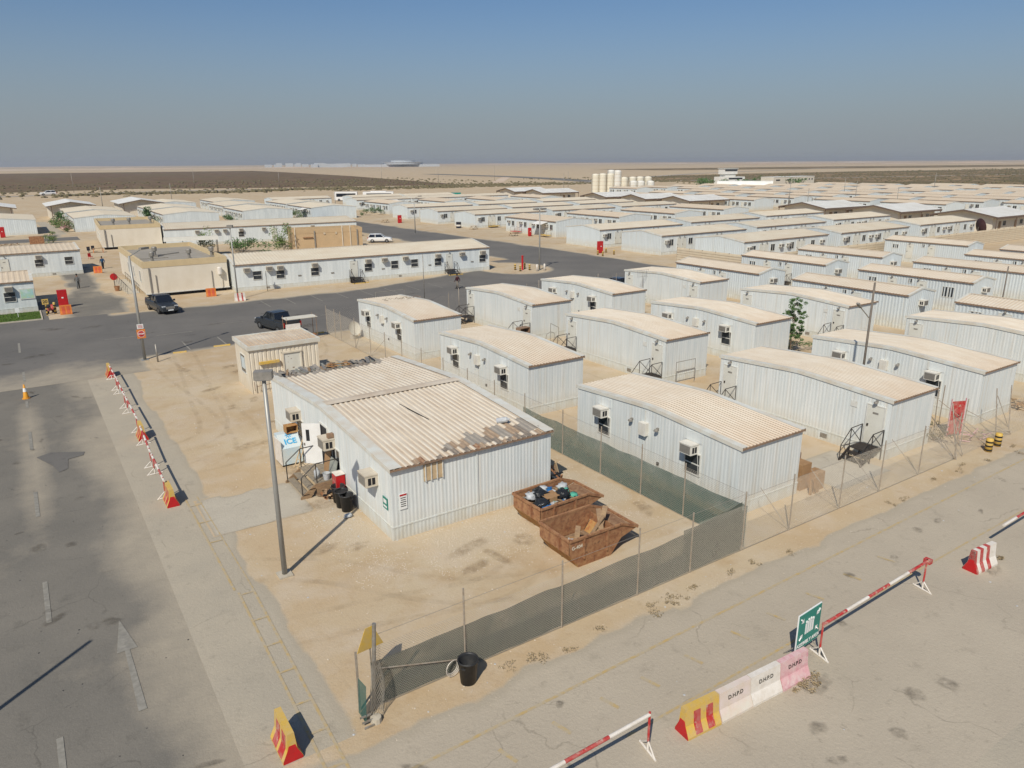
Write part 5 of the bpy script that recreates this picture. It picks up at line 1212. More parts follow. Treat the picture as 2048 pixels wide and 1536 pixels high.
g = MB(); g.tube((6.3, FY-.03, 1.25), (8.85, FY-.03, .45), .022, 6); part('diagonal_strut', g, M['post'], t)
# bundled end of the fence: leaning tube and rolled mesh
t = thing('fence_end_post', 'leaning steel tube wrapped in a roll of loose chain-link at the fence corner', 'post', (6.1, 16.05, 0))
part('post', MB().tube((0, .15, 0), (.16, .1, 2.75), .055, 12), M['steel'], t)
g = MB(); n = 36
for sgn in (1, -1):
    for i in range(n):
        for k in range(22):
            z0 = k*.075; z1 = z0+.075
            def PP(z, a):
                r = .17+.05*math.sin(z*2.3)+(.10 if z < .35 else 0)*(1-z/.35); cx = -.05+.14*math.sin(z*1.4); return (cx+r*math.cos(a)*.9, r*math.sin(a)*.8-.05, z)
            if (i+k) % 2: continue
            a0 = 2*math.pi*i/n+sgn*k*.0; a1 = a0+sgn*2*math.pi/n
            g.tube(PP(z0, a0), PP(z1, a1), .004, 3, caps=False)
part('rolled_mesh', g, M['wire'], t, kind='stuff')
g = MB().box(-.03, -.02, .0, .03, .02, 1.9); part('stake', g, M['post'], t, loc=(-.32, .35, 0))
g = MB(); g.lathe([(0, 0), (.16, 0), (.15, .16), (0, .18)], 10, -.12, -.28); part('footing', g, M['concrete'], t)
g = MB(); g.quad((-.42, .2, .1), (-.38, -.25, .02), (-.30, -.2, 1.15), (-.36, .2, 1.2)); part('green_net_flap', g, M['net_green'], t)
for i in range(3): part('slat', MB().box(-.5-.02*i, -.42+.1*i, .02+.1*i, -.22, -.39+.1*i, .07+.1*i), M['steel'], t)
# yellow warning board behind the corner
t = thing('warning_board', 'yellow triangular warning board standing behind the fence corner', 'sign', (6.55, 17.3, 0), R(5))
part('board', MB().prism([(-.42, 1.15), (.42, 1.15), (.12, 1.85), (-.12, 1.85)], 'y', 0, .02), M['yellow'], t); part('stand', MB().box(-.02, .02, 0, .02, .05, 1.2), M['post'], t)
# coil of wire and litter by the bin
g = MB()
for k in range(3):
    for i in range(18): a, b = 2*math.pi*i/18, 2*math.pi*(i+1)/18; r = .26-.03*k; g.tube((r*math.cos(a), .03*k, r*math.sin(a)+.3), (r*math.cos(b), .03*k, r*math.sin(b)+.3), .010, 4, caps=False)
solo('wire_coil', g, M['white'], 'coil of pale hose hanging on the mesh behind the roadside bin', 'coil', (8.6, 16.15, .02), R(10))
# side fence with the green net, running back between the big building and the cabins
t = thing('chain_link_fence', 'chain-link fence with green netting running back beside the big building', 'fence', (0, 0, 0))
FX = 21.7
ys = [19.6, 22.2, 25.0, 28.0, 31.4, 34.5, 37.6, 40.7, 43.8, 46.9, 49.8, 52.6, 55.7, 58.8, 60.2, 62.2]
for y in ys: fpost(t, FX, y, 2.45 if y < 50 else 2.55)
for y, s in ((52.6, -1), (55.7, 1), (62.2, -1)): part('brace', MB().tube((FX, y, .05), (FX+.9, y+s*.7, 1.3), .018, 6), M['post'], t)
g = MB(); chain(g, FX, 16.3, FX, 40, 2.25, .10); part('chain_link_mesh', g, M['wire'], t, kind='stuff')
g = MB(); chain(g, FX, 40, FX, 62.2, 2.3, .14); part('chain_link_mesh', g, M['wire'], t, kind='stuff')
g = MB(); chain(g, FX, 62.2, 56, 62.6, 2.2, .22); part('chain_link_mesh', g, M['wire'], t, kind='stuff')
for i in range(11): fpost(t, FX+3.1*(i+1), 62.25+.03*i, 2.4)
g = MB(); g.tube((FX, 16.3, .04), (FX, 62.2, .04), .008, 4); g.tube((FX, 16.3, 2.28), (FX, 62.2, 2.3), .006, 4); part('tension_wire', g, M['wire'], t)
net(t, FX, 31.6, FX, 16.4, 1.62, 1.78, M['net_green'], .03, 4)
# broken gate corner at the right with braces
t = thing('gate_frame', 'jumble of tilted gate posts and braces beside the red board at right', 'gate', (0, 0, 0))
for x, y, lx, ly, h in ((37.6, 16.2, .4, .8, 2.7), (39.6, 17.0, .5, .2, 2.5), (40.2, 18.7, .0, .1, 2.5), (42.6, 16.6, .3, .5, 2.6), (41.9, 19.3, .0, .0, 2.4), (44.8, 16.9, .1, .3, 2.4)): fpost(t, x, y, h, (lx, ly), .028)
for a, b in (((37.9, 16.8, 2.1), (40.6, 16.1, .05)), ((38.2, 16.2, .1), (40.0, 17.6, 1.0)), ((40.2, 18.7, 2.0), (41.6, 16.4, .05)), ((39.9, 17.4, .9), (41.3, 16.2, .05)), ((42.9, 17, 2.2), (43.6, 16.3, .05)), ((41.2, 16.6, .6), (43.5, 16.3, .25)), ((41.9, 18, 1.3), (43.6, 16.3, .1)), ((36.6, 16.5, 1.1), (37.5, 16.2, .05))):
    part('brace', MB().tube(a, b, .018, 6), M['post'], t)
g = MB(); chain(g, 37.6, 16.3, 43.8, 16.35, 2.0, .13); chain(g, 43.8, 16.35, 60, 16.6, 2.2, .2); part('chain_link_mesh', g, M['wire'], t, kind='stuff')
t = thing('red_board', 'tall red banner board with a pale frame behind the mesh at right', 'board', (40.9, 18.0, 0), R(-22))
o = part('panel', MB().box(-.42, -.015, .1, .42, .015, 2.0), M['red_old'], t); 
for x in (-.46, .42): part('frame_bar', MB().box(x, -.03, 0, x+.04, .03, 2.15), M['pink'], t)
t = thing('red_scrap', 'tangle of faded red barrier scrap lying under the mesh at right', 'scrap', (41.3, 17.0, 0)); rnd = random.Random(14)
for i in range(14): a = Vector((rnd.uniform(-.9, 1.0), rnd.uniform(-.4, .8), rnd.random()*.5)); part('scrap_tube', MB().tube(a, a+Vector((rnd.uniform(-.6, .6), rnd.uniform(-.4, .4), rnd.uniform(-.2, .4))), .03, 6), M['pink'], t)
G_H = 'yellow and black striped bollards'
def hazard(label, x, y, h=.72, r=.17, grp=G_H):
    key = ('hz', h, r)
    def build():
        t = thing('striped_bollard', label, 'bollard'); n = 6
        part('body', MB().lathe([(0, 0), (r, 0), (r, h-.04), (r*.8, h), (0, h)], 16), M['yellow'], t, True)
        for i in range(3): part('black_band', MB().lathe([(r+.001, h*(.08+.3*i)), (r+.006, h*(.08+.3*i)), (r+.006, h*(.20+.3*i)), (r+.001, h*(.20+.3*i))], 16), M['sign_black'], t)
        return t
    return place(cached(key, build), USED, label, (x, y, 0), None, grp)
hazard('left one of two fat yellow and black bollards at the right-hand fence gate', 40.1, 15.85); hazard('right one of two fat yellow and black bollards at the right-hand fence gate', 41.3, 15.95)
for x, y, lab in ((57.66, 85.8, 'left rear of the red hydrant'), (57.5, 84.3, 'left front of the red hydrant'), (59.5, 86.1, 'right rear of the red hydrant'), (59.15, 84.4, 'right front of the red hydrant')): hazard('small striped bollard on the traffic island, '+lab, x, y, .85, .13)
for x, y, lab in ((78.1, 92.2, 'left of the tall red cabinet'), (77.7, 90.5, 'in front of the tall red cabinet'), (81.4, 94, 'just behind the tall red cabinet'), (80.5, 91.0, 'right of the tall red cabinet by itself')): hazard('small red-black bollard '+lab, x, y, .75, .13)
for x, y, lab in ((59.4, 82.95, 'left'), (60.6, 82.85, 'right')): solo('white_bollard', MB().lathe([(0, 0), (.14, 0), (.14, .85), (.1, .95), (0, .98)], 12), M['white'], 'white concrete bollard on the %s of the double-headed lamp post' % lab, 'bollard', (x, y, 0), smooth=True)
t = thing('fire_hydrant_post', 'slim red fire post between striped bollards on the traffic island', 'fire post', (58.5, 85.2, 0)); part('post', MB().tube((0, 0, 0), (0, 0, 1.9), .14, 10), M['red'], t); part('cap', MB().lathe([(.16, 1.88), (.16, 1.98), (0, 2.05)], 10), M['red'], t)
def redcab(label, x, y, h=1.95, w=.9, rz=0):
    t = thing('fire_cabinet', label, 'cabinet', (x, y, 0), rz); part('casing', MB().box(-w/2, -.25, .12, w/2, .25, h), M['red'], t); part('door', MB().box(-w/2+.05, -.27, .2, w/2-.05, -.251, h-.08), M['red'], t)
    part('foot', MB().box(-w/2, -.2, 0, w/2, .2, .12), M['red_old'], t); part('badge', MB().box(-.1, -.28, h*.55, .08, -.271, h*.62), M['sign_white'], t)
redcab('tall red fire cabinet on the sand beside the ribbed barrack gable', 80.0, 93.9); redcab('tall red fire cabinet in the middle distance by the picnic table', 81.1, 172.5)
redcab('red fire cabinet behind the orange barrier at the left crossroad corner', 3.15, 90.6, 1.9); redcab('red fire cabinet against the wide pale barrack at the left edge', -2.0, 189.5, 2.2); redcab('narrow red fire cabinet among benches before the ribbed barrack', 87.35, 124.6, 1.7, .5)

# ------------------------------------------------------------------ skips and their rubbish
def skip(label, loc, rz, mark):
    t = thing('skip', label, 'skip', loc, rz, 'rusty open waste skips'); L_, W_, H = 2.5, 1.85, 1.2
    zi = .62
    def panel(n, pts, m='rust', th=.025): 
        a, b, c = Vector(pts[0]), Vector(pts[1]), Vector(pts[2]); nn = (b-a).cross(c-a).normalized()*th
        g = MB(); k = len(pts); g.v = [tuple(p) for p in pts]+[tuple(Vector(p)+nn) for p in pts]; g.f = [tuple(range(k-1, -1, -1)), tuple(range(k, 2*k))]+[(i, (i+1) % k, k+(i+1) % k, k+i) for i in range(k)]; g.mi = [0]*len(g.f)
        return part(n, g, M[m], t)
    b0, b1 = .45, 2.0
    panel('front_panel', [(0, 0, H), (0, 0, zi), (b0, 0.02, 0), (b1, .02, 0), (L_, 0, zi), (L_, 0, H)]); panel('rear_panel', [(0, W_, H), (L_, W_, H), (L_, W_, zi), (b1, W_, 0), (b0, W_, 0), (0, W_, zi)], 'rust')
    panel('left_panel', [(0, .03, H), (0, W_-.03, H), (0, W_-.03, zi), (0, .03, zi)]); panel('left_slope', [(0, .03, zi), (0, W_-.03, zi), (b0, W_-.03, 0), (b0, .03, 0)], 'rust_light')
    panel('floor', [(b0, .03, .03), (b0, W_-.03, .03), (b1, W_-.03, .03), (b1, .03, .03)], 'rust_in')
    panel('right_slope', [(b1, .03, 0), (b1, W_-.03, 0), (L_, W_-.03, zi), (L_, .03, zi)], 'rust_light'); panel('right_panel', [(L_, .03, zi), (L_, W_-.03, zi), (L_, W_-.03, H-.25), (L_, .03, H-.25)])
    # pouring lip beyond the right end
    panel('lip', [(L_, 0.02, zi+.02), (L_, W_-.02, zi+.02), (L_+.78, W_-.02, .82), (L_+.78, .02, .82)], 'rust_in'); panel('lip_side', [(L_, 0, H-.02), (L_, 0, zi), (L_+.8, 0, .84)]); panel('lip_side', [(L_, W_, H-.02), (L_+.8, W_, .84), (L_, W_, zi)])
    for a, b in (((-.03, -.03, H), (L_, -.03, H)), ((-.03, W_+.03, H), (L_, W_+.03, H)), ((-.03, -.03, H), (-.03, W_+.03, H)), ((L_, -.03, H), (L_+.84, -.03, .86)), ((L_, W_+.03, H), (L_+.84, W_+.03, .86)), ((L_+.84, -.03, .86), (L_+.84, W_+.03, .86))):
        d = Vector(b)-Vector(a); q = d.to_track_quat('X', 'Z').to_matrix().to_4x4(); part('rim_beam', MB().box(0, -.045, -.045, d.length, .045, .045, Matrix.Translation(a) @ q), M['rust'], t)
    for x in (.62, 1.75): part('rib', MB().box(x, -.07, .3, x+.08, -.026, H-.05), M['rust'], t)
    part('rib', MB().box(-.07, .55, .62, -.026, .62, H-.05), M['rust'], t)
    ob('lettering', text_mesh(mark, .20, M['tank'], .002, .004), t, (.33, -.036, .88), rot=(R(90), 0, 0)) if mark else None
    for y in (.35, 1.4): part('skid', MB().box(b0, y, -.0, b1, y+.1, .05), M['rust'], t)
    return t
skip('rusty skip heaped with rubbish bags, next to the wall of the big building', (15.68, 21.58, 0), R(2), '')
skip('rusty skip with planks inside, right behind the netted fence', (15.03, 18.88, 0), R(0), 'G-404')
rnd = random.Random(30); names = {'bag_black': ('rubbish_bag', 'bag'), 'bag_blue': ('rubbish_bag', 'bag'), 'bag_white': ('rubbish_bag', 'bag'), 'bag_green': ('plastic_crate', 'crate'), 'card': ('cardboard_box', 'box')}
fill = [(.45, .55, 'bag_black', .30, 'large black bag at the left of the full skip'), (.75, 1.15, 'bag_black', .32, 'shiny black bag in the middle of the full skip'), (.35, 1.2, 'bag_white', .2, 'small white bag by the left rim of the full skip'), (.5, .22, 'bag_blue', .2, 'blue bag at the near left corner of the full skip'),
        (1.35, 1.35, 'bag_blue', .18, 'blue bag against the far wall of the full skip'), (1.15, 1.5, 'bag_white', .2, 'white sack near the far rim of the full skip'), (1.9, 1.0, 'bag_green', .24, 'green plastic bag at the right of the full skip'), (2.15, 1.4, 'bag_white', .2, 'clear plastic heap at the right end of the full skip'),
        (1.55, .6, 'bag_black', .24, 'black bag between cardboard in the full skip'), (2.1, .6, 'bag_green', .18, 'small green bag near the right rim of the full skip'), (1.6, 1.6, 'bag_blue', .12, 'small blue bag at the back of the full skip')]
for i, (x, y, m_, s, lab) in enumerate(fill): blob('rubbish_bag', M[m_], lab, 'bag', (15.7+x, 21.6+y, (.86+.10*(i % 3))), (s*1.25, s*1.15, s*.75), 40+i)
g = MB().box(.1, .1, .05, 2.4, 1.75, .62); 
t = thing('rubbish_bed', 'layer of mixed rubbish filling the skip beside the big building', 'rubbish', (15.7, 21.6, 0)); part('packed_layer', MB().prism([(.2, .45), (.5, .08), (1.95, .08), (2.4, .62), (2.4, .98), (.04, .98), (.04, .6)], 'y', .06, 1.78), M['tarp'], t)
for i in range(60): part('paper_scrap', MB().box(-.12, -.09, 0, .12, .09, .015, Matrix.Translation((rnd.uniform(.3, 2.2), rnd.uniform(.2, 1.6), 1.0+rnd.random()*.1)) @ Matrix.Rotation(rnd.random()*3, 4, 'Z') @ Matrix.Rotation(rnd.uniform(-.5, .5), 4, 'X')), M[rnd.choice(['card', 'bag_white', 'wood', 'bag_green', 'bag_blue', 'bag_black', 'tarp'])], t)
for i, (x, y, s, lab, lx, ly) in enumerate(((1.0, .75, .26, 'open cardboard box in the middle of the full skip', 15.7, 21.6), (1.15, 1.0, .2, 'orange-brown carton behind the open box in the full skip', 15.7, 21.6))):
    g = MB().box(-s, -s*.7, 0, s, s*.7, s); g.box(-s, -s*.7-.15, s, s, -s*.7, s+.012); g.box(-s, s*.7, s, s, s*.7+.15, s+.012)
    solo('cardboard_box', g, M['card'], lab, 'box', (lx+x, ly+y, 1.0), rnd.random()*2)
t = thing('rubbish_bed', 'low layer of rubbish in the skip behind the netted fence', 'rubbish', (15.05, 18.9, 0)); part('packed_layer', MB().prism([(.42, .12), (.5, .06), (1.95, .06), (2.1, .26), (.3, .26)], 'y', .06, 1.78), M['tarp'], t)
for i in range(14): part('paper_scrap', MB().box(-.1, -.08, 0, .1, .08, .02, Matrix.Translation((rnd.uniform(.4, 2.0), rnd.uniform(.2, 1.6), .27+rnd.random()*.05)) @ Matrix.Rotation(rnd.random()*3, 4, 'Z')), M[rnd.choice(['card', 'bag_white', 'wood', 'rust'])], t)
for i, (x, y, m_, s, lab) in enumerate(((1.55, .7, 'bag_black', .26, 'black bag in the skip behind the netted fence'), (1.25, .45, 'bag_white', .13, 'crumpled white paper in the skip behind the netted fence'), (.75, .5, 'bag_white', .1, 'small pale bag by the left wall of the emptier skip'))): blob('rubbish_bag', M[m_], lab, 'bag', (15.05+x, 18.9+y, .26), (s*1.2, s, s*.6), 70+i)
for i, (a, b, w, lab) in enumerate((((15.9, 19.6, .3), (16.25, 19.9, 1.05), .2, 'short plank standing in the middle of the emptier skip'), ((17.0, 19.6, .6), (17.7, 20.0, 1.45), .22, 'long pale plank sticking out of the right end of the emptier skip'), ((16.9, 19.2, .55), (17.5, 20.2, 1.3), .2, 'wide board leaning on the right wall of the emptier skip'), ((16.6, 19.8, .3), (17.35, 19.7, 1.25), .16, 'thin board beside the long plank in the emptier skip'))):
    d = Vector(b)-Vector(a); q = d.to_track_quat('X', 'Z').to_matrix().to_4x4(); solo('plank', MB().box(0, -w/2, -.02, d.length, w/2, .02, Matrix.Translation(a) @ q), M['wood'], lab, 'plank')
t = thing('scrap_heap', 'heap of brown scrap timber at the right-hand corner of the big building', 'scrap heap', (18.75, 24.9, 0)); rnd = random.Random(9)
for i in range(30):
    l = .3+rnd.random()*.7; part('scrap_piece', MB().box(-l/2, -.05, 0, l/2, .05, .05, Matrix.Translation((rnd.uniform(-.2, .35), rnd.uniform(-.5, .7), .1+rnd.random()*.9)) @ Matrix.Rotation(rnd.random()*3, 4, 'Z') @ Matrix.Rotation(rnd.uniform(-1.3, 1.3), 4, 'Y')), rnd.choice([M['wood'], M['rust'], M['tarp'], M['wood_pale'], M['dark']]), t)

# ------------------------------------------------------------------ barriers, rails, cone
def jersey_profile(): return [(-.26, 0), (.26, 0), (.26, .08), (.13, .36), (.085, .86), (-.085, .86), (-.13, .36), (-.26, .08)]
def jersey(label, loc, rz, L_, body, stripes=None, sm='red_old', endm=None, txt=None, grp='concrete traffic barriers', panels=False):
    t = thing('concrete_barrier', label, 'barrier', loc, rz, grp); pr = jersey_profile()
    part('body', MB().prism(pr, 'x', 0, L_), M[body], t)
    e = .004; pe = [(y*(1+.02)+(e if y > 0 else -e), z+(e if z > .01 else 0)) for y, z in pr]
    for a, b in (stripes or []):
        if panels:
            for s_ in (-1, 1):
                q = [(s_*(.264), .09), (s_*.136, .36), (s_*.100, .72), (s_*.09, .72), (s_*.12, .36), (s_*.25, .09)]
                part('painted_panel', MB().prism(q if s_ > 0 else q[::-1], 'x', a, b), M[sm], t)
        else: part('stripe', MB().prism(pe, 'x', a, b), M[sm], t)
    if endm:
        for a, b in ((-.006, .012), (L_-.012, L_+.006)): part('end_face', MB().prism([(y*.97, z if z < .6 else .5) for y, z in pr], 'x', a, b), M[endm], t)
    if txt: ob('lettering', text_mesh(txt, .17, M['sign_black'], .002, .002), t, (L_/2, -.121, .62), rot=(R(84), 0, 0))
    return t
AN = R(-7)
jersey('yellow and red concrete barrier at the left end of the D.H.P.D row', (12.45, 10.78, 0), R(-4), 1.18, 'yellow', [(.28, .52), (.72, .96)], 'red_old', 'red', panels=True)
jersey('pale pink D.H.P.D barrier next to the yellow and red one', (13.66, 10.70, 0), R(-3), 1.18, 'palepink', txt='D.H.P.D', grp='D.H.P.D barriers')
jersey('white middle D.H.P.D barrier', (14.86, 10.64, 0), R(-3), 1.18, 'white', txt='D.H.P.D', grp='D.H.P.D barriers')
jersey('pink-topped D.H.P.D barrier beside the assembly sign', (16.06, 10.57, 0), R(-2), 1.18, 'pink', txt='D.H.P.D', grp='D.H.P.D barriers')
jersey('red and white striped barrier standing alone at the right', (27.1, 10.55, 0), R(-4), 1.35, 'white', [(.0, .1), (.3, .5), (.72, .92)], 'red_old', 'red')
for x, y, lab in ((3.68, 15.65, 'red and yellow barrier at the bottom, nearest the camera'), (3.87, 32.9, 'red and yellow barrier at the near end of the row of rails'), (4.05, 42.6, 'red and yellow barrier in the middle of the row of rails'), (4.05, 57.6, 'red and yellow barrier at the far end of the row of rails')):
    jersey(lab, (x, y, 0), R(90), 1.1, 'yellow', [(.14, .46), (.60, .92)], 'red_old', 'red', panels=True, grp='red and yellow barriers along the road edge')
t = thing('concrete_barrier', 'red and white striped barrier at the foot of the thin lamp post', 'barrier', (19.05, 83.7, 0), 0, 'concrete traffic barriers'); part('body', MB().prism(jersey_profile(), 'x', 0, 1.1), M['white'], t)
for a in (.25, .7): part('stripe', MB().prism([(y*1.04, z+.004) for y, z in jersey_profile()], 'x', a, a+.16), M['red_old'], t)
for x, y, lab, rz in ((2.56, 86.25, 'orange water-filled barrier before the red cabinet at the left corner', 0), (8.4, 118.0, 'orange barrier beside the man in blue', R(-10)), (17.1, 88.6, 'orange barrier in front of the plinth of the cream block', R(-4))):
    t = thing('plastic_barrier', lab, 'barrier', (x, y, 0), rz, 'orange water-filled barriers'); part('body', MB().prism([(-.2, 0), (.2, 0), (.2, .1), (.12, .4), (.1, .95), (-.1, .95), (-.12, .4), (-.2, .1)], 'x', 0, 1.05), M['orange'], t)
    for a in (.18, .60): part('recess_panel', MB().prism([(-.215, .12), (-.14, .42), (-.12, .85), (.12, .85), (.14, .42), (.215, .12)], 'x', a, a+.28), M['orange_red'], t)
def rail(label, a, b, z, segs, grp, feet=(0, 1), footdir=(1, 0), start=0):
    """striped pipe on triangular feet"""
    t = thing('barrier_rail', label, 'barrier rail', (0, 0, 0), 0, grp); a = Vector((*a, z)); b = Vector((*b, z))
    for i in range(segs): part('pipe', MB().tube(a.lerp(b, i/segs), a.lerp(b, (i+1)/segs), .05, 10), M['red_old' if (i+start) % 2 else 'white'], t)
    for f in feet:
        p = a.lerp(b, f); fd = Vector((footdir[0], footdir[1], 0))
        part('upright', MB().tube((p.x, p.y, .3), (p.x, p.y, z+.08), .032, 8), M['red_old'], t)
        g = MB(); g.tube((p.x, p.y, 0.04), (p.x, p.y, .35), .032, 8); g.tube(Vector((p.x, p.y, .035))-fd*.36, Vector((p.x, p.y, .035))+fd*.36, .032, 8); g.tube(Vector((p.x, p.y, .34)), Vector((p.x, p.y, .04))+fd*.33, .022, 6); g.tube(Vector((p.x, p.y, .34)), Vector((p.x, p.y, .04))-fd*.33, .022, 6)
        part('foot', g, M['white'], t)
    return t
G_B = 'red and white barrier rails'
t = rail('long red and white rail between the green assembly sign and the striped barrier', (18.3, 10.72), (24.5, 10.9), 1.12, 5, G_B, (0, 1), (.2, 1), 1)
part('end_cap', MB().box(24.48, 10.78, 1.04, 24.66, 11.02, 1.2), M['red_old'], t)
rail('white rail at the bottom edge, left of the yellow and red barrier', (5.9, 10.85), (11.32, 10.87), 1.15, 4, G_B, (1,), (.2, 1), 1)
rail('red and white rail cut off by the right edge', (29.6, 10.68), (35.0, 10.8), 1.1, 5, G_B, (.9,), (.2, 1))
for (x0, y0), (x1, y1), lab in (((3.75, 33.8), (3.8, 37.6), 'nearest section of the rail row along the main road'), ((3.8, 38.0), (3.95, 42.3), 'second section of the rail row along the main road'), ((4.0, 43.9), (4.0, 48.6), 'third section of the rail row along the main road'), ((4.0, 49.1), (4.05, 53.3), 'fourth section of the rail row along the main road'), ((4.05, 53.7), (4.05, 57.4), 'farthest section of the rail row along the main road')):
    rail('red and white rail, '+lab, (x0, y0), (x1, y1), .95, 5, G_B, (.08, .92), (1, .1))
t = thing('traffic_cone', 'amber traffic cone with a white sleeve on the main road', 'cone', (-1.1, 55.35, 0))
part('base', MB().poly([(.24*math.cos(R(45*i+22)), .24*math.sin(R(45*i+22))) for i in range(8)], 0, .05), M['cone'], t); part('body', MB().lathe([(.17, .05), (.045, .95), (0, .96)], 16), M['cone'], t, True); part('sleeve', MB().lathe([(.118, .48), (.084, .72)], 16), M['sign_white'], t)
# assembly sign
t = thing('assembly_sign', 'green ASSEMBLY AREA sign board on a folding stand', 'sign', (17.98, 10.98, 0), R(4))
s = part('board', MB().box(-.6, -.02, .42, .6, .02, 1.62), M['green_sign'], t); part('white_edge', MB().box(-.615, -.012, .405, .615, .026, 1.635), M['sign_white'], t)
ob('lettering', text_mesh('ASSEMBLY AREA', .17, M['sign_white'], .003, .004), s, (0, -.026, .56), rot=(R(90), 0, 0))
g = MB()
for px_, h_ in ((-.18, .30), (-.06, .34), (.06, .34), (.18, .30)): g.lathe([(0, 0), (.045, .0), (.045, .02), (0, .02)], 8); g.v[-32:] = [(x+px_, -.021-z, y+.98+h_) for x, y, z in g.v[-32:]]; g.box(px_-.045, -.026, .86, px_+.045, -.0205, .93+h_)
part('people_symbol', g, M['sign_white'], s)
g = MB()
for sx, sz in ((-1, 1), (1, 1), (-1, -1), (1, -1)):
    cx, cz = sx*.42, 1.12+sz*.28; dx, dz = -sx*.707, -sz*.707
    tip = (cx+dx*.12, cz+dz*.12); 
    g.v += [(tip[0], -.024, tip[1]), (cx-dz*.1, -.024, cz+dx*.1), (cx+dz*.1, -.024, cz-dx*.1)]; n = len(g.v); g.f.append((n-3, n-2, n-1)); g.mi.append(0)
    g.tube((cx, -.022, cz), (cx-dx*.12, -.022, cz-dz*.12), .03, 4)
part('arrow', g, M['sign_white'], s)
g = MB()
for x in (-.25, .25):
    g.tube((x, .05, .5), (x*1.8, -.35, .02), .018, 6); g.tube((x, .05, .5), (x*1.8, .45, .02), .018, 6)
g.tube((-.1, .05, 1.2), (-.1, .05, .02), .03, 6); part('stand', g, M['steel'], t)

# ------------------------------------------------------------------ bits and pieces near the cabins
t = thing('brown_cupboard', 'dark brown open cupboard standing by the steps of the two-door cabin', 'cupboard', (33.4, 48.6, 0), R(5)); g = MB(); g.box(-.5, -.3, .1, -.45, .3, 1.5); g.box(.45, -.3, .1, .5, .3, 1.5); g.box(-.5, -.3, 1.5, .5, .3, 1.55); g.box(-.45, .26, .1, .45, .3, 1.5); part('carcass', g, M['eave'], t)
for z in (.3, .7, 1.1): part('shelf', MB().box(-.45, -.28, z, .45, .26, z+.03), M['eave'], t)
def heap(label, loc, n, sx, sy, seed, mats=('wood', 'rust', 'tarp', 'eave')):
    t = thing('scrap_heap', label, 'scrap heap', loc); r_ = random.Random(seed)
    for i in range(n):
        l = .25+r_.random()*.6; part('scrap_piece', MB().box(-l/2, -.06, 0, l/2, .06, .04, Matrix.Translation((r_.uniform(-sx, sx), r_.uniform(-sy, sy), .02+r_.random()*.3)) @ Matrix.Rotation(r_.random()*3, 4, 'Z') @ Matrix.Rotation(r_.uniform(-.5, .5), 4, 'Y')), M[r_.choice(mats)], t)
heap('brown scrap heap at the foot of the brown cupboard', (32.8, 48.2, 0), 26, 1.4, .6, 2)
heap('pile of brown pallets behind the last cabin at the right edge', (49.3, 18.8, 0), 30, .9, .9, 6, ('wood', 'wood_pale', 'card'))
for z, x, y, lab in ((0, 28.5, 18.9, 'lower'), (.0, 29.2, 18.2, 'right-hand')):
    pass
t = thing('brown_chair_stack', 'stack of brown boxes beside the dark rail at the corner of the nearest cabin', 'boxes', (28.3, 18.7, 0))
part('box', MB().box(-.35, -.35, .0, .35, .35, 1.25), M['card'], t); part('box', MB().box(.3, -.75, 0, .85, -.2, .85), M['card'], t)
for x in (-.3, 0, .2): part('upright_board', MB().box(x-.06, -.9, 0, x+.06, -.82, .75), M['card'], t)
t = thing('handrail', 'dark bent handrail at the corner of the nearest cabin', 'handrail', (28.4, 19.9, 0)); part('rail', MB().path([(-.4, 0, .3), (-.4, 0, 1.2), (.7, 0, 1.5), (1.2, -.3, 1.1), (1.2, -.3, 0)], .03), M['eave'], t); part('post', MB().tube((.7, 0, 0), (.7, 0, 1.5), .03, 6), M['eave'], t)
t = thing('handrail', 'thin light handrail frame at the gable of the middle two-door cabin', 'handrail', (36.2, 33.3, 0)); part('rail', MB().path([(-.9, 0, 0), (-.9, 0, 1.65), (.9, 0, 1.65), (.9, 0, 0)], .022), M['steel'], t); part('mid_rail', MB().tube((-.9, 0, 1.0), (.9, 0, 1.0), .02, 6), M['steel'], t)
t = thing('handrail', 'curved light handrail with a dark lever beside the cabin behind the roof', 'handrail', (36.0, 48.3, 0)); part('rail', MB().path([(0, 0, 0), (0, 0, 1.6), (.7, -.2, 1.2), (.7, -.2, 0)], .022), M['steel'], t); part('hoop', MB().path([(-.5, 0, .2), (-.4, 0, .7), (0, 0, .9), (.4, 0, .7), (.5, 0, .2)], .02), M['steel'], t)
t = thing('handrail', 'dark low handrail behind the cabin next to the big building', 'handrail', (28.3, 30.6, 0)); part('rail', MB().path([(-.3, 0, 0), (-.3, 0, 1.5), (.5, 0, 1.1), (.5, 0, .2)], .03), M['eave'], t); part('rail', MB().path([(-.3, 0, .6), (.9, 0, 1.1), (1.6, 0, .6)], .03), M['eave'], t)
def dish(label, loc, rz, r=.75, m='canvas', tilt=60, legs=True, h=.9):
    t = thing('satellite_dish', label, 'satellite dish', loc, rz); prof = [(0, 0), (r*.5, .06*r), (r*.8, .17*r), (r, .28*r)]
    part('reflector', MB().lathe(prof, 20), M[m], t, True, loc=(0, 0, h), rot=(R(tilt), 0, 0))
    if legs: part('stand', MB().box(-.25, -.2, 0, .25, .2, .35), M['concrete'], t); part('mast', MB().tube((0, .1, .3), (0, .1, h), .04, 6), M['steel'], t)
    return t
dish('cream satellite dish on a block inside the mesh fence by the pickup', (22.9, 59.0, 0), R(20), .62, 'canvas', 72)
dish('large dark brown satellite dish at the right end of a barrack', (158.0, 71.6, 0), R(60), 1.6, 'dish', 78, True, 1.7)
t = thing('square_aerial', 'square mesh aerial on a thin pole at the cabin corner near the dark car', 'aerial', (54.2, 56.6, 0)); part('mast', MB().tube((0, 0, 0), (0, 0, 3.4), .03, 6), M['steel'], t); g = MB()
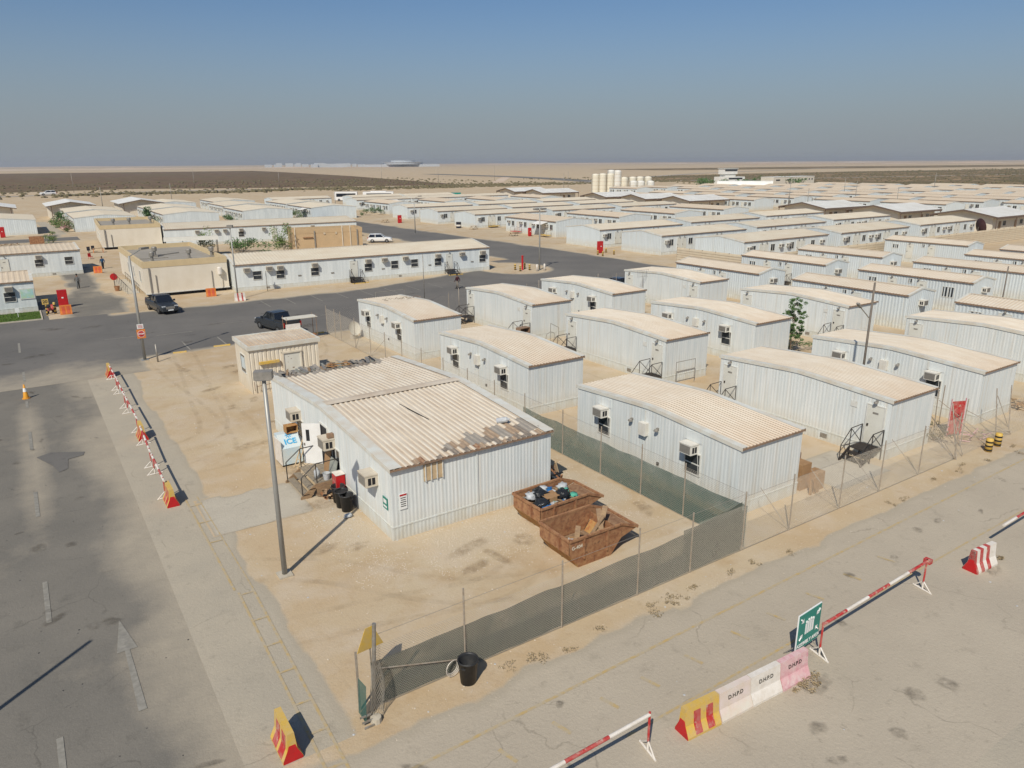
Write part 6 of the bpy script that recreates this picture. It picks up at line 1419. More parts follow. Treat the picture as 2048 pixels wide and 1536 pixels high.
for i in range(7): g.tube((-.8+.26*i, 0, 2.9), (-.8+.26*i, 0, 3.6), .01, 4)
for z in (2.9, 3.25, 3.6): g.tube((-.8, 0, z), (.8, 0, z), .012, 4)
part('grid', g, M['steel'], t)
# rusty debris and rail on the roof of the far-left near cabin
t = thing('roof_branches', 'dry twigs lying along the ridge of the cabin beside the pickup', 'twigs', (23.9, 49.3, 0)); r_ = random.Random(12)
for i in range(60):
    x = .6+r_.random()*3.4; y = 5.9+r_.random()*.9+(4-x)*.15; a = Vector((x, y, 3.62)); part('twig', MB().tube(a, a+Vector((r_.uniform(-.3, .3), r_.uniform(-.25, .25), r_.random()*.12)), .012, 3), M[r_.choice(['bark', 'leaf_dry', 'eave'])], t)
t = thing('roof_rail', 'thin grey rail frame above the back of the cabin beside the pickup', 'rail', (26.5, 60.4, 0)); part('rail', MB().path([(-.8, 0, 0), (-.8, 0, 3.55), (2.0, 0, 3.55), (2.0, 0, 2.9), (3.6, -.3, 2.4), (3.6, -.3, 0)], .025), M['steel'], t)
# shaded canopy frame by the pickup
t = thing('shade_canopy', 'small steel shelter with a flat pale canopy beside the dark pickup', 'shelter', (17.7, 60.8, 0)); part('roof', MB().box(0, -.1, 1.95, 2.7, 1.1, 2.0), M['canvas'], t)
for x, y in ((.05, 0), (2.6, 0), (.05, 1), (2.6, 1)): part('leg', MB().tube((x, y, 0), (x, y, 2.15), .025, 6), M['eave'], t)
solo('dark_crate', MB().box(-.25, -.2, 0, .25, .2, .4), M['rust'], 'small dark box under the steel shelter by the pickup', 'box', (20.1, 61.4, 0))
for x, y, l, lab in ((20.4, 62.9, 1.2, 'yellow wheel stop right of the steel shelter'), (12.2, 62.9, 1.3, 'yellow wheel stop near the STOP sign lamp'), (24.5, 63.2, 1.5, 'yellow wheel stop beyond the mesh fence'), (9.0, 62.5, 1.0, 'short yellow wheel stop beside the STOP sign lamp')): solo('wheel_stop', MB().prism([(-.1, 0), (.1, 0), (.06, .12), (-.06, .12)], 'x', 0, l), M['yellow'], lab, 'wheel stop', (x, y, 0), R(-3), 'yellow wheel stops')
# ramp and red-railed landing of the near beige block
t = thing('entrance_ramp', 'pale ramp with dark railings beside the cream block', 'ramp', (9.9, 95.8, 0), R(4)); part('deck', MB().prism([(0, 0), (7.2, 0), (7.2, .85), (0, .05)], 'y', 0, 1.3), M['concrete'], t, rz=R(90), loc=(1.3, 0, 0))
for x in (.02, 1.28):
    g = MB()
    for i in range(8): g.tube((x, i*1.0, .05+i*.1), (x, i*1.0, 1.0+i*.1), .02, 5)
    g.tube((x, 0, 1.0), (x, 7, 1.75), .025, 6); part('railing', g, M['black_steel'], t)
solo('planter', MB().lathe([(0, 0), (.22, 0), (.32, .6), (.27, .6), (.2, .1), (0, .1)], 14), M['rust'], 'dark brown planter tub by the ramp of the cream block', 'planter', (9.2, 99.2, 0))
t = thing('red_hose_reel', 'red hose reel on a stand at the top of the ramp', 'hose reel', (9.4, 103.5, 0)); part('stand', MB().tube((0, 0, 0), (0, 0, 1.4), .04, 6), M['black_steel'], t); part('reel', MB().lathe([(.05, 0), (.42, 0), (.42, .2), (.05, .2)], 14), M['red'], t, loc=(0, -.1, 1.2), rot=(R(90), 0, 0))
# "20" speed sign with striped post
t = thing('speed_sign', 'yellow square sign reading 20 at the left crossroad corner', 'sign', (1.45, 86.6, 0)); part('post', MB().tube((0, 0, 0), (0, 0, 1.3), .07, 8), M['yellow'], t)
for z in (.1, .45, .8): part('black_band', MB().tube((0, 0, z), (0, 0, z+.16), .074, 8), M['sign_black'], t)
s = part('board', MB().box(-.28, -.1, 1.15, .28, -.07, 1.7), M['yellow'], t); ob('lettering', text_mesh('20', .42, M['sign_black'], .003, .008), s, (0, -.106, 1.42), rot=(R(90), 0, 0))
hazard('striped post with a chain right of the yellow 20 sign', 2.2, 87.2, 1.2, .12)
t = thing('scooter', 'small red motor scooter parked between the striped posts at the left corner', 'scooter', (1.8, 88.0, 0), R(60))
for x in (-.5, .5): part('wheel', MB().tube((x, -.05, .22), (x, .05, .22), .22, 14), M['tyre'], t)
part('frame', MB().prism([(-.6, .3), (-.55, .65), (-.1, .6), (.1, .3), (.35, .35), (.45, .8), (.52, .8), (.45, .25)], 'y', -.13, .13), M['red_old'], t); part('seat', MB().box(-.6, -.12, .65, -.1, .12, .74), M['tyre'], t); part('handlebar', MB().tube((.45, -.3, .95), (.45, .3, .95), .02, 6), M['black_steel'], t)
# tables, benches, drum
def table(label, loc, rz):
    t = thing('picnic_table', label, 'table', loc, rz, 'weathered picnic tables'); part('tabletop', MB().box(-.9, -.4, .72, .9, .4, .77), M['wood_pale'], t)
    for y in (-.75, .55): part('bench', MB().box(-.9, y, .42, .9, y+.22, .46), M['wood_pale'], t)
    for x in (-.7, .7): g = MB(); g.tube((x, -.7, 0), (x, .1, .72), .04, 4); g.tube((x, .7, 0), (x, -.1, .72), .04, 4); part('leg', g, M['wood'], t)
table('picnic table just left of the middle-distance red cabinet', (79.0, 176.5, 0), .2); table('picnic table in front of the plain white gable by the road', (86.6, 145.6, 0), .3)
table('long bench table among the rails left of the narrow red cabinet', (85.0, 127, 0), 0)
t = thing('water_drum', 'dark blue drum with a white band at the barrack corner by the road', 'drum', (85.6, 150.6, 0)); part('body', MB().tube((0, 0, 0), (0, 0, 1.4), .6, 14), M['paint_black'], t); part('band', MB().tube((0, 0, .45), (0, 0, .8), .61, 14), M['white'], t)
t = thing('desk', 'brown desk with an orange front and chairs behind the farther cream block', 'desk', (11.6, 146.2, 0)); part('tabletop', MB().box(-.8, -.4, .72, .8, .4, .78), M['wood'], t)
for x in (-.75, .7): part('side_panel', MB().box(x, -.38, 0, x+.05, .38, .72), M['orange'], t)
for x, y, lab in ((10.2, 146.6, 'dark chair left of the orange-sided desk'), (11.0, 148.0, 'dark blue chair behind the orange-sided desk')):
    t = thing('office_chair', lab, 'chair', (x, y, 0)); part('seat', MB().box(-.25, -.25, .42, .25, .25, .5), M['paint_black'], t); part('backrest', MB().box(-.25, .2, .5, .25, .27, 1.05), M['paint_black'], t); part('leg', MB().tube((0, 0, 0), (0, 0, .42), .05, 6), M['steel'], t)
t = thing('red_chair', 'red plastic chair standing alone left of the cream block', 'chair', (9.6, 136.5, 0), .5); part('seat', MB().box(-.25, -.25, .4, .25, .25, .45), M['red'], t); part('backrest', MB().box(-.25, .22, .45, .25, .27, .95), M['red'], t)
for x, y in ((-.22, -.22), (.22, -.22), (-.22, .22), (.22, .22)): part('leg', MB().tube((x, y, 0), (x, y, .4), .025, 5), M['red'], t)
g = MB().box(-1.2, -.6, 0, 1.2, .6, 1.5); g.box(-1.2, -.6, 1.5, 1.2, .6, 1.55); solo('dark_skip_box', g, M['rust'], 'dark rusty container in front of the pale barrack at the left edge', 'container', (3.4, 168.5, 0))
heap('brown scrap heap at the left edge behind the white office', (-1.6, 170, 0), 30, 2.0, 1.2, 44)
t = thing('shade_canopy', 'pale curved canopy on dark posts between the cream blocks and the long barrack', 'shelter', (19.6, 129.5, 0), R(-10))
g = MB(); n = 8
for i in range(n): a, b = i/n, (i+1)/n; f_ = lambda u: 2.7+.5*math.sin(math.pi*u); g.quad((0, a*4.6, f_(a)), (8.2, a*4.6, f_(a)), (8.2, b*4.6, f_(b)), (0, b*4.6, f_(b)))
part('canvas', g, M['canvas'], t)
for x in (.2, 2.8, 5.4, 8.0):
    for y in (.1, 4.5): part('post', MB().tube((x, y, 0), (x, y, 2.72), .05, 6), M['black_steel'], t)
# small porches and clutter on R barracks' window side
def porch(label, x, y, rz=0, w=3.4):
    t = thing('door_canopy', label, 'canopy', (x, y, 0), rz, 'sloping door canopies'); part('roof', MB().prism([(-1.6, 2.45), (-1.6, 2.5), (0, 2.95), (0, 2.9)], 'x', 0, w), M['roof_white'], t)
    for q in (.1, w-.1): part('post', MB().tube((q, -1.55, 0), (q, -1.55, 2.46), .035, 6), M['steel'], t)
porch('white sloping canopy at the barrack with the narrow red cabinet', 89.8, 125.2, R(-90)); porch('white sloping canopy at the pale barrack beside the access road', 67.0, 204.0, R(-90)); porch('sloping canopy on the barrack nearest the coach', 104, 229.4)
def benchrail(label, x, y, m_='red_old', rz=0):
    t = thing('door_landing', label, 'landing', (x, y, 0), rz); part('deck', MB().box(0, -1.2, .3, 2.6, 0, .42), M[m_], t)
    for q in (0, 2.6): part('railing', MB().path([(q, -1.2, 0), (q, -1.2, 1.2), (q, -.1, 1.35), (q, -.1, .4)], .03), M['steel'], t)
benchrail('yellow door landing with rails at the white gable barrack by the road', 91.5, 147.3, 'yellow'); benchrail('red-edged door landing left of the narrow red cabinet', 89.7, 133.5, 'red_old', R(-90)); benchrail('yellow-edged landing near the drum end of the ribbed barrack', 89.7, 123.0, 'yellow', R(-90))
for x, y, lab in ((142.5, 71.8, 'first'), (145.2, 71.9, 'second'), (149.4, 71.9, 'third'), (152.2, 71.9, 'fourth')): 
    t = thing('hoop_rail', lab+' bent handrail from the left along the barrack with the brown dish', 'handrail', (x, y-1.3, 0), 0, 'bent handrails at the barrack doors'); part('rail', MB().path([(0, 0, 0), (0, 0, 1.0), (1.0, 0, 1.05), (1.2, 0, .6)], .035), M['steel'], t)
for i, (x, y) in enumerate(((93.0, 70.2), (98.6, 70.2), (116.4, 70.1), (120, 70.1))):
    t = thing('hoop_rail', ['left', 'right'][i % 2]+' bent handrail at the '+['first', 'second'][i//2]+' barrack behind the sheet fence', 'handrail', (x, y, 0), 0, 'bent handrails at the barrack doors'); part('rail', MB().path([(0, 0, 0), (0, 0, 1.0), (1.0, 0, 1.05), (1.2, 0, .6)], .035), M['steel'], t)

# ------------------------------------------------------------------ plants
def leafcloud(mb, c, rad, n, s, seed, flat=1.0, lumps=5):
    r_ = random.Random(seed); C_ = [(Vector((r_.gauss(0, .45)*rad[0], r_.gauss(0, .45)*rad[1], r_.gauss(0, .42)*rad[2])), .35+.35*r_.random()) for _ in range(lumps)]
    for i in range(n):
        o, k = r_.choice(C_); u = Vector((r_.gauss(0, 1), r_.gauss(0, 1), r_.gauss(0, 1))).normalized()*r_.random()**.4*k
        p = Vector(c)+o+Vector((u.x*rad[0], u.y*rad[1], u.z*rad[2]*flat))
        if p.z < .03: p.z = .03+r_.random()*.1
        a = Vector((r_.gauss(0, 1), r_.gauss(0, 1), r_.gauss(0, 1))).normalized()*s*(.6+.8*r_.random()); b = a.orthogonal().normalized()*s*.45
        mb.quad(tuple(p-a*.5), tuple(p+b*.5), tuple(p+a*.5), tuple(p-b*.5))
def bush(name, label, cat, x, y, rad, h, n, s, seed, m='leaf', z=0, lumps=6, group=None):
    t = thing(name, label, cat, (x, y, z), 0, group); g = MB(); leafcloud(g, (0, 0, h*.55), (rad, rad, h*.5), n, s, seed, 1, lumps); part('foliage', g, M[m], t)
    g = MB(); r_ = random.Random(seed)
    for i in range(5): a = r_.random()*6.28; g.tube((0, 0, 0), (rad*.45*math.cos(a), rad*.45*math.sin(a), h*.6), .02, 4)
    part('stem', g, M['bark'], t); return t
t = thing('young_tree', 'slender young tree with sparse bright leaves between the cabins at right', 'tree', (49.3, 34.6, 0)); g = MB()
tr = [(0, 0, 0), (.03, .02, .9), (-.03, .05, 1.8), (.06, 0, 2.7), (.02, .05, 3.9)]; part('trunk', MB().tube(tr[0], tr[2], .05, 8, .035).tube(tr[2], tr[3], .035, 6, .02).tube(tr[3], tr[4], .02, 5, .008), M['bark'], t)
r_ = random.Random(77); bt = MB(); g = MB()
for i in range(26):
    z = .9+2.9*i/26; a = r_.random()*6.28; l = (.95-.55*abs(z-2.0)/2.0)*(.6+.5*r_.random()); e = (l*math.cos(a), l*math.sin(a), z+.25+.3*r_.random()); bt.tube((0, 0, z), e, .012, 4, .004)
    leafcloud(g, ((e[0]*.75), e[1]*.75, e[2]), (.32, .32,   .28), 150, .14, 500+i, 1, 3)
part('branch', bt, M['bark'], t); part('crown', g, M['leaf'], t)
bush('shrub', 'low shrub bed at the foot of the slender young tree', 'shrub', 50.3, 35.6, 1.6, .9, 700, .14, 9)
bush('shrub', 'small bright shrub beside the cabin under the dark car', 'shrub', 49.3, 51.5, .7, 2.2, 500, .16, 10, 'leaf_light')
bush('shrub', 'small green bush behind the corner of the nearest cabin', 'shrub', 28.6, 20.5, .5, 1.9, 320, .12, 11)
bush('weeds', 'green weeds behind the mesh beside the red board', 'weeds', 40.3, 20.4, 1.3, .5, 420, .12, 12, 'leaf')
bush('weeds', 'dry grey weeds leaning behind the red board', 'weeds', 39.3, 18.2, .9, .9, 400, .12, 13, 'leaf_dry')
bush('leafy_tree', 'small light-green tree beside the tan flat-roofed block', 'tree', 38.0, 127.5, 1.7, 4.0, 900, .32, 14, 'leaf_light', lumps=10)
bush('palm_bush', 'dark spiky bush in front of the long barrack', 'shrub', 32.2, 131.5, 3.0, 2.6, 900, .4, 15, 'leaf', lumps=9)
bush('leafy_tree', 'light-green tree poking through the curved canopy', 'tree', 26.4, 131.8, 1.6, 4.0, 700, .3, 16, 'leaf_light')
bush('shrub', 'light-green hedge clump at the near end of the garden path', 'shrub', 10.2, 196.5, 1.8, 2.4, 800, .3, 17, 'leaf_light')
bush('shrub', 'dark-green tree at the far end of the garden path', 'tree', 10.4, 224, 2.2, 4.2, 800, .4, 18)
bush('flower_bed', 'pinkish flowering bed between path and barrack', 'flower bed', 10.2, 205, 1.6, 2.0, 600, .3, 19, 'pink')
bush('shrub', 'mixed green shrubs in the middle of the garden bed', 'shrub', 10.4, 212, 1.5, 2.2, 600, .3, 20)
bush('palm_bush', 'pale-green palm beside the window side of the barrack', 'shrub', 28.6, 206, 1.5, 4.0, 700, .5, 21, 'leaf')
bush('shrub', 'dry yellowish bush beside the rusty container', 'shrub', 5.6, 165, 1.6, 1.8, 500, .25, 22, 'leaf_light')
for i, (x, y, lab) in enumerate(((28.3, 199.5, 'dark shrub at the foot of the pale barrack with the palm'), (47.3, 200, 'dark shrub clump by the cluttered window side'), (47.2, 206, 'second dark shrub clump by the cluttered window side'), (65.6, 201, 'dark shrub before the canopy barrack'), (85.6, 205, 'dark shrub clump in front of the white window side, left'), (91.2, 206.5, 'dark shrub clump in front of the white window side, middle'), (91.0, 213, 'dark shrub clump in front of the white window side, right'), (66, 209, 'low dark shrubs along the canopy barrack'))):
    bush('shrub', lab, 'shrub', x, y, 1.5, 2.1, 380, .3, 60+i, group='dark shrubs along the barrack walls')
rnd = random.Random(88)
for i in range(14):
    d = i/13; x = 372+60*d+rnd.uniform(-5, 5)-20; y = 322-26*d+rnd.uniform(-6, 6); bush('far_tree', ('%s dark tree from the left in the belt round the white control building' % (ordn+['twelfth', 'thirteenth', 'fourteenth'])[13-i]), 'tree', x, y, 4+rnd.random()*2, 3.5+rnd.random()*1.5, 160, 1.2, 90+i, group='dark trees round the control building')
# grass lawn
flat('lawn', [(-30, 84.6), (.88, 84.6), (.88, 89.7), (-30, 89.7)], .02, M['lawn'])
struct('lawn_kerb', MB().box(-30, 84.42, 0, 1.0, 84.6, .12).box(.88, 84.6, 0, 1.0, 89.7, .12), M['concrete'])
g = MB(); rnd = random.Random(3)
for i in range(7000):
    x = rnd.uniform(-6, .85); y = rnd.uniform(84.65, 89.65); h = .06+rnd.random()*.07; a = rnd.random()*6.28; g.tri((x-.03*math.cos(a), y-.03*math.sin(a), .02), (x+.03*math.cos(a), y+.03*math.sin(a), .02), (x+rnd.uniform(-.03, .03), y, .02+h))
o = ob('grass', g.mesh('grass', M['grass']), None, kind='stuff'); o['label'] = 'green grass of the lawn corner'
solo('small_white_sign', MB().box(-.18, -.02, .5, .18, .02, .95).box(-.02, 0, 0, .02, .02, .5), M['sign_white'], 'small white sign on the lawn at the left edge', 'sign', (-1.0, 87.2, 0))
# scrub, pebbles, dry weeds
def scatter(name, label, pts, m, s, seed, flatz=.6):
    r_ = random.Random(seed); g = MB()
    for (x, y) in pts:
        k = s*(.5+r_.random()); h = k*flatz; n = len(g.v)
        for (a, b, c) in ((1, 0, 0), (0, 1, 0), (-1, 0, 0), (0, -1, 0)): g.v.append((x+a*k*(.7+.5*r_.random()), y+b*k*(.7+.5*r_.random()), h*(.25+.3*r_.random())))
        g.v.append((x+r_.uniform(-.3, .3)*k, y+r_.uniform(-.3, .3)*k, h*(.7+.5*r_.random())))
        for q in range(4): g.f.append((n+q, n+(q+1) % 4, n+4)); g.mi.append(0)
        for q in range(4): g.v.append((g.v[n+q][0], g.v[n+q][1], 0))
        for q in range(4): g.f.append((n+5+q, n+5+(q+1) % 4, n+(q+1) % 4, n+q)); g.mi.append(0)
    o = ob(name, g.mesh(name, m), None, kind='stuff'); o['label'] = label; return o
r_ = random.Random(1)
scatter('litter', 'small pale litter on the sand and roads', [(r_.uniform(5, 22), r_.uniform(15, 60)) for _ in range(120)]+[(r_.uniform(3, 45), r_.uniform(8, 16)) for _ in range(60)]+[(r_.uniform(22, 60), r_.uniform(16.5, 62)) for _ in range(90)]+[(9.9+r_.gauss(0, .6), 28+r_.gauss(0, 1.2)) for _ in range(40)], M['bag_white'], .035, 31, .5)
P_ = []
while len(P_) < 5200:
    z = r_.random()
    if z < .45: x, y = 11+r_.random()*9, 20.8+r_.random()*3.7
    elif z < .7: x, y = 8.2+r_.random()*2.2, 22+r_.random()*8
    elif z < .85: x, y = 18.6+r_.random()*3, 18+r_.random()*14
    else: x, y = 6+r_.random()*60, 15.2+r_.gauss(0, .5)
    P_.append((x, y))
scatter('gravel', 'pale gravel strewn round the big building and along the verge', P_, M['stone'], .022, 2, .8)
scatter('pebbles', 'scattered stones on the sand yard', [(r_.uniform(5.8, 22), r_.uniform(16.5, 60)) for _ in range(900)]+[(r_.uniform(22, 60), r_.uniform(16.5, 60)) for _ in range(900)], M['stone'], .03, 3, .8)
scatter('tar_crumbs', 'dark crumbs of tar on the roads', [(r_.uniform(-8, 3), r_.uniform(12, 60)) for _ in range(160)]+[(r_.uniform(4, 45), r_.uniform(7, 14.5)) for _ in range(160)], M['dark'], .028, 4, .25)
g = MB()
for i in range(22):
    x = 9+r_.random()*34; leafcloud(g, (x, 15.35+r_.gauss(0, .25), .06), (.32, .22, .09), 60, .06, 700+i, 1, 3)
for cx, cy in ((28.9, 10.4), (17.0, 10.2), (16.6, 10.1)): leafcloud(g, (cx, cy, .08), (.4, .25, .12), 160, .07, int(cx*10), 1, 4)
o = ob('dry_weeds', g.mesh('dry_weeds', M['straw']), None, kind='stuff'); o['label'] = 'dry weeds along the sandy verge'
pts = []
for i in range(1500): pts.append((r_.uniform(-200, 330), 400+r_.random()*90 if r_.random() < .35 else 500+r_.random()*200))
for i in range(5200):
    a = r_.random(); pts.append((380+a*900, r_.uniform(80, 560)))
for i in range(800): pts.append((r_.uniform(150, 420), r_.uniform(395, 430)))
scatter('desert_scrub', 'low dark scrub dotted over the desert plain', pts, M['leaf_dry'], .95, 6, .7)
scatter('desert_scrub', 'line of scrub in front of the highway', [(20+i*.33+r_.uniform(-1, 1), 425+8*math.sin(i*.02)+r_.gauss(0, 3)) for i in range(900) if r_.random() < .8], M['leaf_dry'], 1.3, 7, .8)

# ------------------------------------------------------------------ vehicles (length along x, nose at +x)
def loft(mb, st, closed=True):
    """st: list of (x, [(y,z)...]) half sections from bottom outwards to the top centre; mirrored"""
    rings = []
    for x, sec in st:
        full = [(x, -y, z) for y, z in sec]+[(x, y, z) for y, z in reversed(sec)]; k = len(mb.v); mb.v += full; rings.append([k+i for i in range(len(full))])
    for a, b in zip(rings, rings[1:]):
        n = len(a)
        for i in range(n): j = (i+1) % n; mb.f.append((a[i], a[j], b[j], b[i])); mb.mi.append(0)
    mb.f.append(tuple(reversed(rings[0]))); mb.f.append(tuple(rings[-1])); mb.mi += [0, 0]
def wheel(t, x, y, r=.37, w=.24):
    s = 1 if y > 0 else -1
    o = part('wheel', MB().lathe([(r*.55, -w/2), (r*.9, -w/2), (r, -w/2+.04), (r, w/2-.04), (r*.9, w/2), (r*.55, w/2)], 18), M['tyre'], t, loc=(x, y, r), rot=(R(90), 0, 0))
    part('rim', MB().lathe([(0, -w/2+.03), (r*.56, -w/2+.02), (r*.56, w/2-.02), (0, w/2-.03)], 12), M['rim'], o)
def car(name, label, cat, loc, rz, paint, kind='pickup'):
    t = thing(name, label, cat, loc, rz)
    W_ = .93 if kind == 'pickup' else .90
    def sec(w, zt, zb=.28): return [(w*.86, zb), (w*.97, zb+.12), (w, zb+.38), (w*.97, zt-.08), (w*.88, zt)]
    if kind == 'pickup':
        g = MB(); loft(g, [(-2.62, sec(W_*.95, 1.02, .42)), (-2.55, sec(W_, 1.06, .34)), (-.95, sec(W_, 1.08, .30)), (-.95, sec(W_, 1.12, .28)), (.85, sec(W_, 1.14, .28)), (1.15, sec(W_, 1.10, .28)), (2.2, sec(W_*.96, 1.00, .30)), (2.5, sec(W_*.86, .86, .34)), (2.6, sec(W_*.78, .70, .42))]); part('body', g, M[paint], t, False)
        x0, x1, x2, x3, zr = -1.0, -.80, .45, 1.2, 1.72
        part('bed_opening', MB().box(-2.48, -.74, 1.075, -1.05, .74, 1.10), M['dark'], t)
        for y in (-.86, .76): part('bed_rail', MB().box(-2.55, y, 1.06, -1.0, y+.10, 1.22), M[paint], t)
        part('tailgate', MB().box(-2.64, -.80, .62, -2.56, .80, 1.20), M[paint], t)
    elif kind == 'suv':
        g = MB(); loft(g, [(-2.2, sec(W_*.9, .95, .38)), (-2.1, sec(W_, 1.0, .32)), (.9, sec(W_, 1.02, .28)), (2.0, sec(W_*.94, .92, .30)), (2.3, sec(W_*.8, .72, .38))]); part('body', g, M[paint], t); x0, x1, x2, x3, zr = -2.1, -1.75, .25, 1.05, 1.62
    else:
        g = MB(); loft(g, [(-2.25, sec(W_*.86, .88, .34)), (-2.1, sec(W_*.96, .94, .28)), (-1.2, sec(W_, .97, .26)), (1.0, sec(W_, .96, .26)), (2.0, sec(W_*.92, .84, .28)), (2.25, sec(W_*.78, .66, .34))]); part('body', g, M[paint], t); x0, x1, x2, x3, zr = -1.75, -1.0, .35, 1.15, 1.42
    zb = 1.08 if kind == 'pickup' else .98 if kind == 'suv' else .94
    gl = MB(); loft(gl, [(x0, [(W_*.84, zb), (W_*.82, zb+.03)]), (x1, [(W_*.86, zb), (W_*.72, zr-.04)]), (x2, [(W_*.86, zb), (W_*.72, zr-.03)]), (x3, [(W_*.84, zb), (W_*.82, zb+.03)])]); part('windows', gl, M['glass_car'], t)
    g = MB(); loft(g, [(x1-.03, [(W_*.74, zr-.06), (W_*.62, zr)]), ((x1+x2)/2, [(W_*.75, zr-.05), (W_*.62, zr+.03)]), (x2+.03, [(W_*.74, zr-.06), (W_*.62, zr)])]); part('roof', g, M[paint], t)
    for s in (-1, 1):
        for xx in ((x1+x2)/2, ): part('pillar', MB().prism([(xx-.05, zb), (xx+.05, zb), (xx+.05, zr-.04), (xx-.05, zr-.04)], 'y', s*W_*.79-.05, s*W_*.79+.05), M[paint], t)
        part('front_pillar', MB().tube((x3-.02, s*W_*.83, zb+.02), (x2, s*W_*.74, zr-.02), .035, 5), M[paint], t); part('rear_pillar', MB().tube((x0+.02, s*W_*.83, zb+.02), (x1, s*W_*.74, zr-.02), .05, 5), M[paint], t)
        part('mirror', MB().box(x3-.35, s*(W_+.02)-.08, zb+.02, x3-.22, s*(W_+.02)+.1, zb+.2), M[paint], t)
        fx = 2.5 if kind == 'pickup' else 2.12; rx = -2.62 if kind == 'pickup' else -2.16
        part('headlight', MB().box(fx-.12, s*.60-.17, .72, fx+.03, s*.60+.17, .90), M['lampglass'], t); part('tail_light', MB().box(rx-.02, s*.80-.08, .66, rx+.12, s*.80+.1, 1.06), M['taillight'], t)
        wheel(t, 1.55 if kind == 'pickup' else 1.38, s*(W_-.12)); wheel(t, -1.55 if kind == 'pickup' else -1.32, s*(W_-.12))
    fx = 2.6 if kind == 'pickup' else 2.26
    part('grille', MB().box(fx-.06, -.42, .58, fx+.03, .42, .82), M['steel'], t); part('front_bumper', MB().box(fx-.1, -.78, .38, fx+.06, .78, .56), M[paint], t); part('number_plate', MB().box(fx+.061, -.26, .42, fx+.075, .26, .54), M['sign_white'], t)
    part('rear_bumper', MB().box(-2.74 if kind == 'pickup' else -2.32, -.78, .40, -2.62 if kind == 'pickup' else -2.2, .78, .56), M['black_steel'] if kind == 'pickup' else M[paint], t); part('rear_number_plate', MB().box(-2.76 if kind == 'pickup' else -2.335, -.25, .62, -2.65 if kind == 'pickup' else -2.26, .25, .74), M['sign_white'], t)
    return t
car('parked_pickup', 'dark grey double-cab pickup facing the camera beside the cream block', 'pickup', (11.5, 82.4, 0), R(-82), 'paint_dark')
car('parked_pickup', 'dark grey pickup seen from behind beside the steel shelter', 'pickup', (18.6, 66.6, 0), R(104), 'paint_dark')
car('parked_car', 'white estate car beside the tan flat-roofed block', 'car', (57.8, 132.2, 0), R(-30), 'paint_white', 'suv')
car('parked_car', 'dark blue-black car half hidden behind the near cabins', 'car', (58.6, 65.0, 0), R(15), 'paint_black', 'sedan')
car('passing_car', 'white car on the highway at the far left', 'car', (17.6, 446.5, .1), R(185), 'paint_white', 'suv').scale = (1.6, 1.6, 1.4)
t = thing('coach', 'white coach with a dark window band parked behind the barracks', 'coach', (118.0, 283.5, 0), R(-30)); part('body', MB().box(0, -1.25, .45, 12, 1.25, 3.6), M['paint_white'], t); part('window_band', MB().box(1.4, -1.27, 1.7, 11.2, -1.251, 3.0), M['glass_car'], t); part('windscreen', MB().box(12.0, -1.15, 1.2, 12.02, 1.15, 3.2), M['glass_car'], t); part('roof_unit', MB().box(3, -.9, 3.6, 9, .9, 3.85), M['paint_white'], t)
for x in (2.2, 9.6):
    for y in (-1.15, 1.15): wheel(t, x, y, .5, .3)
t = thing('coach', 'second white coach mostly hidden behind the first', 'coach', (109.0, 291.0, 0), R(-30)); part('body', MB().box(0, -1.25, .45, 9, 1.25, 3.6), M['paint_white'], t); part('window_band', MB().box(.8, -1.27, 1.7, 8.4, -1.251, 3.0), M['glass_car'], t)
for x in (1.8, 7.2): wheel(t, x, -1.15, .5, .3)
t = thing('truck', 'green-bodied truck parked right of the coach', 'truck', (142, 262, 0), R(-30)); part('cab', MB().box(0, -1.2, .5, 2.2, 1.2, 2.7), M['paint_white'], t); part('load_body', MB().box(3.4, -1.25, 1.0, 7.2, 1.25, 3.2), M['green_sign'], t); part('chassis', MB().box(0, -.9, .5, 7.2, .9, .9), M['dark'], t); part('yellow_hood', MB().box(2.4, -1, 1.2, 3.4, 1, 3.3), M['yellow'], t)
for x in (1.2, 5.8): wheel(t, x, -1.1, .5, .3)

# ------------------------------------------------------------------ dusty air
hzm = bpy.data.materials.new('haze'); hzm.use_nodes = True; N_ = hzm.node_tree.nodes; N_.clear(); pv = N_.new('ShaderNodeVolumePrincipled'); oo = N_.new('ShaderNodeOutputMaterial')
pv.inputs['Color'].default_value = (.86, .88, .92, 1); pv.inputs['Density'].default_value = .00013; pv.inputs['Anisotropy'].default_value = .2; hzm.node_tree.links.new(pv.outputs[0], oo.inputs['Volume'])
ob('haze', MB().box(-9100, -9100, -1, 9100, 9100, 40).mesh('haze', hzm), None, kind='stuff')['label'] = 'thin dusty air over the plain'

# ------------------------------------------------------------------ people
def limb(mb, pts, n=10):
    rings = []
    for i, (p, r) in enumerate(pts):
        p = Vector(p); d = (Vector(pts[min(i+1, len(pts)-1)][0])-Vector(pts[max(i-1, 0)][0])).normalized(); a = Vector((1, 0, 0)) if abs(d.x) < .9 else Vector((0, 1, 0)); a = (a-d*a.dot(d)).normalized(); b = d.cross(a); k = len(mb.v)
        rx, ry = r if isinstance(r, tuple) else (r, r)
        for q in range(n): th = 2*math.pi*q/n; mb.v.append(tuple(p+a*rx*math.cos(th)+b*ry*math.sin(th)))
        rings.append(k)
    for u, w in zip(rings, rings[1:]):
        for q in range(n): z = (q+1) % n; mb.f.append((u+q, u+z, w+z, w+q)); mb.mi.append(mb.cur)
    mb.f.append(tuple(rings[0]+q for q in range(n-1, -1, -1))); mb.f.append(tuple(rings[-1]+q for q in range(n))); mb.mi += [mb.cur, mb.cur]
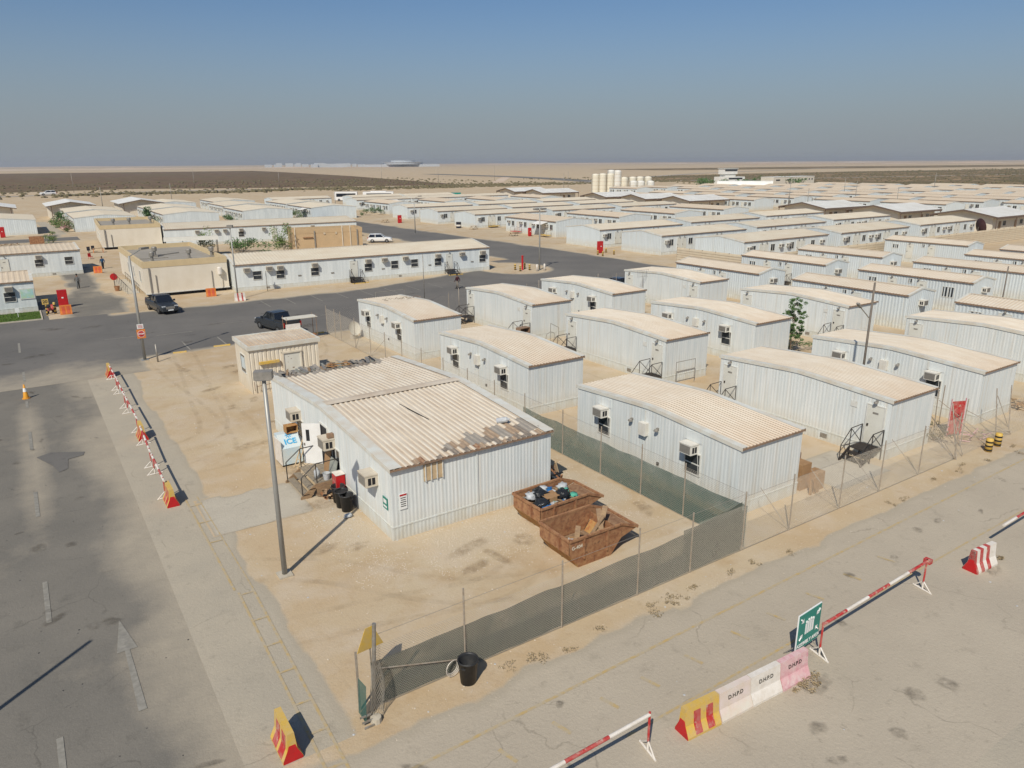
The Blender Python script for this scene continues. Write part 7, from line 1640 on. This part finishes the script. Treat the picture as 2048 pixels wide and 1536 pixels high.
def person(label, loc, rz, shirt, pants, stride=.26, sc=1.0):
    """walks towards +y of its own frame"""
    t = thing('person', label, 'person', loc, rz)
    sk = bpy.data.meshes.new('body'); V = []; E = []; RR = []
    def chain_(pts, root=None):
        prev = root
        for p, r in pts:
            V.append(p); RR.append(r); k = len(V)-1
            if prev is not None: E.append((prev, k))
            prev = k
        return prev
    chain_([((0, 0, .95), .13)]); pel = 0
    neck = chain_([((0, .0, 1.12), .125), ((0, .01, 1.32), .145), ((0, .02, 1.44), .10), ((0, .03, 1.52), .055), ((0, .045, 1.60), .085), ((0, .05, 1.69), .095), ((0, .045, 1.76), .06)], pel); ch = 2
    for s in (-1, 1):
        f = s*stride
        chain_([((s*.10, 0, .88), .095), ((s*.105, f*.45+.03, .50), .065), ((s*.11, f-.02, .10), .042), ((s*.12, f+.14, .035), .035)], pel)
        chain_([((s*.19, .0, 1.40), .055), ((s*.25, -f*.5-.04, 1.12), .042), ((s*.25, -f*.8+.06, .88), .032), ((s*.24, -f*.85+.10, .78), .028)], 3)
    sk.from_pydata(V, E, []); o = ob('body', sk, t); sk.materials.append(M['skin'])
    md = o.modifiers.new('skin', 'SKIN'); sv = sk.skin_vertices[0].data
    for i, r in enumerate(RR): sv[i].radius = (r, r*.85)
    sv[0].use_root = True; md.use_smooth_shade = True; o.modifiers.new('sub', 'SUBSURF').levels = 1; o.modifiers[-1].render_levels = 1
    g = MB(); limb(g, [((0, 0, .86), (.175, .125)), ((0, 0, 1.05), (.165, .12)), ((0, .01, 1.30), (.205, .135)), ((0, .02, 1.43), (.17, .10)), ((0, .02, 1.49), (.07, .065))], 14)
    for s in (-1, 1): f = s*stride; limb(g, [((s*.16, .01, 1.44), .07), ((s*.22, -f*.2, 1.30), .066), ((s*.255, -f*.5-.04, 1.12), .056), ((s*.255, -f*.7+.02, .98), .048)])
    part('shirt', g, M[shirt], t, True); g = MB()
    limb(g, [((0, 0, .80), (.165, .12)), ((0, 0, .98), (.17, .125))], 14)
    for s in (-1, 1): f = s*stride; limb(g, [((s*.09, 0, .93), .105), ((s*.105, f*.45+.03, .50), .082), ((s*.11, f-.02, .09), .062)])
    part('trousers', g, M[pants], t, True)
    for s in (-1, 1): f = s*stride; part('shoe', MB().box(s*.115-.045, f-.08, .0, s*.115+.045, f+.19, .085), M['cloth_dark'], t)
    g = MB(); g.lathe([(.09, 0), (.102, .06), (.085, .12), (.04, .15), (0, .155)], 12, 0, .035); part('hair', g, M['hair'], t, True, loc=(0, 0, 1.665))
    t.scale = (sc, sc, sc); return t
person('man in a dark maroon shirt and faded trousers walking across the parking bays', (43.1, 76.5, 0), R(25), 'cloth_maroon', 'cloth_pants')
person('man in grey clothes walking on the side street at left', (5.5, 104.2, 0), R(0), 'cloth_grey', 'cloth_grey')
person('man in a blue shirt walking past the orange barrier', (10.0, 122.5, 0), R(10), 'cloth_blue', 'cloth_dark')
